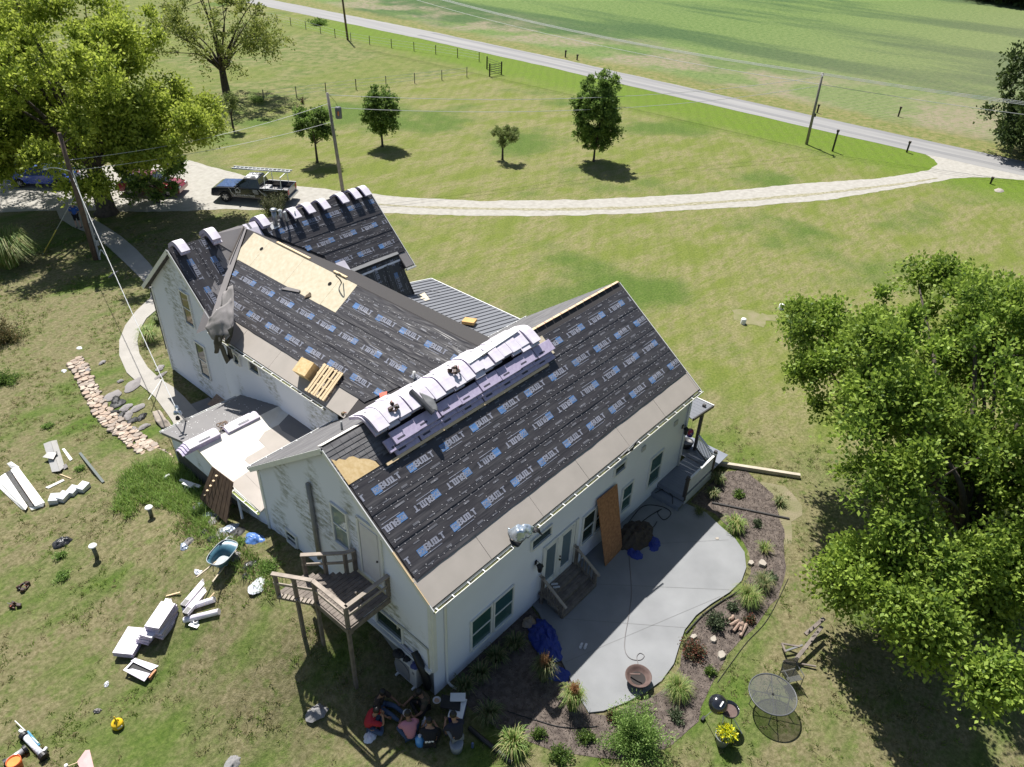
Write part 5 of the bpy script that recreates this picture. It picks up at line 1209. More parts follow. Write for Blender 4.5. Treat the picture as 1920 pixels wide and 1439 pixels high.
cord('bed_edging', 'black edging strip tight along the patio curve', [(1398, 1090), (1385, 1108), (1350, 1130), (1322, 1150), (1300, 1172), (1286, 1188)], .04, .03, M_black, 'edging')

# ------------------------------------------------------------------ stone border on the lawn
bd = thing('stone_border', 'curved border of flat pinkish field stones on the lawn', 'stone border', G(200, 770, 0)); L0 = bd.location
M_fs = [mat('field_stone_%d' % i, c, .9, tuple(x*.75 for x in c), 3, .01, 16) for i, c in enumerate(((.50, .38, .29), (.42, .33, .26), (.56, .47, .38), (.36, .30, .25)))]
ln = smooth_line([G(*p) for p in [(138, 678), (150, 690), (162, 715), (176, 745), (192, 772), (215, 795), (240, 815), (262, 833), (285, 846), (305, 855)]], 9)
for i, p in enumerate(ln):
    for j in range(3):
        q = p-L0+Vector((rg.uniform(-.08, .08)+(j-1)*.26, rg.uniform(-.06, .06)+(j-1)*.12, 0)); b = MB(); rock(b, (q.x, q.y, rg.uniform(0, .08)), rg.uniform(.13, .22), 900+i*3+j, 0, .28); b.build('stone', rg.choice(M_fs), bd)

# ------------------------------------------------------------------ heat pump, cooler, basement side
hp = thing('heat_pump', 'white heat pump unit standing by the house corner', 'heat pump', (0, 1.2, 0))
M_hp = mat('heat_pump_white', (.60, .58, .55), .5, (.52, .50, .47), 3)
MB().box((-.02, -.02, .68), (.36, .95, .88)).build('casing', M_hp, hp, bevel=.02)
MB().lathe([(.0, 0), (.33, 0), (.34, .02)], (-.215, .12, .68), 24, ax=Matrix(((0, 0, -1), (0, 1, 0), (1, 0, 0)))).build('fan_guard', mat('fan_grey', (.26, .25, .25), .6), hp)
MB().box((-.205, .12, .68), (.01, .64, .72)).build('grille', MATS['fan_grey'], hp)
MB().box((-.206, -.38, .92), (.01, .09, .10)).build('badge', MATS['fan_grey'], hp)
for y_ in (-.38, .36): MB().box((-.05, y_, .20), (.5, .06, .06)).build('foot', M_alu, hp)
heap('work_gloves', 'black rag on top of the heat pump at its far end', 'rag', (-.12, 1.55, 1.12), .18, .2, .16, M_bf, 3., .05, 10); heap('cap', 'blue cap on top of the heat pump', 'cap', (-.05, .86, 1.12), .17, .15, .12, mat('denim_blue', (.05, .06, .18), .8), 4., .03, 10)
heap('work_gloves', 'dark gloves in the middle of the heat pump top', 'gloves', (-.08, 1.22, 1.12), .14, .12, .07, M_bf, 8., .04, 10)
o = MB().tube(smooth_line([(.05, 1.0, 1.55), (-.02, .7, 1.3), (-.02, .5, .9), (.0, .42, .4)], 6), .12, 10).build('line_set', M_black, smooth=True); tag(o, 'thick black insulated pipe behind the heat pump', 'pipe')
o = MB().tube([(.06, 2.3, 1.42), (.04, .62, 1.28)], .05, 8).build('conduit', mat('conduit_grey', (.42, .42, .48), .5)); tag(o, 'grey conduit running along the gable ledge above the heat pump', 'conduit')
o = MB().tube(smooth_line([(.08, 1.75, 1.95), (.08, 1.72, 2.15), (.08, 1.5, 2.2), (.08, .6, 2.15), (.08, .42, 2.05), (.08, .40, 1.3)], 5), .035, 8).build('conduit', mat('pvc_cream', (.50, .49, .40), .6), smooth=True); tag(o, 'pale looped pipe on the gable wall near the corner', 'pipe')
cl = thing('cooler', 'blue cooler with its white lid pushed aside', 'cooler', G(858, 1342, 0), .55)
MB().box((0, 0, .20), (.62, .40, .36), taper=1.06).build('body', mat('cooler_blue', (.02, .035, .26), .4), cl, bevel=.02); MB().box((0, 0, .385), (.66, .44, .03)).build('rim', M_trim, cl)
MB().box((.30, .06, .46), (.30, .46, .05), (0, .15, .2)).build('lid', M_trim, cl, bevel=.01)
o = MB().box((0, 0, 0), (.46, .60, .05), (.2, .12, .7)).build('black_board', M_bf, bevel=.01); o.location = G(845, 1318, .45); tag(o, 'black board lying over the open cooler', 'board')
b = thing('water_jug', 'blue plastic water jug beside the pink shirt', 'jug', G(788, 1395, 0)); MB().lathe([(0, 0), (.13, 0), (.14, .05), (.14, .28), (.06, .36), (.05, .4), (0, .41)], n=14).build('body', mat('jug_blue', (.03, .22, .62), .15, (.2, .5, .85), 5), b, smooth=True); MB().lathe([(.0, .4), (.05, .4), (.05, .44), (0, .44)], n=10).build('cap', M_trim, b)
heap('plastic_bag', 'white plastic bag lying at the edge of the shade', 'bag', G(694, 1381, 0), .24, .17, .14, M_whbag, 3., .05, 14, .4)
heap('plastic_bag', 'white and blue bag standing between the pink and black shirts', 'bag', G(799, 1360, 0), .14, .16, .34, M_whbag, 5., .05, 14)
o = MB().lathe([(0, 0), (.17, 0), (.20, .33), (.18, .33), (0, .30)], n=18).build('bucket', mat('bucket_grey', (.30, .32, .34), .5, (.24, .26, .28), 4), smooth=True); o.location = G(856, 1405, 0); tag(o, 'grey bucket behind the seated group', 'bucket')
b = MB().box((0, 0, .12), (.07, .07, .24)).build('drink_bottle', mat('bottle_blue', (.10, .14, .28), .3), bevel=.02); b.location = G(886, 1402, 0); tag(b, 'small blue bottle on the shaded grass', 'bottle')

# ------------------------------------------------------------------ the left lawn: debris, tools and bundles
lg = 'shingle bundles stacked on the lawn'
def slabbundle(label, c, rz, n_i=0, L_=1.0, W_=.92, h=.085, tilt=(0, 0)):
    t = thing('shingle_bundle', label, 'bundle', c, rz, lg); MB().box((0, 0, h/2), (L_, W_, h), (tilt[0], tilt[1], 0)).build('wrapper', M_lil, t, bevel=.012)
    MB().box((0, 0, h+.004), (L_-.01, W_-.01, .008), (tilt[0], tilt[1], 0)).build('wrapper_top', M_wrap, t); return t
for i in range(4):
    slabbundle('lilac-edged bundle in the left lawn stack, %s from the ground' % ['lowest', 'second', 'third', 'fourth'][i], G(286+3*i, 1184, .02)+Vector((random.uniform(-.04, .04), random.uniform(-.04, .04), .10*i)), .45+.07*(i % 3), W_=.46)
for i in range(6):
    slabbundle('lilac bundle in the right-hand lawn stack, %s from the ground' % ['lowest', 'second', 'third', 'fourth', 'fifth', 'topmost'][i], G(312-i, 1172, .02)+Vector((random.uniform(-.05, .05), random.uniform(-.05, .05), .095*i)), .44+.06*(i % 3), W_=.50)
slabbundle('white-topped shingle bundle lying tilted on the tall lawn stack', G(318, 1150, .62), .72, W_=.60, tilt=(.10, 0))
for i in range(2): slabbundle('flat white bundle left of the lawn stack, %s one' % ['lower', 'upper'][i], G(247, 1208, .02)+Vector((0, 0, .10*i)), .62+.02*i, W_=.66)
ob = thing('opened_bundle', 'white wrapper torn open over black shingles on the lawn', 'bundle', G(266, 1260, 0), -1.2)
MB().box((0, 0, .06), (.88, .36, .12)).build('shingles', mat('shingle_black', (.018, .017, .018), .7), ob); MB().slab([(-.46, -.24, .17), (.40, -.30, .13), (.42, -.05, .20), (-.2, -.10, .19)], .01).build('wrapper', M_wrap, ob); MB().slab([(-.46, .10, .18), (.35, .06, .17), (.42, .30, .13), (-.46, .26, .12)], .01).build('wrapper', M_wrap, ob)
MB().slab([(-.46, -.24, .16), (-.38, -.24, .17), (-.38, .26, .16), (-.46, .26, .12)], .01).build('wrapper', M_wrap, ob); MB().box((.44, 0, .08), (.06, .30, .14)).build('cut_end', mat('orange_card', (.55, .26, .13), .8), ob)
# packs of starter strip: white with black ends
for i, (u, v, lb) in enumerate(((368, 1113, 'white pack with black ends on the lawn, upper of two'), (372, 1127, 'white pack with black ends on the lawn, lower of two'))):
    t = thing('starter_pack', lb, 'pack', G(u, v, 0)+Vector((0, 0, .0)), .40, 'starter packs'); MB().box((0, 0, .07), (1.25, .20, .13)).build('box', M_wrap, t, bevel=.008)
    for s in (-1, 1): MB().box((s*.52, 0, .08), (.25, .155, .125)).build('end_label', M_black, t)
for a, b_, lb in (((345, 1143), (402, 1124), 'white roll lying below the white packs'), ((346, 1163), (411, 1147), 'longer white roll nearest the wheelbarrow handles')):
    o = MB().tube([G(*a, .1), G(*b_, .1)], .10, 12).build('white_roll', M_wrap); tag(o, lb, 'roll')
b = thing('vent_flange', 'square white pipe flange with a dark hole on the lawn', 'vent', G(368, 1168, 0), .4); MB().box((0, 0, .01), (.36, .32, .02)).build('plate', M_alu, b); MB().lathe([(.10, .0), (.08, .10), (.06, .10), (.07, 0)], n=16).build('collar', M_trim, b); MB().lathe([(0, .03), (.07, .03)], n=14).build('hole', M_black, b)
for i, (a, b_, lb) in enumerate((((312, 1118), (338, 1111), 'thin pale stick by the white packs'), ((383, 1133), (402, 1112), 'thin tan stick lying on the white roll'))):
    o = MB().beam(G(*a, .12*i+.02), G(*b_, .12*i+.1), .05, .03).build('stick', M_pine); tag(o, lb, 'stick')
# wheelbarrow
wb = thing('wheelbarrow', 'blue-green wheelbarrow standing empty on the lawn', 'wheelbarrow', G(436, 1118, 0), 0); ctr = G(431, 1090, .62)-wb.location; wb.location += Vector((ctr.x, ctr.y, 0))
dirw = (G(450, 1066, .62)-G(413, 1112, .62)); wb.rotation_euler = (0, 0, math.atan2(dirw.y, dirw.x))
M_wb = mat('wheelbarrow_blue', (.045, .12, .17), .35, (.08, .19, .25), 5, spec=.6); M_wbf = mat('wheelbarrow_floor', (.24, .27, .29), .45, (.16, .19, .21), 6)
def ring(L_, W_, z, n=28, ex=3.0, xo=0):
    return [(xo+math.copysign(abs(math.cos(a))**(2/ex), math.cos(a))*L_/2, math.copysign(abs(math.sin(a))**(2/ex), math.sin(a))*W_/2, z) for a in [2*math.pi*i/n for i in range(n)]]
r1, r2, r3 = ring(1.12, .72, .66), ring(1.06, .66, .655), ring(.52, .42, .32, xo=-.12); n_ = 28
bm_ = MB().add(r1+r3, [(i, (i+1) % n_, (i+1) % n_+n_, i+n_) for i in range(n_)]); bm_.add(r3, [tuple(range(n_))[::-1]]); o = bm_.build('tray', M_wb, wb, smooth=True); sd_ = o.modifiers.new('t', 'SOLIDIFY'); sd_.thickness = .008
MB().add([(x, y, z+.012) for x, y, z in ring(.50, .40, .32, xo=-.12)], [tuple(range(n_))]).build('tray_floor', M_wbf, wb)
MB().tube(r1+[r1[0]], .014, 6, cap=False).build('rim', mat('rim_grey', (.35, .38, .40), .4), wb, smooth=True)
for s in (-1, 1):
    MB().beam((.55, s*.08, .22), (-1.02, s*.30, .42), .04, .045).build('handle', mat('handle_ash', (.50, .42, .31), .7), wb); MB().tube([(-.30, s*.22, .32), (-.36, s*.24, 0), (-.10, s*.22, 0), (-.02, s*.2, .30)], .014, 6).build('leg', M_black, wb)
whl = MB().lathe([(.13, -.035), (.17, -.04), (.19, 0), (.17, .04), (.13, .035), (.13, -.035)], (.60, 0, .19), 20, ax=Matrix(((1, 0, 0), (0, 0, 1), (0, -1, 0)))).build('tyre', mat('rubber', (.02, .02, .02), .8), wb, smooth=True); MB().lathe([(0, .03), (.13, .02), (.13, -.02), (0, -.03)], (.60, 0, .19), 12, ax=Matrix(((1, 0, 0), (0, 0, 1), (0, -1, 0)))).build('rim', M_wbf, wb)
# tarps and wraps along the dark wall
for i, (u, v, a, b_, h, m_, nm, lb, ct) in enumerate(((428, 995, .42, .24, .12, M_silv, 'foil_wrap', 'crumpled silver wrap in the grass above the wheelbarrow', 'wrap'), (478, 1012, .30, .42, .14, M_blubag, 'blue_bag', 'blue plastic sheet at the edge of the wall shade', 'plastic sheet'),
        (403, 975, .34, .20, .07, M_tan2, 'felt_scrap', 'grey felt scrap above the silver wrap', 'felt scrap'), (412, 1037, .28, .22, .14, mats_ if False else M_blkpl, 'black_bag', 'black and white torn bag below the silver wrap', 'bag'), (378, 948, .22, .16, .14, M_silv, 'foil_wrap', 'small pale bag at the foot of the leaning dark pallet', 'bag'),
        (346, 1026, .22, .14, .12, M_silv, 'foil_wrap', 'small grey bag on the grass left of the torn bag', 'bag'), (373, 1074, .20, .10, .08, M_whbag, 'foil_wrap', 'white and black crumpled scrap beside the wheelbarrow', 'scrap'), (485, 1097, .26, .42, .10, mat('white_cloth', (.68, .70, .74), .6, (.55, .58, .64), 5, bump=.02, bscale=10), 'white_sheet', 'white sheet lying right of the wheelbarrow', 'sheet'),
        (462, 1080, .16, .14, .09, M_blkpl, 'black_bag', 'black scrap of plastic behind the wheelbarrow', 'plastic scrap'), (385, 1000, .12, .20, .14, M_blkpl, 'black_bag', 'narrow black bag left of the silver wrap', 'bag'),
        (116, 1018, .34, .26, .20, M_blkpl, 'black_bag', 'black refuse bag lying alone on the left lawn', 'bag'), (593, 1335, .32, .30, .14, mat('grey_cloth', (.20, .195, .195), .9, (.27, .265, .26), 6, bump=.02, bscale=16), 'grey_jacket', 'grey jacket thrown on the grass below the deck', 'jacket'), (436, 1432, .32, .2, .10, MATS['grey_cloth'] if 'grey_cloth' in MATS else M_tan2, 'grey_cloth', 'grey cloth at the bottom edge of the lawn', 'cloth'),
        (183, 1334, .08, .12, .07, M_tan2, 'work_glove', 'grey work glove beside the yellow jug', 'glove'), (200, 1284, .10, .07, .04, M_whbag, 'paper_scrap', 'white paper scrap left of the opened bundle', 'paper'), (420, 1002, .35, .28, .05, M_tan2, 'felt_scrap', 'flat grey felt under the silver wrap', 'felt scrap'),
        (430, 1012, .14, .2, .12, M_whbag, 'white_bag', 'white bag tucked beside the blue plastic sheet', 'bag'))):
    heap(nm, lb, ct, G(u, v, 0), a, b_, h, m_, 2.+i*1.7, .07, 16, .3*i)
for u, v, h_, lb in ((182, 1045, .55, 'grey stand pipe with a white cap on the dry lawn'), (284, 968, .42, 'shorter grey stand pipe with a white cap by the tall weeds')):
    t = thing('stand_pipe', lb, 'pipe', G(u, v, 0)); MB().tube([(0, 0, 0), (0, 0, h_)], .075, 12).build('pipe', mat('mossy_pipe', (.13, .145, .11), .8, (.18, .19, .16), 6), t, smooth=True); MB().lathe([(0, .05), (.13, .03), (.15, 0), (.13, -.02), (0, -.02)], (0, 0, h_+.02), 14).build('cap', M_alu, t, smooth=True)
t = thing('sprayer_jug', 'round yellow chalk jug with a pointed spout', 'jug', G(222, 1362, 0)); M_yel = mat('jug_yellow', (.78, .50, .02), .35)
MB().lathe([(0, 0), (.15, 0), (.165, .04), (.165, .16), (.14, .21), (.06, .23), (.05, .27), (.03, .30), (.012, .48), (0, .48)], n=20).build('body', M_yel, t, smooth=True); MB().box((0, -.162, .12), (.14, .012, .05)).build('sticker', M_trim, t); MB().tube([(-.07, 0, .24), (-.05, 0, .30), (.05, 0, .30), (.07, 0, .24)], .012, 6).build('handle', M_yel, t)
# tool belts on the lawn
tool_belt('dark red tool belt on the dry lawn at the far left', G(45, 1102, 0), .26, 4, ((.05, .02, .022), (.16, .08, .08))); tool_belt('small dark tool pouch below the red tool belt on the left lawn', G(30, 1138, 0), .18, 5)
# torn-off flashing box, metal panels, boards, blocks
t = thing('trough_panel', 'long white metal trough with a dark slot on the left lawn', 'metal panel', G(40, 915, 0)); L0 = t.location
def pan(px, z, m, nm='sheet', th=.02): MB().slab([G(u, v, zz)-L0 for (u, v), zz in zip(px, z if isinstance(z, (list, tuple)) else [z]*len(px))], th).build(nm, m, t)
MW = mat('painted_white', (.80, .80, .77), .45, (.70, .68, .64), 2)
pan([(-5, 898), (10, 888), (52, 950), (48, 957)], .10, MW); pan([(-5, 912), (-5, 898), (48, 957), (42, 956)], [.02, .12, .12, .02], MW); pan([(10, 888), (20, 882), (66, 950), (55, 951)], .03, M_black, 'slot'); pan([(20, 882), (33, 876), (83, 943), (66, 950)], .14, MW); pan([(33, 876), (36, 880), (84, 948), (83, 943)], [.14, .02, .02, .14], MW); pan([(55, 951), (66, 950), (83, 943), (82, 950), (60, 957)], [.13, .15, .15, .05, .05], MW); pan([(12, 870), (20, 866), (36, 877), (22, 880)], [.3, .2, .05, .1], MW, 'bent_end'); pan([(25, 890), (32, 886), (68, 940), (62, 945)], .150, mat('primer_pink', (.70, .55, .44), .6), 'inner_face', .006)
t = thing('ridge_vent', 'pair of galvanised sheets with a bent vent on the left lawn', 'metal sheet', G(103, 858, 0)); L0 = t.location; MG = mat('galv_sheet', (.50, .48, .45), .45, (.42, .41, .39), 3, metal=.3)
pan([(82, 833), (95, 828), (112, 884), (98, 886)], [.02, .14, .14, .02], MG); pan([(95, 828), (106, 826), (121, 876), (112, 884)], [.14, .02, .02, .14], MG); pan([(80, 858), (90, 849), (106, 850), (100, 862)], [.18, .25, .25, .2], MG, 'vent_plate'); pan([(90, 861), (107, 846), (108, 852), (103, 864)], [.16, .24, .18, .1], M_black, 'vent_lip')
pan([(115, 876), (124, 870), (128, 876), (121, 881)], [.02, .1, .08, .02], M_tan2, 'crumpled_end')
for i, (px, lb, m_, nm) in enumerate(((((116, 842), (121, 841), (136, 861), (131, 864)), 'short white board by the galvanised sheets', MW, 'board'), (((85, 914), (118, 899), (121, 901), (91, 916)), 'narrow white board right of the long white trough', MW, 'board'), (((110, 889), (114, 889), (134, 897), (133, 898)), 'thin pale strip below the galvanised sheets', M_pine, 'strip'))):
    o = MB().slab([G(u, v, .04) for u, v in px][::-1], .035).build(nm, m_); tag(o, lb, 'board')
o = MB().beam(G(150, 850, .04), G(194, 905, .04), .10, .05).build('metal_bar', mat('green_bar', (.10, .12, .11), .6)); tag(o, 'long dark green metal bar on the left lawn', 'bar')
for i, (u, v, rz_, lb) in enumerate(((104, 940, .9, 'leftmost of four white foam blocks on the lawn'), (121, 936, .5, 'second white foam block from the left'), (139, 925, .5, 'third white foam block from the left'), (158, 918, .45, 'rightmost of four white foam blocks on the lawn'))):
    o = MB().box((0, 0, .13), (.42, .34, .24)).build('foam_block', mat('foam_white', (.68, .69, .70), .7, (.62, .63, .65), 5), bevel=.02); o.location = G(u, v, 0); o.rotation_euler = (.05, -.08, rz_); tag(o, lb, 'block', 'white foam blocks')
# pump tube, roller, bucket, fan shovel at the lower left corner
t = thing('paint_roller', 'white and blue tube with black wheels on the lower left lawn', 'tube', G(62, 1398, 0)); L0 = t.location
MB().tube([G(46, 1380, .10)-L0, G(81, 1418, .10)-L0], .085, 12).build('tube', M_whbag, t, smooth=True); MB().tube([G(52, 1372, .16)-L0, G(74, 1398, .16)-L0], .03, 8).build('stripe', mat('stripe_blue', (.08, .30, .45), .5), t)
for a, b_ in (((43, 1378), (47, 1382)), ((79, 1416), (84, 1421))): MB().tube([G(*a, .11)-L0, G(*b_, .11)-L0], .13, 16).build('wheel', M_black, t)
MB().tube([G(28, 1352, .1)-L0, G(72, 1394, .2)-L0], .014, 6).build('rod', M_alu, t); MB().tube([G(37, 1370, .1)-L0, G(45, 1375, .1)-L0], .05, 8).tube([G(81, 1410, .1)-L0, G(88, 1402, .1)-L0], .05, 8).build('peg', M_trim, t)
t = thing('paint_roller', 'silver tube with dark wheels above the orange bucket', 'tube', G(32, 1418, 0)); L0 = t.location
MB().tube([G(12, 1430, .10)-L0, G(46, 1406, .10)-L0], .085, 12).build('tube', mat('silver_tube', (.55, .55, .58), .3, metal=.4), t, smooth=True)
for a, b_ in (((8, 1433), (14, 1429)), ((45, 1407), (50, 1403))): MB().tube([G(*a, .11)-L0, G(*b_, .11)-L0], .13, 16).build('wheel', M_black, t)
b = thing('orange_bucket', 'orange bucket at the lower left corner', 'bucket', G(33, 1440, 0)); MB().lathe([(0, .02), (.15, .02), (.19, .36), (.175, .36), (.14, .06), (0, .05)], n=20).build('body', mat('orange_plastic', (.62, .12, .025), .45), b, smooth=True); MB().lathe([(0, .30), (.17, .32)], n=16).build('contents', mat('orange_fill', (.75, .25, .04), .7), b)
t = thing('leaf_shovel', 'pinkish flat shovel blade with a tan handle on the lower lawn', 'shovel', G(155, 1425, 0)); L0 = t.location
MB().slab([G(160, 1407, .05)-L0, G(168, 1406, .03)-L0, G(176, 1439, .04)-L0, G(150, 1441, .06)-L0, G(144, 1429, .08)-L0][::-1], .015).build('blade', mat('faded_pink', (.50, .28, .28), .7, (.60, .38, .36), 5), t); MB().tube([G(146, 1430, .08)-L0, G(128, 1437, .08)-L0], .016, 6).build('handle', M_pine, t); MB().lathe([(0, -.05), (.05, -.03), (.05, .03), (0, .05)], G(124, 1436, .08)-L0, 8).build('grip', M_trim, t)
# felt scraps between the stone border and the walk
rgs = random.Random(3); k_ = 0
for (u, v, a, b_, m_, lb) in ((211, 742, .5, .3, M_tan2, 'large grey felt sheet lying across the walkway'), (250, 722, .62, .30, M_tan2, 'grey felt sheet draped over the walkway edge'), (222, 757, .42, .26, M_bf, 'black curled felt piece below the grey sheet'), (236, 765, .34, .2, M_tan2, 'grey curled shingle sheet in the grass'), (228, 778, .3, .16, M_bf, 'dark felt strip in the grass by the stones'),
        (258, 765, .36, .22, M_tan2, 'pointed grey felt piece near the curved walk'), (247, 790, .3, .18, M_bf, 'black torn felt piece close to the stone border'), (192, 680, .22, .13, M_tan2, 'small grey felt scrap at the top of the stone border'), (162, 695, .2, .2, M_tan2, 'small grey felt scrap lying on the border stones'), (270, 800, .28, .16, M_tan2, 'light grey scrap beside the extension corner'),
        (300, 690, .3, .18, M_tan2, 'grey shingle scrap against the left wall'), (300, 706, .4, .12, M_tan2, 'long grey strip lying at the foot of the left wall'), (226, 715, .16, .12, M_tan2, 'tiny square grey scrap beside the walkway'), (212, 515, .5, .07, M_tan2, 'long grey felt strip on the lawn above the walkway')):
    p = G(u, v, .03); o = heap('felt_scrap', lb, 'felt scrap', p, a, b_, .07, m_, 3.+k_*2.3, .05, 12, .35+.2*math.sin(k_*2)); k_ += 1
o = MB().tube([G(278, 750, .5), G(303, 712, .1)], .018, 6).build('white_pole', M_alu); tag(o, 'thin pale pole lying over the curved walkway', 'pole')
o = crumple('curled_sheet', [[G(285, 772, .05), G(300, 770, .2)], [G(292, 790, .1), G(312, 786, .35)], [G(305, 805, .05), G(325, 800, .3)]], M_wlit, None, .04, 6, 4.); tag(o, 'curled pale panel leaning by the extension corner', 'panel')
for u, v, lb in ((120, 696, 'crumpled white paper left of the stone border'), (137, 680, 'white stone-like paper at the top of the border'), (149, 653, 'tiny white scrap on the lawn above the border')): heap('paper_scrap', lb, 'paper', G(u, v, 0), .12, .16, .05, M_whbag, u*.1, .03, 8)
rgs = random.Random(31)
for i, (u, v, w_, h_, m_, lb) in enumerate(((366, 955, .16, .12, M_bf, 'black scrap at the foot of the white trestle'), (392, 968, .2, .12, M_silv, 'silver crumpled scrap below the leaning dark pallet'), (445, 1000, .24, .16, M_bf, 'black torn sheet between the silver wrap and the blue sheet'), (440, 1022, .16, .12, M_blkpl, 'glossy black curl under the blue plastic sheet'),
        (398, 1012, .14, .1, M_bf, 'small black flap at the left end of the silver wrap'), (424, 1050, .22, .14, M_silv, 'silver torn foil above the wheelbarrow tray'), (440, 1044, .18, .14, M_tan2, 'grey curl above the wheelbarrow tray'), (470, 1060, .2, .12, M_blkpl, 'black curl at the edge of the gable shade'), (356, 1015, .14, .10, M_tan2, 'grey scrap left of the narrow black bag'),
        (218, 752, .3, .14, M_bf, 'black folded felt under the large grey sheet'), (240, 780, .26, .12, M_tan2, 'light grey curled strip between the border and the walk'), (212, 775, .2, .10, M_bf, 'dark scrap touching the inner side of the stone border'), (266, 782, .22, .12, M_bf, 'black triangular scrap right of the light grey strip'), (252, 806, .18, .1, M_tan2, 'small grey flake at the lower end of the stone border'))):
    heap('felt_scrap', lb, 'felt scrap', G(u, v, .02), w_*1.45, h_*1.5, rgs.uniform(.08, .18), m_, i*2.7+1, .08, 10, rgs.random()*3)
# leaning dark pallet against the left extension
t = thing('leaning_pallet', 'dark brown slatted pallet leaning against the eave of the low extension', 'pallet', (-.9, 10.2, 0)); L0 = t.location
c0, c1, c2, c3 = G(374, 935, .55), G(425, 982, .15), GX(437, 908, -.13), GX(398, 877, -.13)
c2 = GX(437, 905, -.16); c3 = GX(397, 875, -.16)
M_dkw = mat('dark_brown_wood', (.135, .085, .055), .85, (.075, .045, .03), 5, .003, 40, contrast=1.5)
for i in range(7):
    f0_, f1_ = (i+.06)/7, (i+.94)/7
    q = [c0.lerp(c1, f0_)-L0, c0.lerp(c1, f1_)-L0, c3.lerp(c2, f1_)-L0, c3.lerp(c2, f0_)-L0]; MB().slab(q, .03).build('slat', M_dkw, t)
for h_ in (.15, .5, .85): 
    a = c0.lerp(c3, h_)-L0; b_ = c1.lerp(c2, h_)-L0; nrm = (c1-c0).cross(c3-c0).normalized(); MB().beam(a-nrm*.05, b_-nrm*.05, .05, .07).build('runner', M_dkw, t)
for k2 in range(5):
    q = c0.lerp(c1, .12+.05*k2).lerp(c3.lerp(c2, .12+.05*k2), .2+.17*k2)-L0; nrm = (c1-c0).cross(c3-c0).normalized()*(1 if (c1-c0).cross(c3-c0).z > 0 else -1); MB().lathe([(0, .02), (.05, .015), (.05, 0)], q+nrm*.02, 8).build('pale_knot', M_pine, t)
# small white trestle
t = thing('trestle', 'white trestle bench tipped on the grass by the dark pallet', 'trestle', G(368, 925, 0)); L0 = t.location
MB().beam(G(338, 900, .3)-L0, G(375, 913, .35)-L0, .12, .05).beam(G(345, 905, .42)-L0, G(362, 911, .42)-L0, .22, .05).build('top', MW, t)
for a, b_ in (((349, 909), (343, 922)), ((356, 911), (346, 924)), ((360, 912), (370, 921))): MB().beam(G(*a, .35)-L0, G(*b_, 0)-L0, .05, .05).build('leg', MW, t)
b = thing('pvc_elbow', 'white pipe elbow lying in the weeds', 'pipe', G(313, 900, 0)); MB().tube(smooth_line([(-.12, 0, .05), (0, 0, .16), (.14, .05, .12)], 5), .06, 10).build('elbow', M_alu, b, smooth=True)
# rain barrel and chipboard table by the left wall
t = thing('satellite_tub', 'pale grey upturned tub standing by the left wall', 'tub', G(414, 760, 0)-Vector((.2, .2, 0))); t.location = G(413, 758, .2); t.location.z = 0
MB().lathe([(.36, 0), (.36, .30), (.32, .42), (.18, .50), (0, .52)], n=22).build('body', mat('tub_grey', (.40, .40, .44), .5, (.34, .34, .38), 2), t, smooth=True)
t = thing('chipboard_cover', 'stained brown chipboard sheet lying beside the left extension', 'board', (2.4, 16.6, 0))
MB().slab([G(389, 758, .55), G(412, 732, .6), G(450, 752, .55), G(430, 775, .5)][::-1], .03, 0).build('sheet', mat('chipboard', (.30, .19, .14), .85, (.42, .32, .22), 12, contrast=1.8)).location = (0, 0, 0)
sheet_ = bpy.data.objects[-1] if False else [o for o in bpy.data.objects if o.name.startswith('sheet')][-1]; sheet_.parent = t; sheet_.location = -t.location
for k2, (u, v) in enumerate(((405, 766), (428, 757), (420, 768))):
    MB().lathe([(0, 0), (.09, 0)], G(u, v, .62)-t.location, 8).build('scorch', M_bf, t)
# septic risers on the far lawn
for u, v, lb in ((1393, 607, 'white septic cap on the far lawn, the nearer one'), (1464, 580, 'white septic cap on the far lawn, the farther one')):
    o = MB().lathe([(.15, 0), (.15, .28), (.13, .32), (0, .33)], n=14).build('septic_riser', M_alu, smooth=True); o.location = G(u, v, 0); tag(o, lb, 'pipe')
# ------------------------------------------------------------------ vegetation
def leaf_quads(C, L_, W_, rg, updir=None, up=.35):
    """rhombic leaves at points C; returns V, F"""
    n = len(C); d = rg.normal(size=(n, 3)); 
    if updir is not None: d = d*.8+updir
    d[:, 2] += up; d /= np.linalg.norm(d, axis=1)[:, None]+1e-9
    s = np.cross(d, rg.normal(size=(n, 3))); s /= np.linalg.norm(s, axis=1)[:, None]+1e-9
    l = (L_*rg.uniform(.6, 1.3, n))[:, None]; w_ = (W_*rg.uniform(.7, 1.2, n))[:, None]
    V = np.stack([C, C+d*l*.5+s*w_*.5, C+d*l, C+d*l*.5-s*w_*.5], 1).reshape(-1, 3); return V, np.arange(4*n).reshape(-1, 4)
LEAF = {}
def leaf_mats(key, cols, trans=.45):
    if key in LEAF: return LEAF[key]
    LEAF[key] = [mat('leaf_%s_%d' % (key, i), c, .55, tuple(min(1, x*1.35) for x in c), .35, trans=trans, spec=.3) for i, c in enumerate(cols)]; return LEAF[key]
M_bark = mat('bark', (.105, .085, .068), .95, (.055, .045, .038), 5, .03, 14, contrast=1.6); M_barkg = mat('bark_grey', (.20, .175, .15), .95, (.12, .105, .09), 5, .02, 20)
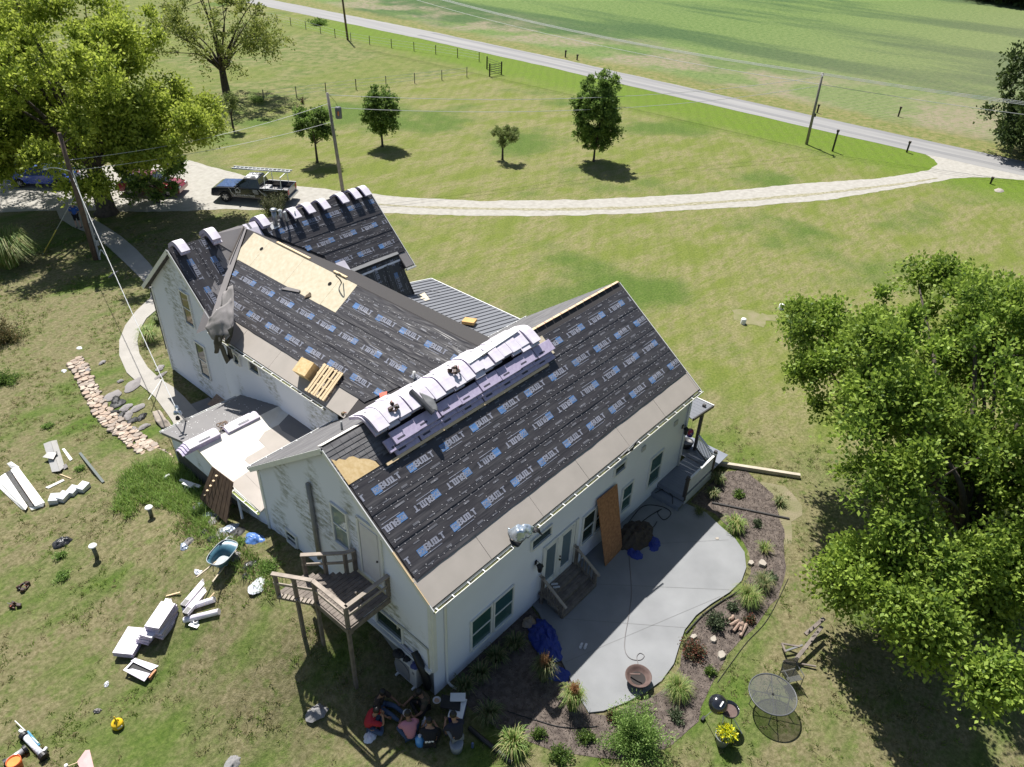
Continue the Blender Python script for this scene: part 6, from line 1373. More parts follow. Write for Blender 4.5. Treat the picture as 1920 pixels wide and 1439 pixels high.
def tree(name, label, base, crown, nclump, nleaf, leaf, mats_, trunk_r, trunk_h, group=None, seed=1, clump_r=.9, bark=None, limbs=16, hollow=.35, mw=None, cat='tree', tilt=(0, 0), squash=.75, lobes=0):
    """crown: list of (centre, radii, weight) relative to base"""
    rg = np.random.default_rng(seed); t = thing(name, label, cat, base, 0, group); Cs = []
    tot = sum(c[2] for c in crown)
    for c, r_, w_ in crown:
        k = max(1, int(nclump*w_/tot)); g = rg.normal(size=(k, 3)); g /= np.linalg.norm(g, axis=1)[:, None]
        rad = rg.uniform(hollow, 1, k)**.6; 
        nz = np.array([1+.13*mnoise.noise(Vector(tuple(q*1.7))+Vector((seed, 0, 0))) for q in g])
        pt = np.array(c)+g*np.array(r_)*(rad*nz)[:, None]
        if lobes:      # gather the clumps into boughs with gaps between them
            m_ = max(3, int(lobes*w_/tot)); h_ = rg.normal(size=(m_, 3)); h_[:, 2] = h_[:, 2]*.8+.15; h_ /= np.linalg.norm(h_, axis=1)[:, None]
            LC = np.array(c)+h_*np.array(r_)*rg.uniform(.45, .86, m_)[:, None]; j = rg.integers(0, m_, k); lr = min(r_)*rg.uniform(.22, .40, m_)
            q = rg.normal(size=(k, 3)); q /= np.linalg.norm(q, axis=1)[:, None]; pt = LC[j]+q*(lr[j]*rg.uniform(.5, 1., k))[:, None]*np.array([1.15, 1.15, .72])
        Cs.append(pt)
    Cs = np.concatenate(Cs); Cs = Cs[Cs[:, 2] > .25]; cc = np.mean(Cs, 0)
    P = []; D = []; TTs = []
    for i, c in enumerate(Cs):
        k = int(nleaf/len(Cs)*rg.uniform(.5, 1.5)); cr = clump_r*rg.uniform(.6, 1.35)
        out = (c-cc*np.array([1, 1, .8])); out /= np.linalg.norm(out)+1e-6
        # sprays: a few twigs per clump with leaves along them
        ns = max(3, k//14); tw = rg.normal(size=(ns, 3))*.75+out*.65; tw[:, 2] += .25; tw /= np.linalg.norm(tw, axis=1)[:, None]
        j = rg.integers(0, ns, k); tt = rg.uniform(.12, 1, k)
        p = c+tw[j]*(tt*cr)[:, None]+rg.normal(size=(k, 3))*cr*.13; p[:, 2] -= (tt**2)*cr*.18
        P.append(p*1.0); D.append(tw[j]); TTs.append(tt)
    P = np.concatenate(P); D = np.concatenate(D); V, F = leaf_quads(P, leaf[0], leaf[1], rg, D*.9, .12)
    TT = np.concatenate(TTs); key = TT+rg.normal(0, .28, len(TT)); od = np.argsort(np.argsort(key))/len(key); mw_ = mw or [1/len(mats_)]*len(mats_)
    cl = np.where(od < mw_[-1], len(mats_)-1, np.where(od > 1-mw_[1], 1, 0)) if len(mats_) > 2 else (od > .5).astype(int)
    npmesh('crown', V, F, mats_, t, mi=cl)
    # trunk and limbs
    b = MB(); top = Vector((tilt[0], tilt[1], trunk_h)); m_ = bark or M_bark
    b.tube([(0, 0, -.1), (trunk_r*.1, 0, trunk_h*.08), tuple(top*.5), tuple(top)], [trunk_r*1.45, trunk_r*1.05, trunk_r*.88, trunk_r*.75], 12); b.build('trunk', m_, t, smooth=True)
    lb = MB(); idx = rg.permutation(len(Cs))[:limbs*4]; main = []
    order = sorted(idx, key=lambda q: -Cs[q][2])
    for q in idx[:limbs]:
        c = Vector(Cs[q]); a = top*rg.uniform(.82, 1.0); mid = a.lerp(c, .5)+Vector((rg.normal()*.3, rg.normal()*.3, .10*(c-a).length)); r0 = trunk_r*rg.uniform(.28, .55)
        pts = smooth_line([a, a.lerp(mid, .5)+Vector(rg.normal(size=3)*.12*trunk_h*.2), mid, c], 4); lb.tube(pts, [r0*(1-.88*i/(len(pts)-1)) for i in range(len(pts))], 6); main.append(pts)
    for q in idx[limbs:]:
        c = Vector(Cs[q]); best = min((p for pts in main for p in pts[3:]), key=lambda p: (p-c).length_squared)
        mid = best.lerp(c, .5)+Vector(rg.normal(size=3)*.12); lb.tube([best, mid, c], [trunk_r*.10, trunk_r*.065, trunk_r*.025], 5)
    lb.build('branches', m_, t, smooth=True); return t
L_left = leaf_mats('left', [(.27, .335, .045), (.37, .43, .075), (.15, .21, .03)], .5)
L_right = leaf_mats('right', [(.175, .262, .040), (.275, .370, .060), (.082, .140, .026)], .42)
L_dark = leaf_mats('dark', [(0.039, 0.065, 0.021), (0.072, 0.104, 0.029)], .3)
L_mid = leaf_mats('mid', [(.125, .200, .045), (.20, .29, .07), (.070, .120, .028)], .5)
L_pale = leaf_mats('pale', [(0.149, 0.201, 0.057), (0.230, 0.265, 0.098)], .4)
# big tree at the right edge
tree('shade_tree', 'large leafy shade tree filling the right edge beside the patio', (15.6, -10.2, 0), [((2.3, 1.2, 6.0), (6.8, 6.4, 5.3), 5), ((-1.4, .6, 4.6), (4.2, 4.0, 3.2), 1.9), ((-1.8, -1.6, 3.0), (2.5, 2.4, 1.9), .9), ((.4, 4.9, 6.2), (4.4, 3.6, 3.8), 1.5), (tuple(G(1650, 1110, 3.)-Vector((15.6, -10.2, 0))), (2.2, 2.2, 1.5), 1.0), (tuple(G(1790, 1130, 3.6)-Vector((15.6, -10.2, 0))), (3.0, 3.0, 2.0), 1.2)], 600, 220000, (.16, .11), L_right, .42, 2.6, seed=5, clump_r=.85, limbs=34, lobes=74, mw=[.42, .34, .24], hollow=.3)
# big trees at the left
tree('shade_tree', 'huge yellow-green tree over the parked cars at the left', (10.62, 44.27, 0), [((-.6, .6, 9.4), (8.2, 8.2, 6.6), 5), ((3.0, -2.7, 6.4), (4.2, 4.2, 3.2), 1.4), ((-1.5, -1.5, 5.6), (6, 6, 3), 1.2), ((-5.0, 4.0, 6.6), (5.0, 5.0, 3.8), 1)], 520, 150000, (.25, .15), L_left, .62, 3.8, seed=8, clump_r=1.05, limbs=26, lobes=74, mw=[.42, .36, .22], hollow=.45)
tree('shade_tree', 'tall yellow-green tree behind the huge tree, cut by the top left corner', (9.5, 61.5, 0), [((-1.5, 2, 10.5), (8.6, 8.6, 7.2), 5)], 230, 60000, (.34, .21), L_left, .5, 4.2, seed=13, clump_r=1.25, limbs=16, lobes=40, mw=[.42, .40, .18])
tree('shade_tree', 'airy forked tree with bare limbs showing near the top of the photo', (34.08, 67.15, 0), [((.3, -.2, 7.2), (5.6, 5.6, 4.4), 4), ((3.6, -3.0, 5.4), (2.6, 2.6, 1.7), 1), ((-3.4, 2.8, 5.6), (2.4, 2.4, 1.8), .8)], 130, 14000, (.27, .15), leaf_mats('airy', [(0.195, 0.234, 0.052), (0.273, 0.299, 0.078), (0.111, 0.143, 0.033)], .45), .42, 2.9, seed=17, clump_r=1.1, limbs=20, mw=[.45, .35, .2])
# young trees on the far lawn
for (u, v, h_, r_, lb, mt, nl, sd_, lo) in ((438, 245, 3.6, .85, 'slim young tree below the airy forked tree', L_pale, 1800, 21, 1.2), (595, 305, 5.0, 1.42, 'young rounded tree left of the transformer pole', L_mid, 6500, 22, 1.5), (717, 275, 5.1, 1.45, 'round-headed young tree right of the transformer pole', L_mid, 9000, 23, 1.35),
                                     (942, 300, 3.0, 1.15, 'small pale crab-apple tree in the middle of the far lawn', L_pale, 3200, 24, .9), (1113, 303, 7.7, 1.95, 'tall dark oval tree on the far lawn', L_mid, 26000, 25, 1.0)):
    p = G(u, v, 0); hc = (h_-lo)/2
    tree('young_tree', lb, p, [((0, 0, lo+hc*1.02), (r_, r_, hc*.98), 1)]+([((0, 0, lo+hc*.8), (r_*1.02, r_*1.02, hc*.75), .6)] if nl > 5000 else []), 170 if nl > 5000 else 44, int(nl*1.5), (.20, .12) if nl > 5000 else (.15, .08), mt, .10, lo+.3, seed=sd_, clump_r=.48 if nl > 5000 else .34, limbs=10, hollow=.3, bark=M_bark, lobes=0 if nl > 8000 else 16 if nl > 5000 else 9)
# dark trees at the right edge and far corner
tree('dark_tree', 'dark dense tree cut by the right edge beyond the road', G(1915, 300, 0)+Vector((2.5, -1.5, 0)), [((0, 0, 6.4), (5.6, 5.6, 5.6), 4), ((-1.0, 1.5, 3.0), (4.0, 4.0, 2.8), 1.4)], 170, 30000, (.34, .22), L_dark, .4, 2.5, seed=31, clump_r=1.2, limbs=10)
for i in range(5):
    p = G(1830+26*i, 6+4*i, 0)+Vector((10, 0, 0)); tree('far_tree', 'dark far tree in the top right corner, %s from the left' % ['first', 'second', 'third', 'fourth', 'fifth'][i], p, [((0, 0, 7), (8, 8, 7), 1)], 50, 5000, (1.0, .7), L_dark, .5, 3, seed=40+i, clump_r=2.2, limbs=5)
tree('dark_tree', 'low dark tree hanging over the red car beside the huge trunk', G(297, 380, 0), [((0, 0, 2.6), (2.3, 2.3, 2.0), 1)], 60, 9000, (.22, .13), L_mid, .14, 1.2, seed=55, clump_r=.6, limbs=8)
# shrubs
def shrub(label, p, r_, h_, n, mats_, sd_, leaf=(.07, .04), cat='shrub', name='shrub', mw=None, spiky=0.):
    t = thing(name, label, cat, p); rg = np.random.default_rng(sd_); k = 46; g = rg.normal(size=(k, 3)); g[:, 2] = abs(g[:, 2]); g /= np.linalg.norm(g, axis=1)[:, None]
    C = g*np.array([r_, r_, h_])*rg.uniform(.35, .95+.3*spiky, k)[:, None]; j = rg.integers(0, k, n); tt = rg.uniform(.05, 1.08, n)
    P = C[j]*tt[:, None]+rg.normal(size=(n, 3))*np.array([r_, r_, h_])*.10; P[:, 2] = np.abs(P[:, 2])+.02
    V, F = leaf_quads(P, leaf[0], leaf[1], rg, g[j]*.9, .3); npmesh('foliage', V, F, mats_, t, mi=rg.choice(len(mats_), n, p=mw))
    b = MB()
    for i in range(14): b.tube([(0, 0, 0), tuple(C[i]*.5+rg.normal(size=3)*.03), tuple(C[i])], [.018, .012, .005], 5)
    b.build('stems', M_bark, t); return t
def grass_clump(label, p, n, h_, arch, wd, mats_, sd_, plume=None, cat='ornamental grass', name='ornamental_grass', spread=.12, mw=None):
    t = thing(name, label, cat, p); rg = np.random.default_rng(sd_); a = rg.uniform(0, 2*np.pi, n); hh = h_*rg.uniform(.55, 1.15, n); rr = arch*rg.uniform(.2, 1.15, n)
    o = np.c_[np.cos(a), np.sin(a), np.zeros(n)]; s = np.c_[-np.sin(a), np.cos(a), np.zeros(n)]*(wd/2)*rg.uniform(.7, 1.3, n)[:, None]; b0 = o*spread*rg.uniform(0, 1, n)[:, None]
    seg = [(0, 0), (.25, .55), (.6, .95), (1.0, .80)]; rows = []
    for i, (x, z) in enumerate(seg):
        c = b0+o*(x*rr)[:, None]+np.array([0, 0, 1])*(z*hh*(1-(.5*(x > .9))*np.minimum(1, rr/h_*.6)))[:, None]; w_ = (1, .9, .6, .05)[i]; rows.append((c-s*w_, c+s*w_))
    V = np.stack([q for r_ in rows for q in r_], 1).reshape(-1, 3); base = np.arange(n)[:, None]*8; F = np.concatenate([base+np.array([[2*i, 2*i+1, 2*i+3, 2*i+2]]) for i in range(3)])
    npmesh('blades', V, F, mats_, t, mi=np.tile(rg.choice(len(mats_), n, p=mw), 3))
    if plume:
        m = plume[1]; a = rg.uniform(0, 2*np.pi, m); P = []
        for i in range(m):
            e = np.array([math.cos(a[i])*arch*rg.uniform(0, .45), math.sin(a[i])*arch*rg.uniform(0, .45), h_*rg.uniform(.95, 1.35)]); q = rg.uniform(.72, 1, 26); P.append(e*q[:, None]+rg.normal(size=(26, 3))*.012)
        P = np.concatenate(P); V, F = leaf_quads(P, .055, .014, rg, np.array([0, 0, 1.]), .8); npmesh('plumes', V, F, plume[0], t)
    return t
G_gr = leaf_mats('blade', [(.14, .23, .045), (.21, .30, .075), (.36, .35, .14)], .4); G_dk = leaf_mats('bladedark', [(.085, .135, .040), (.16, .20, .075), (.28, .26, .13)], .35)
M_plume = mat('plume_orange', (.42, .20, .09), .85, (.52, .32, .16), 8, trans=.3)
grass_clump('ornamental grass with orange plumes beside the blue tarp', G(1018, 1275, 0), 420, .95, .42, .022, G_dk, 1, (M_plume, 60)); grass_clump('ornamental grass with orange plumes at the patio corner', G(1072, 1330, 0), 480, 1.0, .40, .022, G_gr, 2, (M_plume, 70))
for i, (u, v, n, h_, ar, lb, mt) in enumerate(((930, 1240, 260, .5, .42, 'dark arching clump against the front wall, middle one', G_dk), (900, 1270, 220, .45, .40, 'dark arching clump against the front wall near the downspout', G_dk), (870, 1292, 200, .42, .38, 'arching clump at the foot of the downspout', G_dk), (965, 1215, 220, .5, .4, 'dark arching clump left of the blue tarp', G_dk), (915, 1345, 220, .5, .45, 'arching clump in the shaded mulch below the cooler', G_dk),
        (962, 1400, 300, .55, .55, 'pale yellow-green leafy clump at the bottom of the bed', G_gr), (1268, 1300, 620, .55, .52, 'fine bright tufted grass right of the fire bowl', G_gr), (1400, 1128, 700, .60, .55, 'fine mounded grass below the patio curve', G_gr), (1428, 1100, 420, .5, .45, 'green mounded grass behind the fine one', G_dk), (1375, 990, 300, .50, .50, 'broad-leaved bright lily clump at the patio curve', G_gr),
        (1432, 1033, 160, .38, .34, 'small yellow-green tuft right of the patio', G_gr), (1345, 905, 180, .4, .35, 'small lily clump below the porch skirt', G_dk), (1335, 930, 160, .35, .32, 'second lily clump below the porch skirt', G_dk), (283, 640, 420, .75, .75, 'variegated arching clump beside the walkway and left wall', G_gr), (297, 605, 160, .5, .35, 'small dark clump above the variegated one', G_dk), (205, 485, 120, .4, .3, 'yellow-leaved clump at the foot of the brown pole', G_gr),
        (1310, 965, 120, .35, .3, 'dry pale tuft at the corner of the porch steps', G_dk), (1460, 945, 120, .3, .3, 'dry tuft right of the lily clumps', G_dk))):
    grass_clump(lb, G(u, v, 0), n, h_, ar, .030 if 'lily' in lb or 'leaf' in lb or 'varieg' in lb or 'arching' in lb else .014, mt, 60+i, spread=.14, cat='plant', name='leafy_clump')
grass_clump('tall weeping pale grass at the far left below the big tree', G(18, 500, 0), 1500, 2.1, 1.7, .035, G_gr, 90, spread=.5)
L_br = leaf_mats("bright", [(.21, .33, .085), (.31, .43, .13), (.13, .21, .05)], .42); L_gray = leaf_mats('greyleaf', [(.085, .115, .060), (.15, .18, .10), (.04, .06, .03)], .3); L_red = leaf_mats('reddish', [(.06, .075, .035), (.22, .08, .05), (.13, .11, .06)], .3)
shrub('large feathery bright green shrub at the bottom of the bed', G(1190, 1392, 0), 1.05, 1.2, 17000, L_br, 1, (.085, .03), spiky=.6)
shrub('grey-green rose bush beside the firewood', G(1342, 1172, 0), .48, .55, 2600, L_gray, 2); shrub('reddish shrub at the patio edge below the firewood', G(1298, 1225, 0), .55, .55, 2800, L_red, 3)
shrub('low dark shrub left of the large feathery shrub', G(1050, 1422, 0), .42, .5, 1800, L_mid, 4); shrub('olive shrub in front of the pickup bed', G(517, 398, 0), 1.15, 1.75, 6500, leaf_mats('olive', [(.10, .12, .05), (.20, .20, .11), (.045, .05, .022)], .3), 5, (.10, .06), spiky=.4)
shrub('brown-green bush cut by the left edge', G(2, 640, 0), 1.35, 1.5, 6500, leaf_mats('brownish', [(.14, .13, .05), (.22, .16, .07), (.07, .08, .03)], .3), 6, (.09, .05)); shrub('low dark green bush at the left edge below the brown one', G(12, 715, 0), .75, .5, 3800, L_mid, 7, (.08, .045))
shrub('small tree-like bush behind the parked pickup on the far lawn edge', G(483, 190, 0), 1.4, .7, 1800, L_mid, 8, (.12, .07)); shrub('reddish seedling by the pasture fence', G(568, 195, 0), .35, 1.1, 300, L_red, 9, (.1, .05)); shrub('round dark bush beside the far road fence', G(596, 46, 0), 1.8, .9, 2600, L_mid, 10, (.25, .15))
t = bpy.data.objects['flower_pot']; rg = np.random.default_rng(3); n = 900; g = rg.normal(size=(n, 3)); g[:, 2] = abs(g[:, 2]); g /= np.linalg.norm(g, axis=1)[:, None]; P = g*np.array([.26, .30, .24])*rg.uniform(.5, 1, n)[:, None]+np.array([.05, -.05, .50])
V, F = leaf_quads(P[:560], .075, .06, rg, g[:560], .4); npmesh('flowers', V, F, mat('petal_yellow', (.72, .80, .04), .6, (.85, .70, .02), 10, trans=.2), t); V, F = leaf_quads(P[560:], .08, .04, rg, g[560:], .2); npmesh('foliage', V, F, L_br, t, mi=rg.integers(0, 3, len(F)))
# tall weeds beside the low extension (uncountable)
def wpoly(px): return [tuple(G(u, v, 0).xy) for u, v in px]
for i, (u, v, r_, mt, lb) in enumerate(((1372, 1140, .22, L_gray, 'small grey-green plant beside the fine mounded grass'), (1405, 1165, .20, L_red, 'small reddish plant right of the firewood'), (1268, 1345, .24, L_gray, 'grey plant below the bright tufted grass'), (1100, 1385, .26, L_mid, 'green mound left of the feathery shrub'), (1010, 1380, .22, L_mid, 'small green mound above the pale leafy clump'), (1385, 930, .22, L_mid, 'green mound beside the landscape timber'), (1420, 985, .2, L_gray, 'small grey plant above the yellow tuft'), (1150, 1345, .2, L_red, 'small reddish plant left of the fire bowl'), (1330, 1260, .2, L_mid, 'small green plant below the cream stone'), (1445, 1085, .22, L_gray, 'grey-green plant at the outer bed edge'))):
    shrub(lb, G(u, v, 0), r_*1.3, r_*1.3, 900, mt, 150+i, (.07, .04), 'plant', 'bed_plant')
for nm, n, px, h_, wd, mt, dn, lb in (('tall_weeds', 2100, [(215, 960), (225, 900), (260, 872), (310, 862), (370, 900), (400, 960), (395, 1000), (330, 960), (270, 945), (240, 975)], .34, .035, [L_br[1], G_gr[1], gb1], [.5, .35, .15], 'tall bright weeds beside the low extension'),
        ('wall_weeds', 600, [(350, 960), (440, 1010), (520, 1075), (540, 1110), (510, 1130), (430, 1060), (360, 1010), (320, 1000)], .26, .035, [G_gr[0], L_br[1], gb2], [.5, .3, .2], 'leafy weeds in front of the shaded gable wall')):
    K_ = KEEP; KEEP = [q for q in K_ if q is not house_fp[0]]; o = blades(nm, n, wpoly(px), h_, wd, mt, dn, k=5, seed=77, lean=.5, spread=.07); KEEP = K_; o['label'] = lb
for i, (u, v, s_) in enumerate(((115, 1043, .3), (118, 1082, .36), (505, 1065, .5), (452, 1018, .3), (150, 880, .25), (90, 800, .3))):
    shrub('weed tuft %s' % ['above the refuse bag shadow on the left lawn', 'in the middle of the dry left lawn', 'beside the wall shade right of the blue plastic', 'next to the blue plastic sheet', 'above the long dark bar', 'on the lawn left of the stone border'][i], G(u, v, 0), s_, s_*.6, int(900*s_/.3), L_br, 120+i, (.07, .03), 'weeds', 'weed_tuft')
# bark chips on the bed
rg = np.random.default_rng(12); P = np.c_[rg.uniform(.4, 16.5, 26000), rg.uniform(-6.3, .3, 26000)]; P = P[inpoly(P, bed1)]; P = P[~inpoly(P, pat)]; n = len(P); V, F = leaf_quads(np.c_[P, np.full(n, .02)], .06, .03, rg, None, .05)
V[:, 2] = np.maximum(V[:, 2], .012); o = npmesh('bark_chips', V, F, [mat('chip_dark', (.07, .052, .042), .95), mat('chip_light', (.22, .17, .14), .95), mat('chip_mid', (.13, .10, .08), .95)], mi=rg.choice(3, n, p=[.6, .12, .28])); o['kind'] = 'stuff'; o['label'] = 'loose bark chips on the planting bed'
# ------------------------------------------------------------------ poles, wires, fence, gate
M_pole = mat('pole_wood', (.17, .115, .085), .9, (.10, .075, .06), 4, .005, 40); M_poleg = mat('pole_grey', (.27, .25, .22), .9, (.18, .165, .15), 4); M_wire = mat('wire_grey', (.45, .46, .46), .5)
def wire(name, label, a, b, sag, r=.014, m=M_wire, n=14, cat='wire', group=None):
    a = Vector(a); b = Vector(b); pts = [a.lerp(b, i/n)-Vector((0, 0, 4*sag*(i/n)*(1-i/n))) for i in range(n+1)]; o = MB().tube(pts, r, 5).build(name, m); tag(o, label, cat, group); return o
pL = thing('utility_pole', 'brown utility pole with a lamp arm beside the walkway', 'utility pole', G(180, 487, 0)); bL = pL.location.copy(); tL = Vector((.12, .15, 7.75))
MB().tube([(0, 0, 0), tuple(tL*.5), tuple(tL)], [.17, .145, .115], 12).build('shaft', M_pole, pL, smooth=True); MB().tube([(.16, -.12, 0), (.2, -.1, 3), (.17, -.02, 5.6)], .035, 8).build('conduit', M_alu, pL); MB().tube([(.17, -.16, 0), (.2, -.15, 2.4)], .07, 8).build('meter_riser', mat('riser_grey', (.36, .37, .37), .5), pL); MB().box((.26, -.2, 1.1), (.22, .16, .34)).build('meter_box', MATS['riser_grey'], pL, bevel=.02)
MB().tube(smooth_line([(.05, 0, 5.6), (-.5, .45, 5.8), (-.85, .75, 5.8)], 5), .03, 8).build('lamp_arm', M_alu, pL, smooth=True); MB().lathe([(0, .06), (.10, .04), (.16, -.04), (0, -.06)], (-.95, .82, 5.78), 12).build('lamp_head', M_alu, pL, smooth=True)
MB().tube(smooth_line([(.17, -.3, .3), (.3, -.4, .7), (.45, -.5, .3), (.5, -.5, 0)], 4), .03, 6).build('ground_pipe', M_alu, pL)
pT = thing('utility_pole', 'grey transformer pole beside the pickup and drive', 'utility pole', G(643, 360, 0)); bT = pT.location.copy(); tT = Vector((-.28, .36, 7.3))
MB().tube([(0, 0, 0), tuple(tT)], [.14, .10], 10).build('shaft', M_poleg, pT, smooth=True); c = Vector((.12, -.2, 5.95)); MB().lathe([(0, -.42), (.22, -.40), (.24, -.36), (.24, .32), (.20, .40), (0, .42)], c, 16).build('transformer', mat('transformer_grey', (.12, .13, .14), .5), pT, smooth=True); MB().box(c+Vector((-.16, -.17, 0)), (.08, .08, .3)).build('warning_tag', mat('tag_orange', (.55, .18, .05), .6), pT); MB().tube([c+Vector((0, 0, .4)), c+Vector((-.1, .1, .75)), tT], .012, 5).build('lead', M_black, pT)
pR = thing('utility_pole', 'grey power pole with a short crossarm near the road corner', 'utility pole', G(1512, 271, 0)); bR_ = pR.location.copy()
MB().tube([(0, 0, 0), (-.12, .1, 6.5)], [.14, .10], 10).build('shaft', M_poleg, pR, smooth=True); MB().beam((-.55, -.1, 6.2), (.35, .35, 6.2), .09, .11).build('crossarm', M_poleg, pR)
for dx in (-.5, -.1, .3): MB().lathe([(0, 0), (.06, .02), (.05, .16), (0, .18)], (dx-.02, (dx+.55)*.5-.1, 6.26), 8).build('insulator', M_alu, pR)
MB().tube([(.07, -.1, 2.6), (.07, -.1, 2.9)], .09, 8).build('pole_box', M_black, pR)
pF = thing('utility_pole', 'thin far utility pole at the pasture corner beside the road', 'utility pole', G(652, 75, 0)); MB().tube([(0, 0, 0), (-.3, .4, 9.5)], [.16, .11], 8).build('shaft', M_pole, pF, smooth=True)
wire('power_wire', 'power wire from the brown pole to the transformer pole, upper', bL+tL*.80, bT+tT*.90, .5); wire('power_wire', 'power wire from the brown pole to the transformer pole, lower', bL+tL*.72, bT+tT*.72, .35)
wire('power_wire', 'power wire from the transformer pole over the far lawn, upper', bT+tT*.98, bR_+Vector((-.5, -.1, 6.3)), 1.0, .018); wire('power_wire', 'power wire from the transformer pole over the far lawn, lower', bT+tT*.86, bR_+Vector((-.1, .1, 5.4)), 1.1, .018)
for i, (a, z) in enumerate((((-.5, -.1), 6.42), ((-.1, .12), 6.42), ((.3, .32), 6.42), ((0, .1), 5.5))):
    wire('road_wire', 'roadside power wire towards the right edge, %s' % ['first', 'second', 'third', 'lowest'][i], bR_+Vector((a[0], a[1], z)), Vector((80+a[0]*2, -28+a[1]*2, z+.5-.0)), .7, .022, group='roadside wires'); wire('road_wire', 'roadside power wire towards the far pole, %s' % ['first', 'second', 'third', 'lowest'][i], bR_+Vector((a[0], a[1], z)), G(652, 75, 0)+Vector((a[0]-.3, a[1]+.4, z+2.6)), 1.2, .022, group='roadside wires')
# guy wire with a yellow guard, service drop to the mast
wire('guy_wire', 'guy wire of the brown pole with a yellow guard', bL+tL*.55, G(80, 478, 0), 0, .016); o = MB().tube([G(80, 478, 0).lerp(bL+tL*.55, .03), G(80, 478, 0).lerp(bL+tL*.55, .42)], .03, 6).build('guy_guard', mat('guard_yellow', (.50, .45, .08), .6)); tag(o, 'yellow plastic guard on the guy wire', 'guard')
mt = G(333, 772, 3.3); a = bL+tL*.72; pts = [a.lerp(mt, i/60)-Vector((0, 0, 4*.5*(i/60)*(1-i/60))) for i in range(61)]; b = MB(); 
for ph in (0, 2.09, 4.18): b.tube([p+Vector((math.cos(i*1.1+ph)*.012, 0, math.sin(i*1.1+ph)*.012)) for i, p in enumerate(pts)], .008, 5)
o = b.build('service_drop', mat('service_wire', (.55, .56, .56), .4)); tag(o, 'twisted pale service cable from the brown pole down to the house', 'cable')
# fences
def fence(label, px, gap, z=1.15, closed=False):
    pts = [G(u, v, 0) for u, v in px]; f = thing('wire_fence', label, 'fence', pts[0]); L0 = pts[0]; full = smooth_line(pts, 20); acc = 0; posts = [full[0]]
    for i in range(1, len(full)):
        acc += (full[i]-full[i-1]).length
        if acc >= gap: posts.append(full[i]); acc = 0
    for p in posts: MB().box(p-L0+Vector((0, 0, z/2)), (.07, .07, z)).build('post', M_bark if random.random() < .6 else M_poleg, f)
    for zz in (.35, .7, 1.05): MB().tube([p-L0+Vector((0, 0, zz)) for p in posts], .012, 4, cap=False).build('fence_wire', M_wire, f)
fence('post and wire fence along the road side of the pasture', [(470, 30), (560, 52), (650, 76), (720, 88), (790, 98), (855, 108), (905, 117)], 3.4); fence('post and wire fence across the lawn in front of the pasture', [(495, 190), (560, 183), (640, 172), (720, 163), (800, 154), (860, 147), (915, 141)], 3.4)
gt = thing('farm_gate', 'black tube gate standing at the corner of the pasture fence', 'gate', G(925, 140, 0)); L0 = gt.location
gA, gB, gC = G(918, 144, 0)-L0, G(940, 140, 0)-L0, G(913, 130, 0)-L0
for p in (gA, gB, gC): MB().box(p+Vector((0, 0, .75)), (.12, .12, 1.5)).build('post', M_black, gt)
for i in range(5):
    for a, b_ in ((gA, gB), (gC, gB*.9+gC*.1)): MB().tube([a+Vector((0, 0, .25+.26*i)), b_+Vector((0, 0, .25+.26*i))], .03 if a is gA else .018, 6).build('bar', M_black, gt)
for u, v, h_, lb in ((1561, 284, 1.9, 'leaning dark post beside the road ditch'), (1700, 286, .95, 'short dark post at the mouth of the drive'), (1684, 219, .95, 'small dark marker at the field edge beyond the road'), (1857, 345, .5, 'small dark stub on the lawn right of the drive'), (1532, 212, .8, 'marker post on the verge behind the power pole'), (1060, 108, .8, 'dark marker at the field edge, left one of two'), (1082, 113, .6, 'dark marker at the field edge, right one of two')):
    t = thing('marker_post', lb, 'post', G(u, v, 0)); MB().box((0, 0, h_/2), (.14, .14, h_), (0, .04, 0)).build('shaft', M_black, t); MB().box((.03, 0, h_), (.22, .2, .18)).build('cap', M_bark, t)
heap('stone_pile', 'pale stones on the lawn right of the drive mouth', 'stones', G(1873, 358, 0), .5, .35, .2, M_rock, 3., .1, 8)

# ------------------------------------------------------------------ vehicles
def fontobj(s, size, M, parent, m, name='lettering', align='LEFT'):
    c = bpy.data.curves.new(name, 'FONT'); c.body = s; c.size = size; c.extrude = .003; c.align_x = align; c.materials.append(m); o = bpy.data.objects.new(name, c); COL.objects.link(o); me = bpy.data.meshes.new_from_object(o); bpy.data.objects.remove(o); o = bpy.data.objects.new(name, me); link(o, parent); o.matrix_local = M; return o
def wheel(t, x, y, r_, w_=.24):
    s = 1 if y > 0 else -1; ax = Matrix(((1, 0, 0), (0, 0, s), (0, -s, 0))) if True else None
    ax = Matrix(((1, 0, 0), (0, 0, 1), (0, -1, 0)))
    o = MB().lathe([(r_*.62, -w_/2), (r_*.95, -w_/2), (r_, -w_/3), (r_, w_/3), (r_*.95, w_/2), (r_*.62, w_/2), (r_*.62, -w_/2)], (x, y, r_), 24, ax=ax).build('tyre', MATS['rubber'], t, smooth=True)
    MB().lathe([(0, 0), (r_*.25, .01), (r_*.6, -.03), (r_*.64, .0)], (x, y+s*w_*.42, r_), 20, ax=ax).build('rim', mat('rim_dark', (.10, .10, .11), .35, metal=.5), o)
    b = MB()
    for k in range(6): 
        a = k*math.pi/3; b.beam((x, y+s*w_*.47, r_), (x+math.cos(a)*r_*.58, y+s*w_*.47, r_+math.sin(a)*r_*.58), .05, .03, up=(0, 1, 0))
    b.build('spokes', mat('rim_silver', (.5, .5, .5), .3, metal=.7), o)
def side_profile(x1, x0, wheels, r_, zb, top):
    """outline of a body side from front x1 to rear x0 with wheel arches"""
    out = [(x1, zb)]; 
    low = []
    for wx in sorted(wheels, reverse=True):
        for k in range(9):
            a = math.pi*k/8; low.append((wx+math.cos(a)*r_*1.18, max(zb, r_+math.sin(a)*r_*1.18)))
    return [(x1, zb)]+low+[(x0, zb)]+top
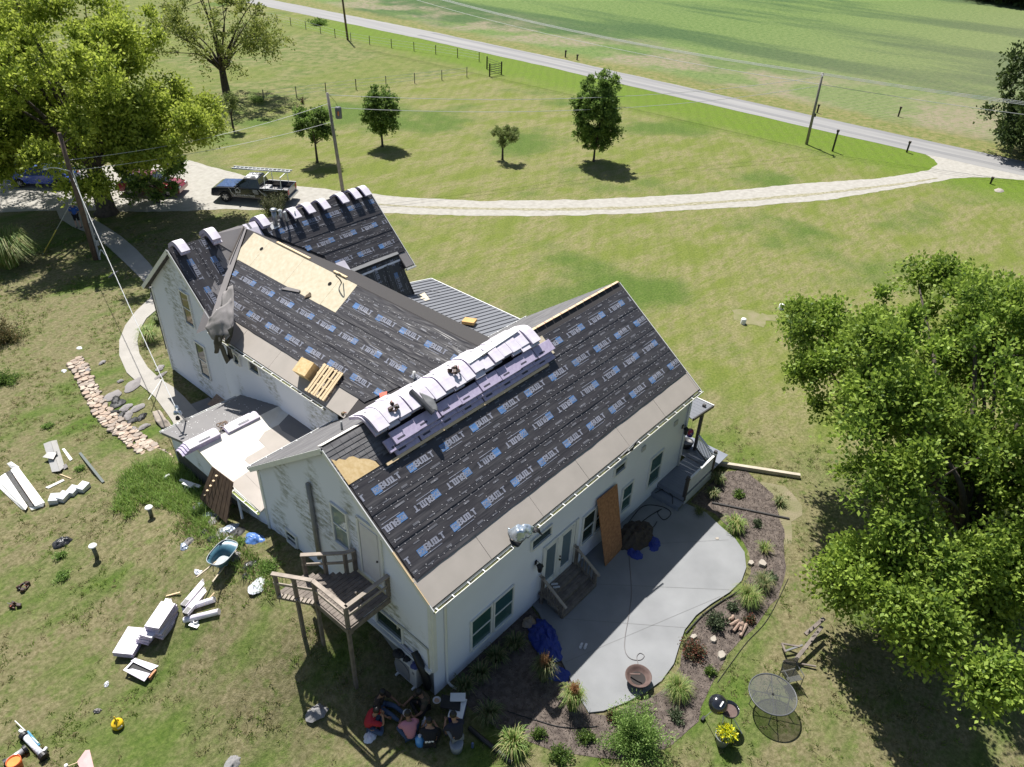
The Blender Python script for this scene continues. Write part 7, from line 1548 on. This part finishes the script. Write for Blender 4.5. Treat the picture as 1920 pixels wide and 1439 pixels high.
def extrude_y(prof, y0, y1, b, mi=0):
    k = len(prof); vs = [(x, y0, z) for x, z in prof]+[(x, y1, z) for x, z in prof]; b.add(vs, [tuple(range(k)), tuple(range(2*k-1, k-1, -1))]+[(i, i+k, (i+1) % k+k, (i+1) % k) for i in range(k)], mi); return b
M_tblk = mat('truck_black', (.012, .014, .022), .22, (.018, .022, .035), 2, spec=.7, coat=.8); M_tblu = mat('truck_blue', (.025, .055, .16), .22, (.04, .09, .24), 2, spec=.7, coat=.8)
pf = G(402, 378, 0); pr_ = G(541, 388, 0); hd = (pf-pr_); hd.z = 0; LT = 5.75; ang = math.atan2(hd.y, hd.x); hd.normalize(); lf = Vector((-hd.y, hd.x, 0))
ctr = (pf+pr_)/2-lf*.98
tk = thing('pickup_truck', 'black and blue lettered pickup with a ladder on its rack', 'pickup truck', ctr, ang)
top = [(-2.85, .75), (-2.85, 1.16), (2.1, 1.16), (2.75, 1.06), (2.9, .85)]
b = MB(); lowp = side_profile(2.88, -2.85, (1.9, -1.75), .40, .42, [(-2.85, .76), (-.78, .76), (-.78, 1.14), (1.1, 1.16), (2.55, 1.10), (2.86, .98), (2.93, .70)])
extrude_y(lowp, -.95, .95, b); b.build('body', M_tblk, tk, bevel=.03)
MB().box((-1.82, .91, 1.0), (2.08, .09, .46)).box((-1.82, -.91, 1.0), (2.08, .09, .46)).box((-2.83, 0, 1.0), (.07, 1.8, .44)).build('bed_side', M_tblk, tk, bevel=.015)
for y_ in (.91, -.91): MB().box((-1.82, y_, 1.235), (2.1, .11, .02)).build('bed_rail', mat('rail_grey', (.42, .42, .43), .4), tk)
MB().box((-1.8, 0, .79), (1.98, 1.7, .02)).build('bed_floor', mat('bed_liner', (.10, .10, .11), .8, (.35, .33, .31), 6, contrast=1.5), tk); MB().slab([(1.15, -.86, 1.19), (2.5, -.82, 1.13), (2.5, .82, 1.13), (1.15, .86, 1.19)], .03).build('hood', M_tblu, tk, bevel=.01)
cabv = [(1.25, .88, 1.15), (1.25, -.88, 1.15), (-.80, -.88, 1.15), (-.80, .88, 1.15), (.42, .68, 1.80), (.42, -.68, 1.80), (-.62, -.70, 1.82), (-.62, .70, 1.82)]
MB().add(cabv, [(0, 1, 5, 4), (1, 2, 6, 5), (2, 3, 7, 6), (3, 0, 4, 7), (4, 5, 6, 7)]).build('cab', M_tblk, tk, bevel=.03)
def lerp4(q, u, v): a = Vector(q[0]).lerp(Vector(q[1]), u); b_ = Vector(q[3]).lerp(Vector(q[2]), u); return a.lerp(b_, v)
def glassq(q, u0, u1, v0, v1, off, nm): 
    n_ = (Vector(q[1])-Vector(q[0])).cross(Vector(q[3])-Vector(q[0])).normalized()*off; MB().slab([lerp4(q, a, c)+n_ for a, c in ((u0, v0), (u1, v0), (u1, v1), (u0, v1))], .01).build(nm, mat('car_glass', (.02, .028, .032), .05, spec=.9) if nm != 'windscreen' else mat('windscreen_glass', (.14, .19, .20), .05, spec=.9), tk)
glassq([cabv[0], cabv[1], cabv[5], cabv[4]], .05, .95, .08, .92, .008, 'windscreen'); 
qL = [cabv[3], cabv[0], cabv[4], cabv[7]]; glassq(qL, .52, .90, .12, .88, .008, 'side_window'); glassq(qL, .08, .48, .12, .88, .008, 'side_window'); qR = [cabv[1], cabv[2], cabv[6], cabv[5]]; glassq(qR, .10, .48, .12, .88, .008, 'side_window'); glassq(qR, .52, .92, .12, .88, .008, 'side_window')
MB().slab([(.38, -.62, 1.835), (.38, .62, 1.835), (-.55, .62, 1.845), (-.55, -.62, 1.845)][::-1], .01).build('roof_wrap', mat('wrap_white', (.75, .75, .76), .4, (.03, .03, .035), 2.2, contrast=6), tk)
for x_ in (1.9, -1.75):
    for y_ in (.86, -.86): wheel(tk, x_, y_, .40)
for y_ in (.78, -.78): MB().box((-2.87, y_, 1.0), (.03, .2, .34)).build('tail_light', mat('lamp_red', (.45, .02, .02), .3), tk, bevel=.01); MB().box((2.86, y_, .86), (.08, .26, .2)).build('headlight', mat('lamp_clear', (.7, .72, .72), .1), tk, bevel=.02)
MB().box((2.92, 0, .55), (.12, 1.84, .24)).build('front_bumper', mat('chrome_dull', (.5, .5, .5), .25, metal=.8), tk, bevel=.03); MB().box((-2.92, 0, .55), (.12, 1.84, .2)).build('rear_bumper', MATS['chrome_dull'], tk, bevel=.03)
for y_ in (.99, -.99): MB().box((.95, y_, 1.25), (.12, .16, .16)).build('mirror', M_tblk, tk, bevel=.02)
W_ = mat('lettering_white', (.82, .82, .83), .5)
def TM(x, z, y=.962): M = Matrix(((-1, 0, 0, x), (0, 0, 1, y), (0, 1, 0, z), (0, 0, 0, 1))); return M
fontobj('JG CONTRACTING', .185, TM(1.22, .55), tk, W_); 
for i, s in enumerate(('ROOFING', 'SIDING', 'GUTTERS', 'WINDOWS')): pass
b = MB()
for i in range(4): b.box((-.42-.02*i, .957, 1.06-.09*i), (.34+.04*(i % 3), .006, .028))
b.box((-1.6, .962, 1.13), (1.1, .006, .03)).build('service_lines', W_, tk); fontobj('(555)', .01, TM(-1.3, .95), tk, W_) if False else None
# roof-shaped emblem on the door
def ln(pts, w_=.028, nm='emblem'): 
    b = MB()
    for i in range(len(pts)-1): b.beam((pts[i][0], .958, pts[i][1]), (pts[i+1][0], .958, pts[i+1][1]), .006, w_, up=(0, 0, 1)) if abs(pts[i][0]-pts[i+1][0]) > .001 else b.box((pts[i][0], .958, (pts[i][1]+pts[i+1][1])/2), (w_, .006, abs(pts[i][1]-pts[i+1][1])+w_))
    return b.build(nm, W_, tk)
ln([(1.10, .98), (.88, 1.14), (.66, .98)]); ln([(1.04, .99), (1.04, .79), (.72, .79), (.72, .99)]); fontobj('JG', .15, TM(.99, .83), tk, W_)
ln([(1.55, 1.1), (1.42, .98), (1.40, .80), (1.25, .66)], .03, 'stripe'); ln([(-.72, 1.1), (-.95, .86), (-1.2, .62)], .03, 'stripe'); MB().slab([(-.98, .956, .95), (-1.28, .956, .78), (-1.34, .956, .66), (-1.05, .956, .76)], .004).build('stripe', mat('grey_graphic', (.25, .26, .28), .5), tk)
for x_ in (-1.15, -2.35):
    for y_ in (.78, -.78): MB().tube([(x_, y_, 1.2), (x_, y_*.92, 2.02)], .03, 8).build('rack_post', M_alu, tk)
    MB().beam((x_, -.74, 2.03), (x_, .74, 2.03), .05, .05).build('rack_bar', M_alu, tk)
MB().box((-1.1, .3, 1.0), (.5, .9, .34)).build('tool_box', mat('box_grey', (.45, .44, .43), .4), tk, bevel=.02)
ld = thing('ladder', 'silver ladder carried on the pickup rack', 'ladder', ctr+Vector((0, 0, 2.08)), ang)
for y_ in (-.72, -.34): MB().box((-.55, y_, .05), (4.4, .06, .10)).build('rail', mat('ladder_alu', (.66, .67, .68), .35, metal=.3), ld)
for i in range(14): MB().box((-2.6+i*.31, -.53, .05), (.05, .34, .04)).build('rung', MATS['ladder_alu'], ld)
def car(label, p, ang_, paint, L_=4.6):
    t = thing('parked_car', label, 'car', p, ang_); h = L_/2; b = MB()
    pr = side_profile(h-.03, -h, (h*.62, -h*.60), .33, .28, [(-h, .80), (-h*.93, .95), (-h*.2, 1.0), (h*.42, .95), (h*.9, .78), (h, .60)]); extrude_y(pr, -.88, .88, b); b.build('body', paint, t, bevel=.04)
    cv = [(h*.46, .80, .95), (h*.46, -.80, .95), (-h*.93, -.80, .95), (-h*.93, .80, .95), (h*.12, .60, 1.48), (h*.12, -.60, 1.48), (-h*.66, -.60, 1.48), (-h*.66, .60, 1.48)]; g_ = mat('car_glass', (.02, .028, .032), .05, spec=.9)
    MB().add(cv, [(0, 1, 5, 4), (1, 2, 6, 5), (2, 3, 7, 6), (3, 0, 4, 7)]).build('windows', g_, t); MB().slab([(cv[4][0]+.03, .63, 1.50), (cv[7][0]-.03, .63, 1.50), (cv[6][0]-.03, -.63, 1.50), (cv[5][0]+.03, -.63, 1.50)], .05).build('roof', paint, t, bevel=.02)
    for y_ in (-1, 1): 
        for i_, j_ in ((0, 4), (3, 7)): 
            a, c_ = cv[i_], cv[j_]; MB().beam((a[0], y_*.80, a[2]), (c_[0], y_*.61, c_[2]), .06, .05).build('pillar', paint, t)
        MB().beam((-h*.2, y_*.80, .96), (-h*.2, y_*.61, 1.49), .06, .05).build('pillar', paint, t); MB().box((h*.97, y_*.62, .66), (.08, .3, .12)).build('headlight', mat('lamp_clear', (.7, .72, .72), .1), t); MB().box((-h, y_*.66, .82), (.05, .26, .16)).build('tail_light', mat('lamp_red', (.45, .02, .02), .3), t)
        for x_ in (h*.62, -h*.60): wheel(t, x_, y_*.78, .33, .2)
    return t
car('blue car parked under the huge tree at the far left', G(78, 352, 0)+Vector((.5, .5, 0)), ang+.15, mat('paint_blue', (.03, .085, .42), .25, coat=.8)); car('dark red car parked behind the tree trunk', G(285, 368, 0)+Vector((.5, .6, 0)), ang-3.14+.1, mat('paint_red', (.22, .015, .02), .25, coat=.8)); car('dark blue car parked beyond the blue one', G(60, 325, 0)+Vector((-.5, 1.2, 0)), ang+.1, mat('paint_navy', (.02, .03, .12), .25, coat=.8))

# ------------------------------------------------------------------ people
SK = [mat('skin_a', (.38, .21, .13), .6), mat('skin_b', (.30, .16, .10), .6), mat('skin_c', (.52, .34, .26), .6)]
def skin_mesh(name, V, E_, Rr, m, parent, root=0, lvl=1):
    me = bpy.data.meshes.new(name); me.from_pydata(V, E_, []); me.materials.append(m); o = bpy.data.objects.new(name, me); link(o, parent)
    sk = o.modifiers.new('skin', 'SKIN'); sk.use_smooth_shade = True
    if not me.skin_vertices: me.attributes
    lay = me.skin_vertices[0] if len(me.skin_vertices) else None
    if lay is None:
        bm = bmesh.new(); bm.from_mesh(me); bm.verts.layers.skin.verify(); bm.to_mesh(me); bm.free(); lay = me.skin_vertices[0]
    for i, r_ in enumerate(Rr): lay.data[i].radius = (r_, r_) if not isinstance(r_, tuple) else r_
    lay.data[root].use_root = True
    s = o.modifiers.new('sub', 'SUBSURF'); s.levels = lvl; s.render_levels = lvl; return o
def person(label, p, rz, J, shirt, legs, skin, hair, shoe, group=None, hat=None, shorts=False, cap=None, z=0.):
    """J: joints in a frame facing +x"""
    t = thing('person', label, 'person', (p[0], p[1], z), rz, group)
    n = ['pel', 'sp', 'ch', 'nk', 'hd', 'ht']; side = lambda s: ['sh'+s, 'el'+s, 'wr'+s, 'pm'+s, 'hp'+s, 'kn'+s, 'an'+s, 'to'+s]
    names = n+side('l')+side('r'); V = [J[k] for k in names]; ix = {k: i for i, k in enumerate(names)}
    E_ = [('pel', 'sp'), ('sp', 'ch'), ('ch', 'nk'), ('nk', 'hd'), ('hd', 'ht')]
    for s in 'lr': E_ += [('ch', 'sh'+s), ('sh'+s, 'el'+s), ('el'+s, 'wr'+s), ('wr'+s, 'pm'+s), ('pel', 'hp'+s), ('hp'+s, 'kn'+s), ('kn'+s, 'an'+s), ('an'+s, 'to'+s)]
    rad = dict(pel=.13, sp=.125, ch=.135, nk=.055, hd=.090, ht=.075); 
    for s in 'lr': rad.update({'sh'+s: .072, 'el'+s: .044, 'wr'+s: .030, 'pm'+s: .036, 'hp'+s: .095, 'kn'+s: .065, 'an'+s: .043, 'to'+s: .04})
    skin_mesh('body', V, [(ix[a], ix[b_]) for a, b_ in E_], [rad[k] for k in names], skin, t, 0)
    def sub(nm, keys, edges, m, grow, cut=None):
        VV = [Vector(J[k]) for k in keys]; 
        if cut:
            for k, (a, b_, f) in cut.items(): VV[keys.index(k)] = Vector(J[a]).lerp(Vector(J[b_]), f)
        rr = [rad[k]+grow for k in keys]; i2 = {k: i for i, k in enumerate(keys)}; skin_mesh(nm, [tuple(q) for q in VV], [(i2[a], i2[b_]) for a, b_ in edges], rr, m, t, 0)
    k_ = ['pel', 'sp', 'ch', 'shl', 'ell', 'shr', 'elr', 'nk']; sub('shirt', k_, [('pel', 'sp'), ('sp', 'ch'), ('ch', 'nk'), ('ch', 'shl'), ('shl', 'ell'), ('ch', 'shr'), ('shr', 'elr')], shirt, .036, {'ell': ('shl', 'ell', .9), 'elr': ('shr', 'elr', .9), 'nk': ('ch', 'nk', .62)})
    k_ = ['pel', 'hpl', 'knl', 'hpr', 'knr']+([] if shorts else ['anl', 'anr']); sub('trousers', k_, [('pel', 'hpl'), ('hpl', 'knl'), ('pel', 'hpr'), ('hpr', 'knr')]+([] if shorts else [('knl', 'anl'), ('knr', 'anr')]), legs, .016, {'knl': ('hpl', 'knl', .92), 'knr': ('hpr', 'knr', .92)} if shorts else {'anl': ('knl', 'anl', .93), 'anr': ('knr', 'anr', .93)})
    for s in 'lr':
        a = Vector(J['an'+s]); b_ = Vector(J['to'+s]); MB().tube([a-(b_-a)*.25-Vector((0, 0, .02)), a.lerp(b_, .3), b_+(b_-a)*.1], [.045, .052, .035], 10).build('shoe', shoe, t, smooth=True)
        w_ = Vector(J['wr'+s]); pm = Vector(J['pm'+s]); d = (pm-w_).normalized(); sd = d.cross(Vector((0, 0, 1))).normalized(); fb_ = MB()
        for q in range(4): 
            k0 = pm+sd*(.024*(q-1.5)); fb_.tube([k0, k0+d*.035, k0+d*(.062-.006*abs(q-1))-Vector((0, 0, .018))], [.011, .010, .007], 6)
        fb_.tube([w_.lerp(pm, .5), w_.lerp(pm, .6)+sd*.035*(1 if s == 'l' else -1), pm+sd*.04*(1 if s == 'l' else -1)], [.013, .012, .008], 6); fb_.build('fingers', skin, t, smooth=True)
    hc = (Vector(J['hd'])+Vector(J['ht']))/2; up = (Vector(J['ht'])-Vector(J['hd'])).normalized(); fw = Vector(J.get('fw', (1, 0, 0))).normalized(); sd = up.cross(fw)
    ax = Matrix((fw, sd, up)).transposed()
    MB().lathe([(.0, .125), (.06, .11), (.092, .06), (.102, .0), (.096, -.05), (.08, -.075)], hc-fw*.018+up*.02, 16, ax=ax).build('hair', hair, t, smooth=True)
    f_ = MB(); f_.tube([hc+fw*.098+up*.0, hc+fw*.118-up*.028], [.008, .015], 6); 
    for s in (-1, 1): f_.lathe([(0, .02), (.022, .012), (.022, -.018), (0, -.03)], hc+sd*s*.098-up*.015, 6)
    f_.build('nose_and_ears', skin, t, smooth=True); e_ = MB()
    for s in (-1, 1): e_.lathe([(0, .008), (.010, 0), (0, -.008)], hc+fw*.100+sd*s*.034+up*.012, 6)
    e_.beam(hc+fw*.098-sd*.025-up*.055, hc+fw*.098+sd*.025-up*.055, .008, .008); e_.build('eyes_and_mouth', M_black, t)
    if cap: MB().lathe([(.0, .15), (.08, .135), (.115, .07), (.12, .03), (.19, .02), (.19, .012)] if cap[1] else [(0, .135), (.07, .12), (.108, .05), (.11, .02)], hc, 18, ax=ax).build('hat', cap[0], t, smooth=True)
    return t
def seated(kind='cross', lean=.06, arms='lap', head=(1, 0, -.2), h0=.12):
    J = dict(pel=(0, 0, h0), sp=(-.04, 0, h0+.22), ch=(lean*.6, 0, h0+.42), nk=(lean+.04, 0, h0+.58), hd=(lean+.08, 0, h0+.69), ht=(lean+.11, 0, h0+.82), fw=head)
    for s, q in (('l', 1), ('r', -1)):
        J['sh'+s] = (lean*.7, q*.19, h0+.46); J['hp'+s] = (.03, q*.09, h0)
        if arms == 'lap': J['el'+s] = (lean+.10, q*.27, h0+.24); J['wr'+s] = (lean+.30, q*.16, h0+.24); J['pm'+s] = (lean+.37, q*.12, h0+.25)
        elif arms == 'mouth': J['el'+s] = (lean+.26, q*.20, h0+.30); J['wr'+s] = (lean+.25, q*.07, h0+.55); J['pm'+s] = (lean+.22, q*.05, h0+.62)
        else: J['el'+s] = (lean+.16, q*.30, h0+.20); J['wr'+s] = (lean+.40, q*.27, h0+.12); J['pm'+s] = (lean+.47, q*.25, h0+.12)
        if kind == 'cross': J['kn'+s] = (.36, q*.32, .17); J['an'+s] = (.34, -q*.06, .09); J['to'+s] = (.30, -q*.20, .05)
        elif kind == 'up': J['kn'+s] = (.40, q*.17, .45); J['an'+s] = (.58, q*.15, .08); J['to'+s] = (.74, q*.16, .04)
        elif kind == 'stretch': J['kn'+s] = (.45, q*.14, .24); J['an'+s] = (.84, q*.13, .08); J['to'+s] = (.93, q*.16, .14)
        else: J['kn'+s] = (.38, q*.17, h0+.04); J['an'+s] = (.42, q*.16, .08); J['to'+s] = (.58, q*.17, .04)
    return J
hr = mat('hair_black', (.012, .010, .010), .5); jean = mat('jeans', (.055, .085, .15), .85, (.08, .12, .20), 20); drk = mat('dark_cloth', (.022, .020, .020), .9, (.04, .035, .03), 8); shoeM = mat('shoe_grey', (.10, .10, .11), .7)
RT = math.atan2(_r0[1], _r0[0]); UP = math.atan2(math.sin(YAW), math.cos(YAW)); grp = None
person('man in a red polo shirt sitting on the grass eating with both hands', G(694, 1366, 0), RT+.15, seated('cross', .16, 'mouth', (1, -.2, -.3)), mat('red_shirt', (.42, .018, .03), .8), jean, SK[0], hr, shoeM)
person('man in a dark brown shirt sitting with jeans stretched out', G(712, 1326, 0), RT-.45, seated('stretch', .08, 'out', (1, -.3, -.4)), mat('brown_shirt', (.055, .040, .030), .9), jean, SK[1], hr, shoeM)
person('man in a camouflage shirt sitting below the heat pump', G(798, 1325, 0), RT+3.14+.6, seated('cross', .12, 'out', (1, 0, -.4)), mat('camo_shirt', (.06, .055, .035), .9, (.12, .08, .05), 9, contrast=3), drk, SK[1], hr, shoeM)
pk = person('person in a pink shirt seen from behind, sitting with a plate', G(770, 1385, 0), UP+.35, seated('cross', .16, 'lap', (1, 0, -.5)), mat('pink_shirt', (.58, .24, .28), .8), jean, SK[1], hr, shoeM)
bk = person('person in a black printed shirt seen from behind beside the pink shirt', G(806, 1398, 0), UP+.1, seated('cross', .14, 'lap', (1, 0, -.5)), mat('black_shirt', (.012, .012, .014), .85), drk, SK[0], hr, shoeM)
b = MB()
for i, ws in enumerate(((.09, .05, .07), (.05, .03, .06, .06), (.06, .07))):
    y = .125
    for w_ in ws: b.box((-.172+.014*i, y-w_/2, .50-.055*i), (.006, w_, .026), (0, .1, 0)); y -= w_+.018
b.build('shirt_print', W_, bk)
person('person in a dark shirt sitting on the grey bucket behind the group', G(857, 1398, 0), UP+.5, seated('chair', .16, 'lap', (1, 0, -.5), .42), mat('navy_shirt', (.02, .022, .035), .9), mat('grey_shorts', (.26, .27, .28), .9), SK[0], hr, shoeM, cap=(M_black, False), shorts=True)
for u, v, z_, lb in ((763, 1338, .40, 'foam plate of food held by the person in pink'), (819, 1314, .40, 'foam plate of food held by the man in camouflage')):
    t = thing('plate', lb, 'plate', G(u, v, z_)); MB().lathe([(0, 0), (.085, 0), (.12, .03), (.125, .03), (.085, -.01), (0, -.01)], n=20).build('dish', mat('foam_plate', (.72, .70, .66), .6), t, smooth=True); heap('food', '', '', (0, 0, .01), .075, .075, .035, mat('food_brown', (.45, .26, .17), .8, (.6, .45, .3), 30), 4., .02, 8).parent = t
for o in [q for q in bpy.data.objects if q.name.startswith('food')]: del o['label']; del o['category']
Js = dict(pel=(0, 0, .95), sp=(0, 0, 1.15), ch=(0, 0, 1.36), nk=(0, 0, 1.53), hd=(.02, 0, 1.64), ht=(.03, 0, 1.76), fw=(1, 0, -.1))
for s, q in (('l', 1), ('r', -1)): Js.update({'sh'+s: (0, q*.20, 1.44), 'el'+s: (.03, q*.29, 1.16), 'wr'+s: (.16, q*.20, 1.05), 'pm'+s: (.22, q*.15, 1.06), 'hp'+s: (0, q*.10, .92), 'kn'+s: (.02, q*.12, .50), 'an'+s: (0, q*.13, .09), 'to'+s: (.15, q*.15, .04)})
person('person in a blue T-shirt and black shorts standing on the walkway', G(149, 430, 0), UP+.2, Js, mat('blue_tshirt', (.035, .11, .42), .85), mat('black_shorts', (.015, .015, .018), .9), SK[2], mat('hair_white', (.55, .53, .50), .7), shoeM, shorts=True, z=.05)
bpy.context.view_layer.update()
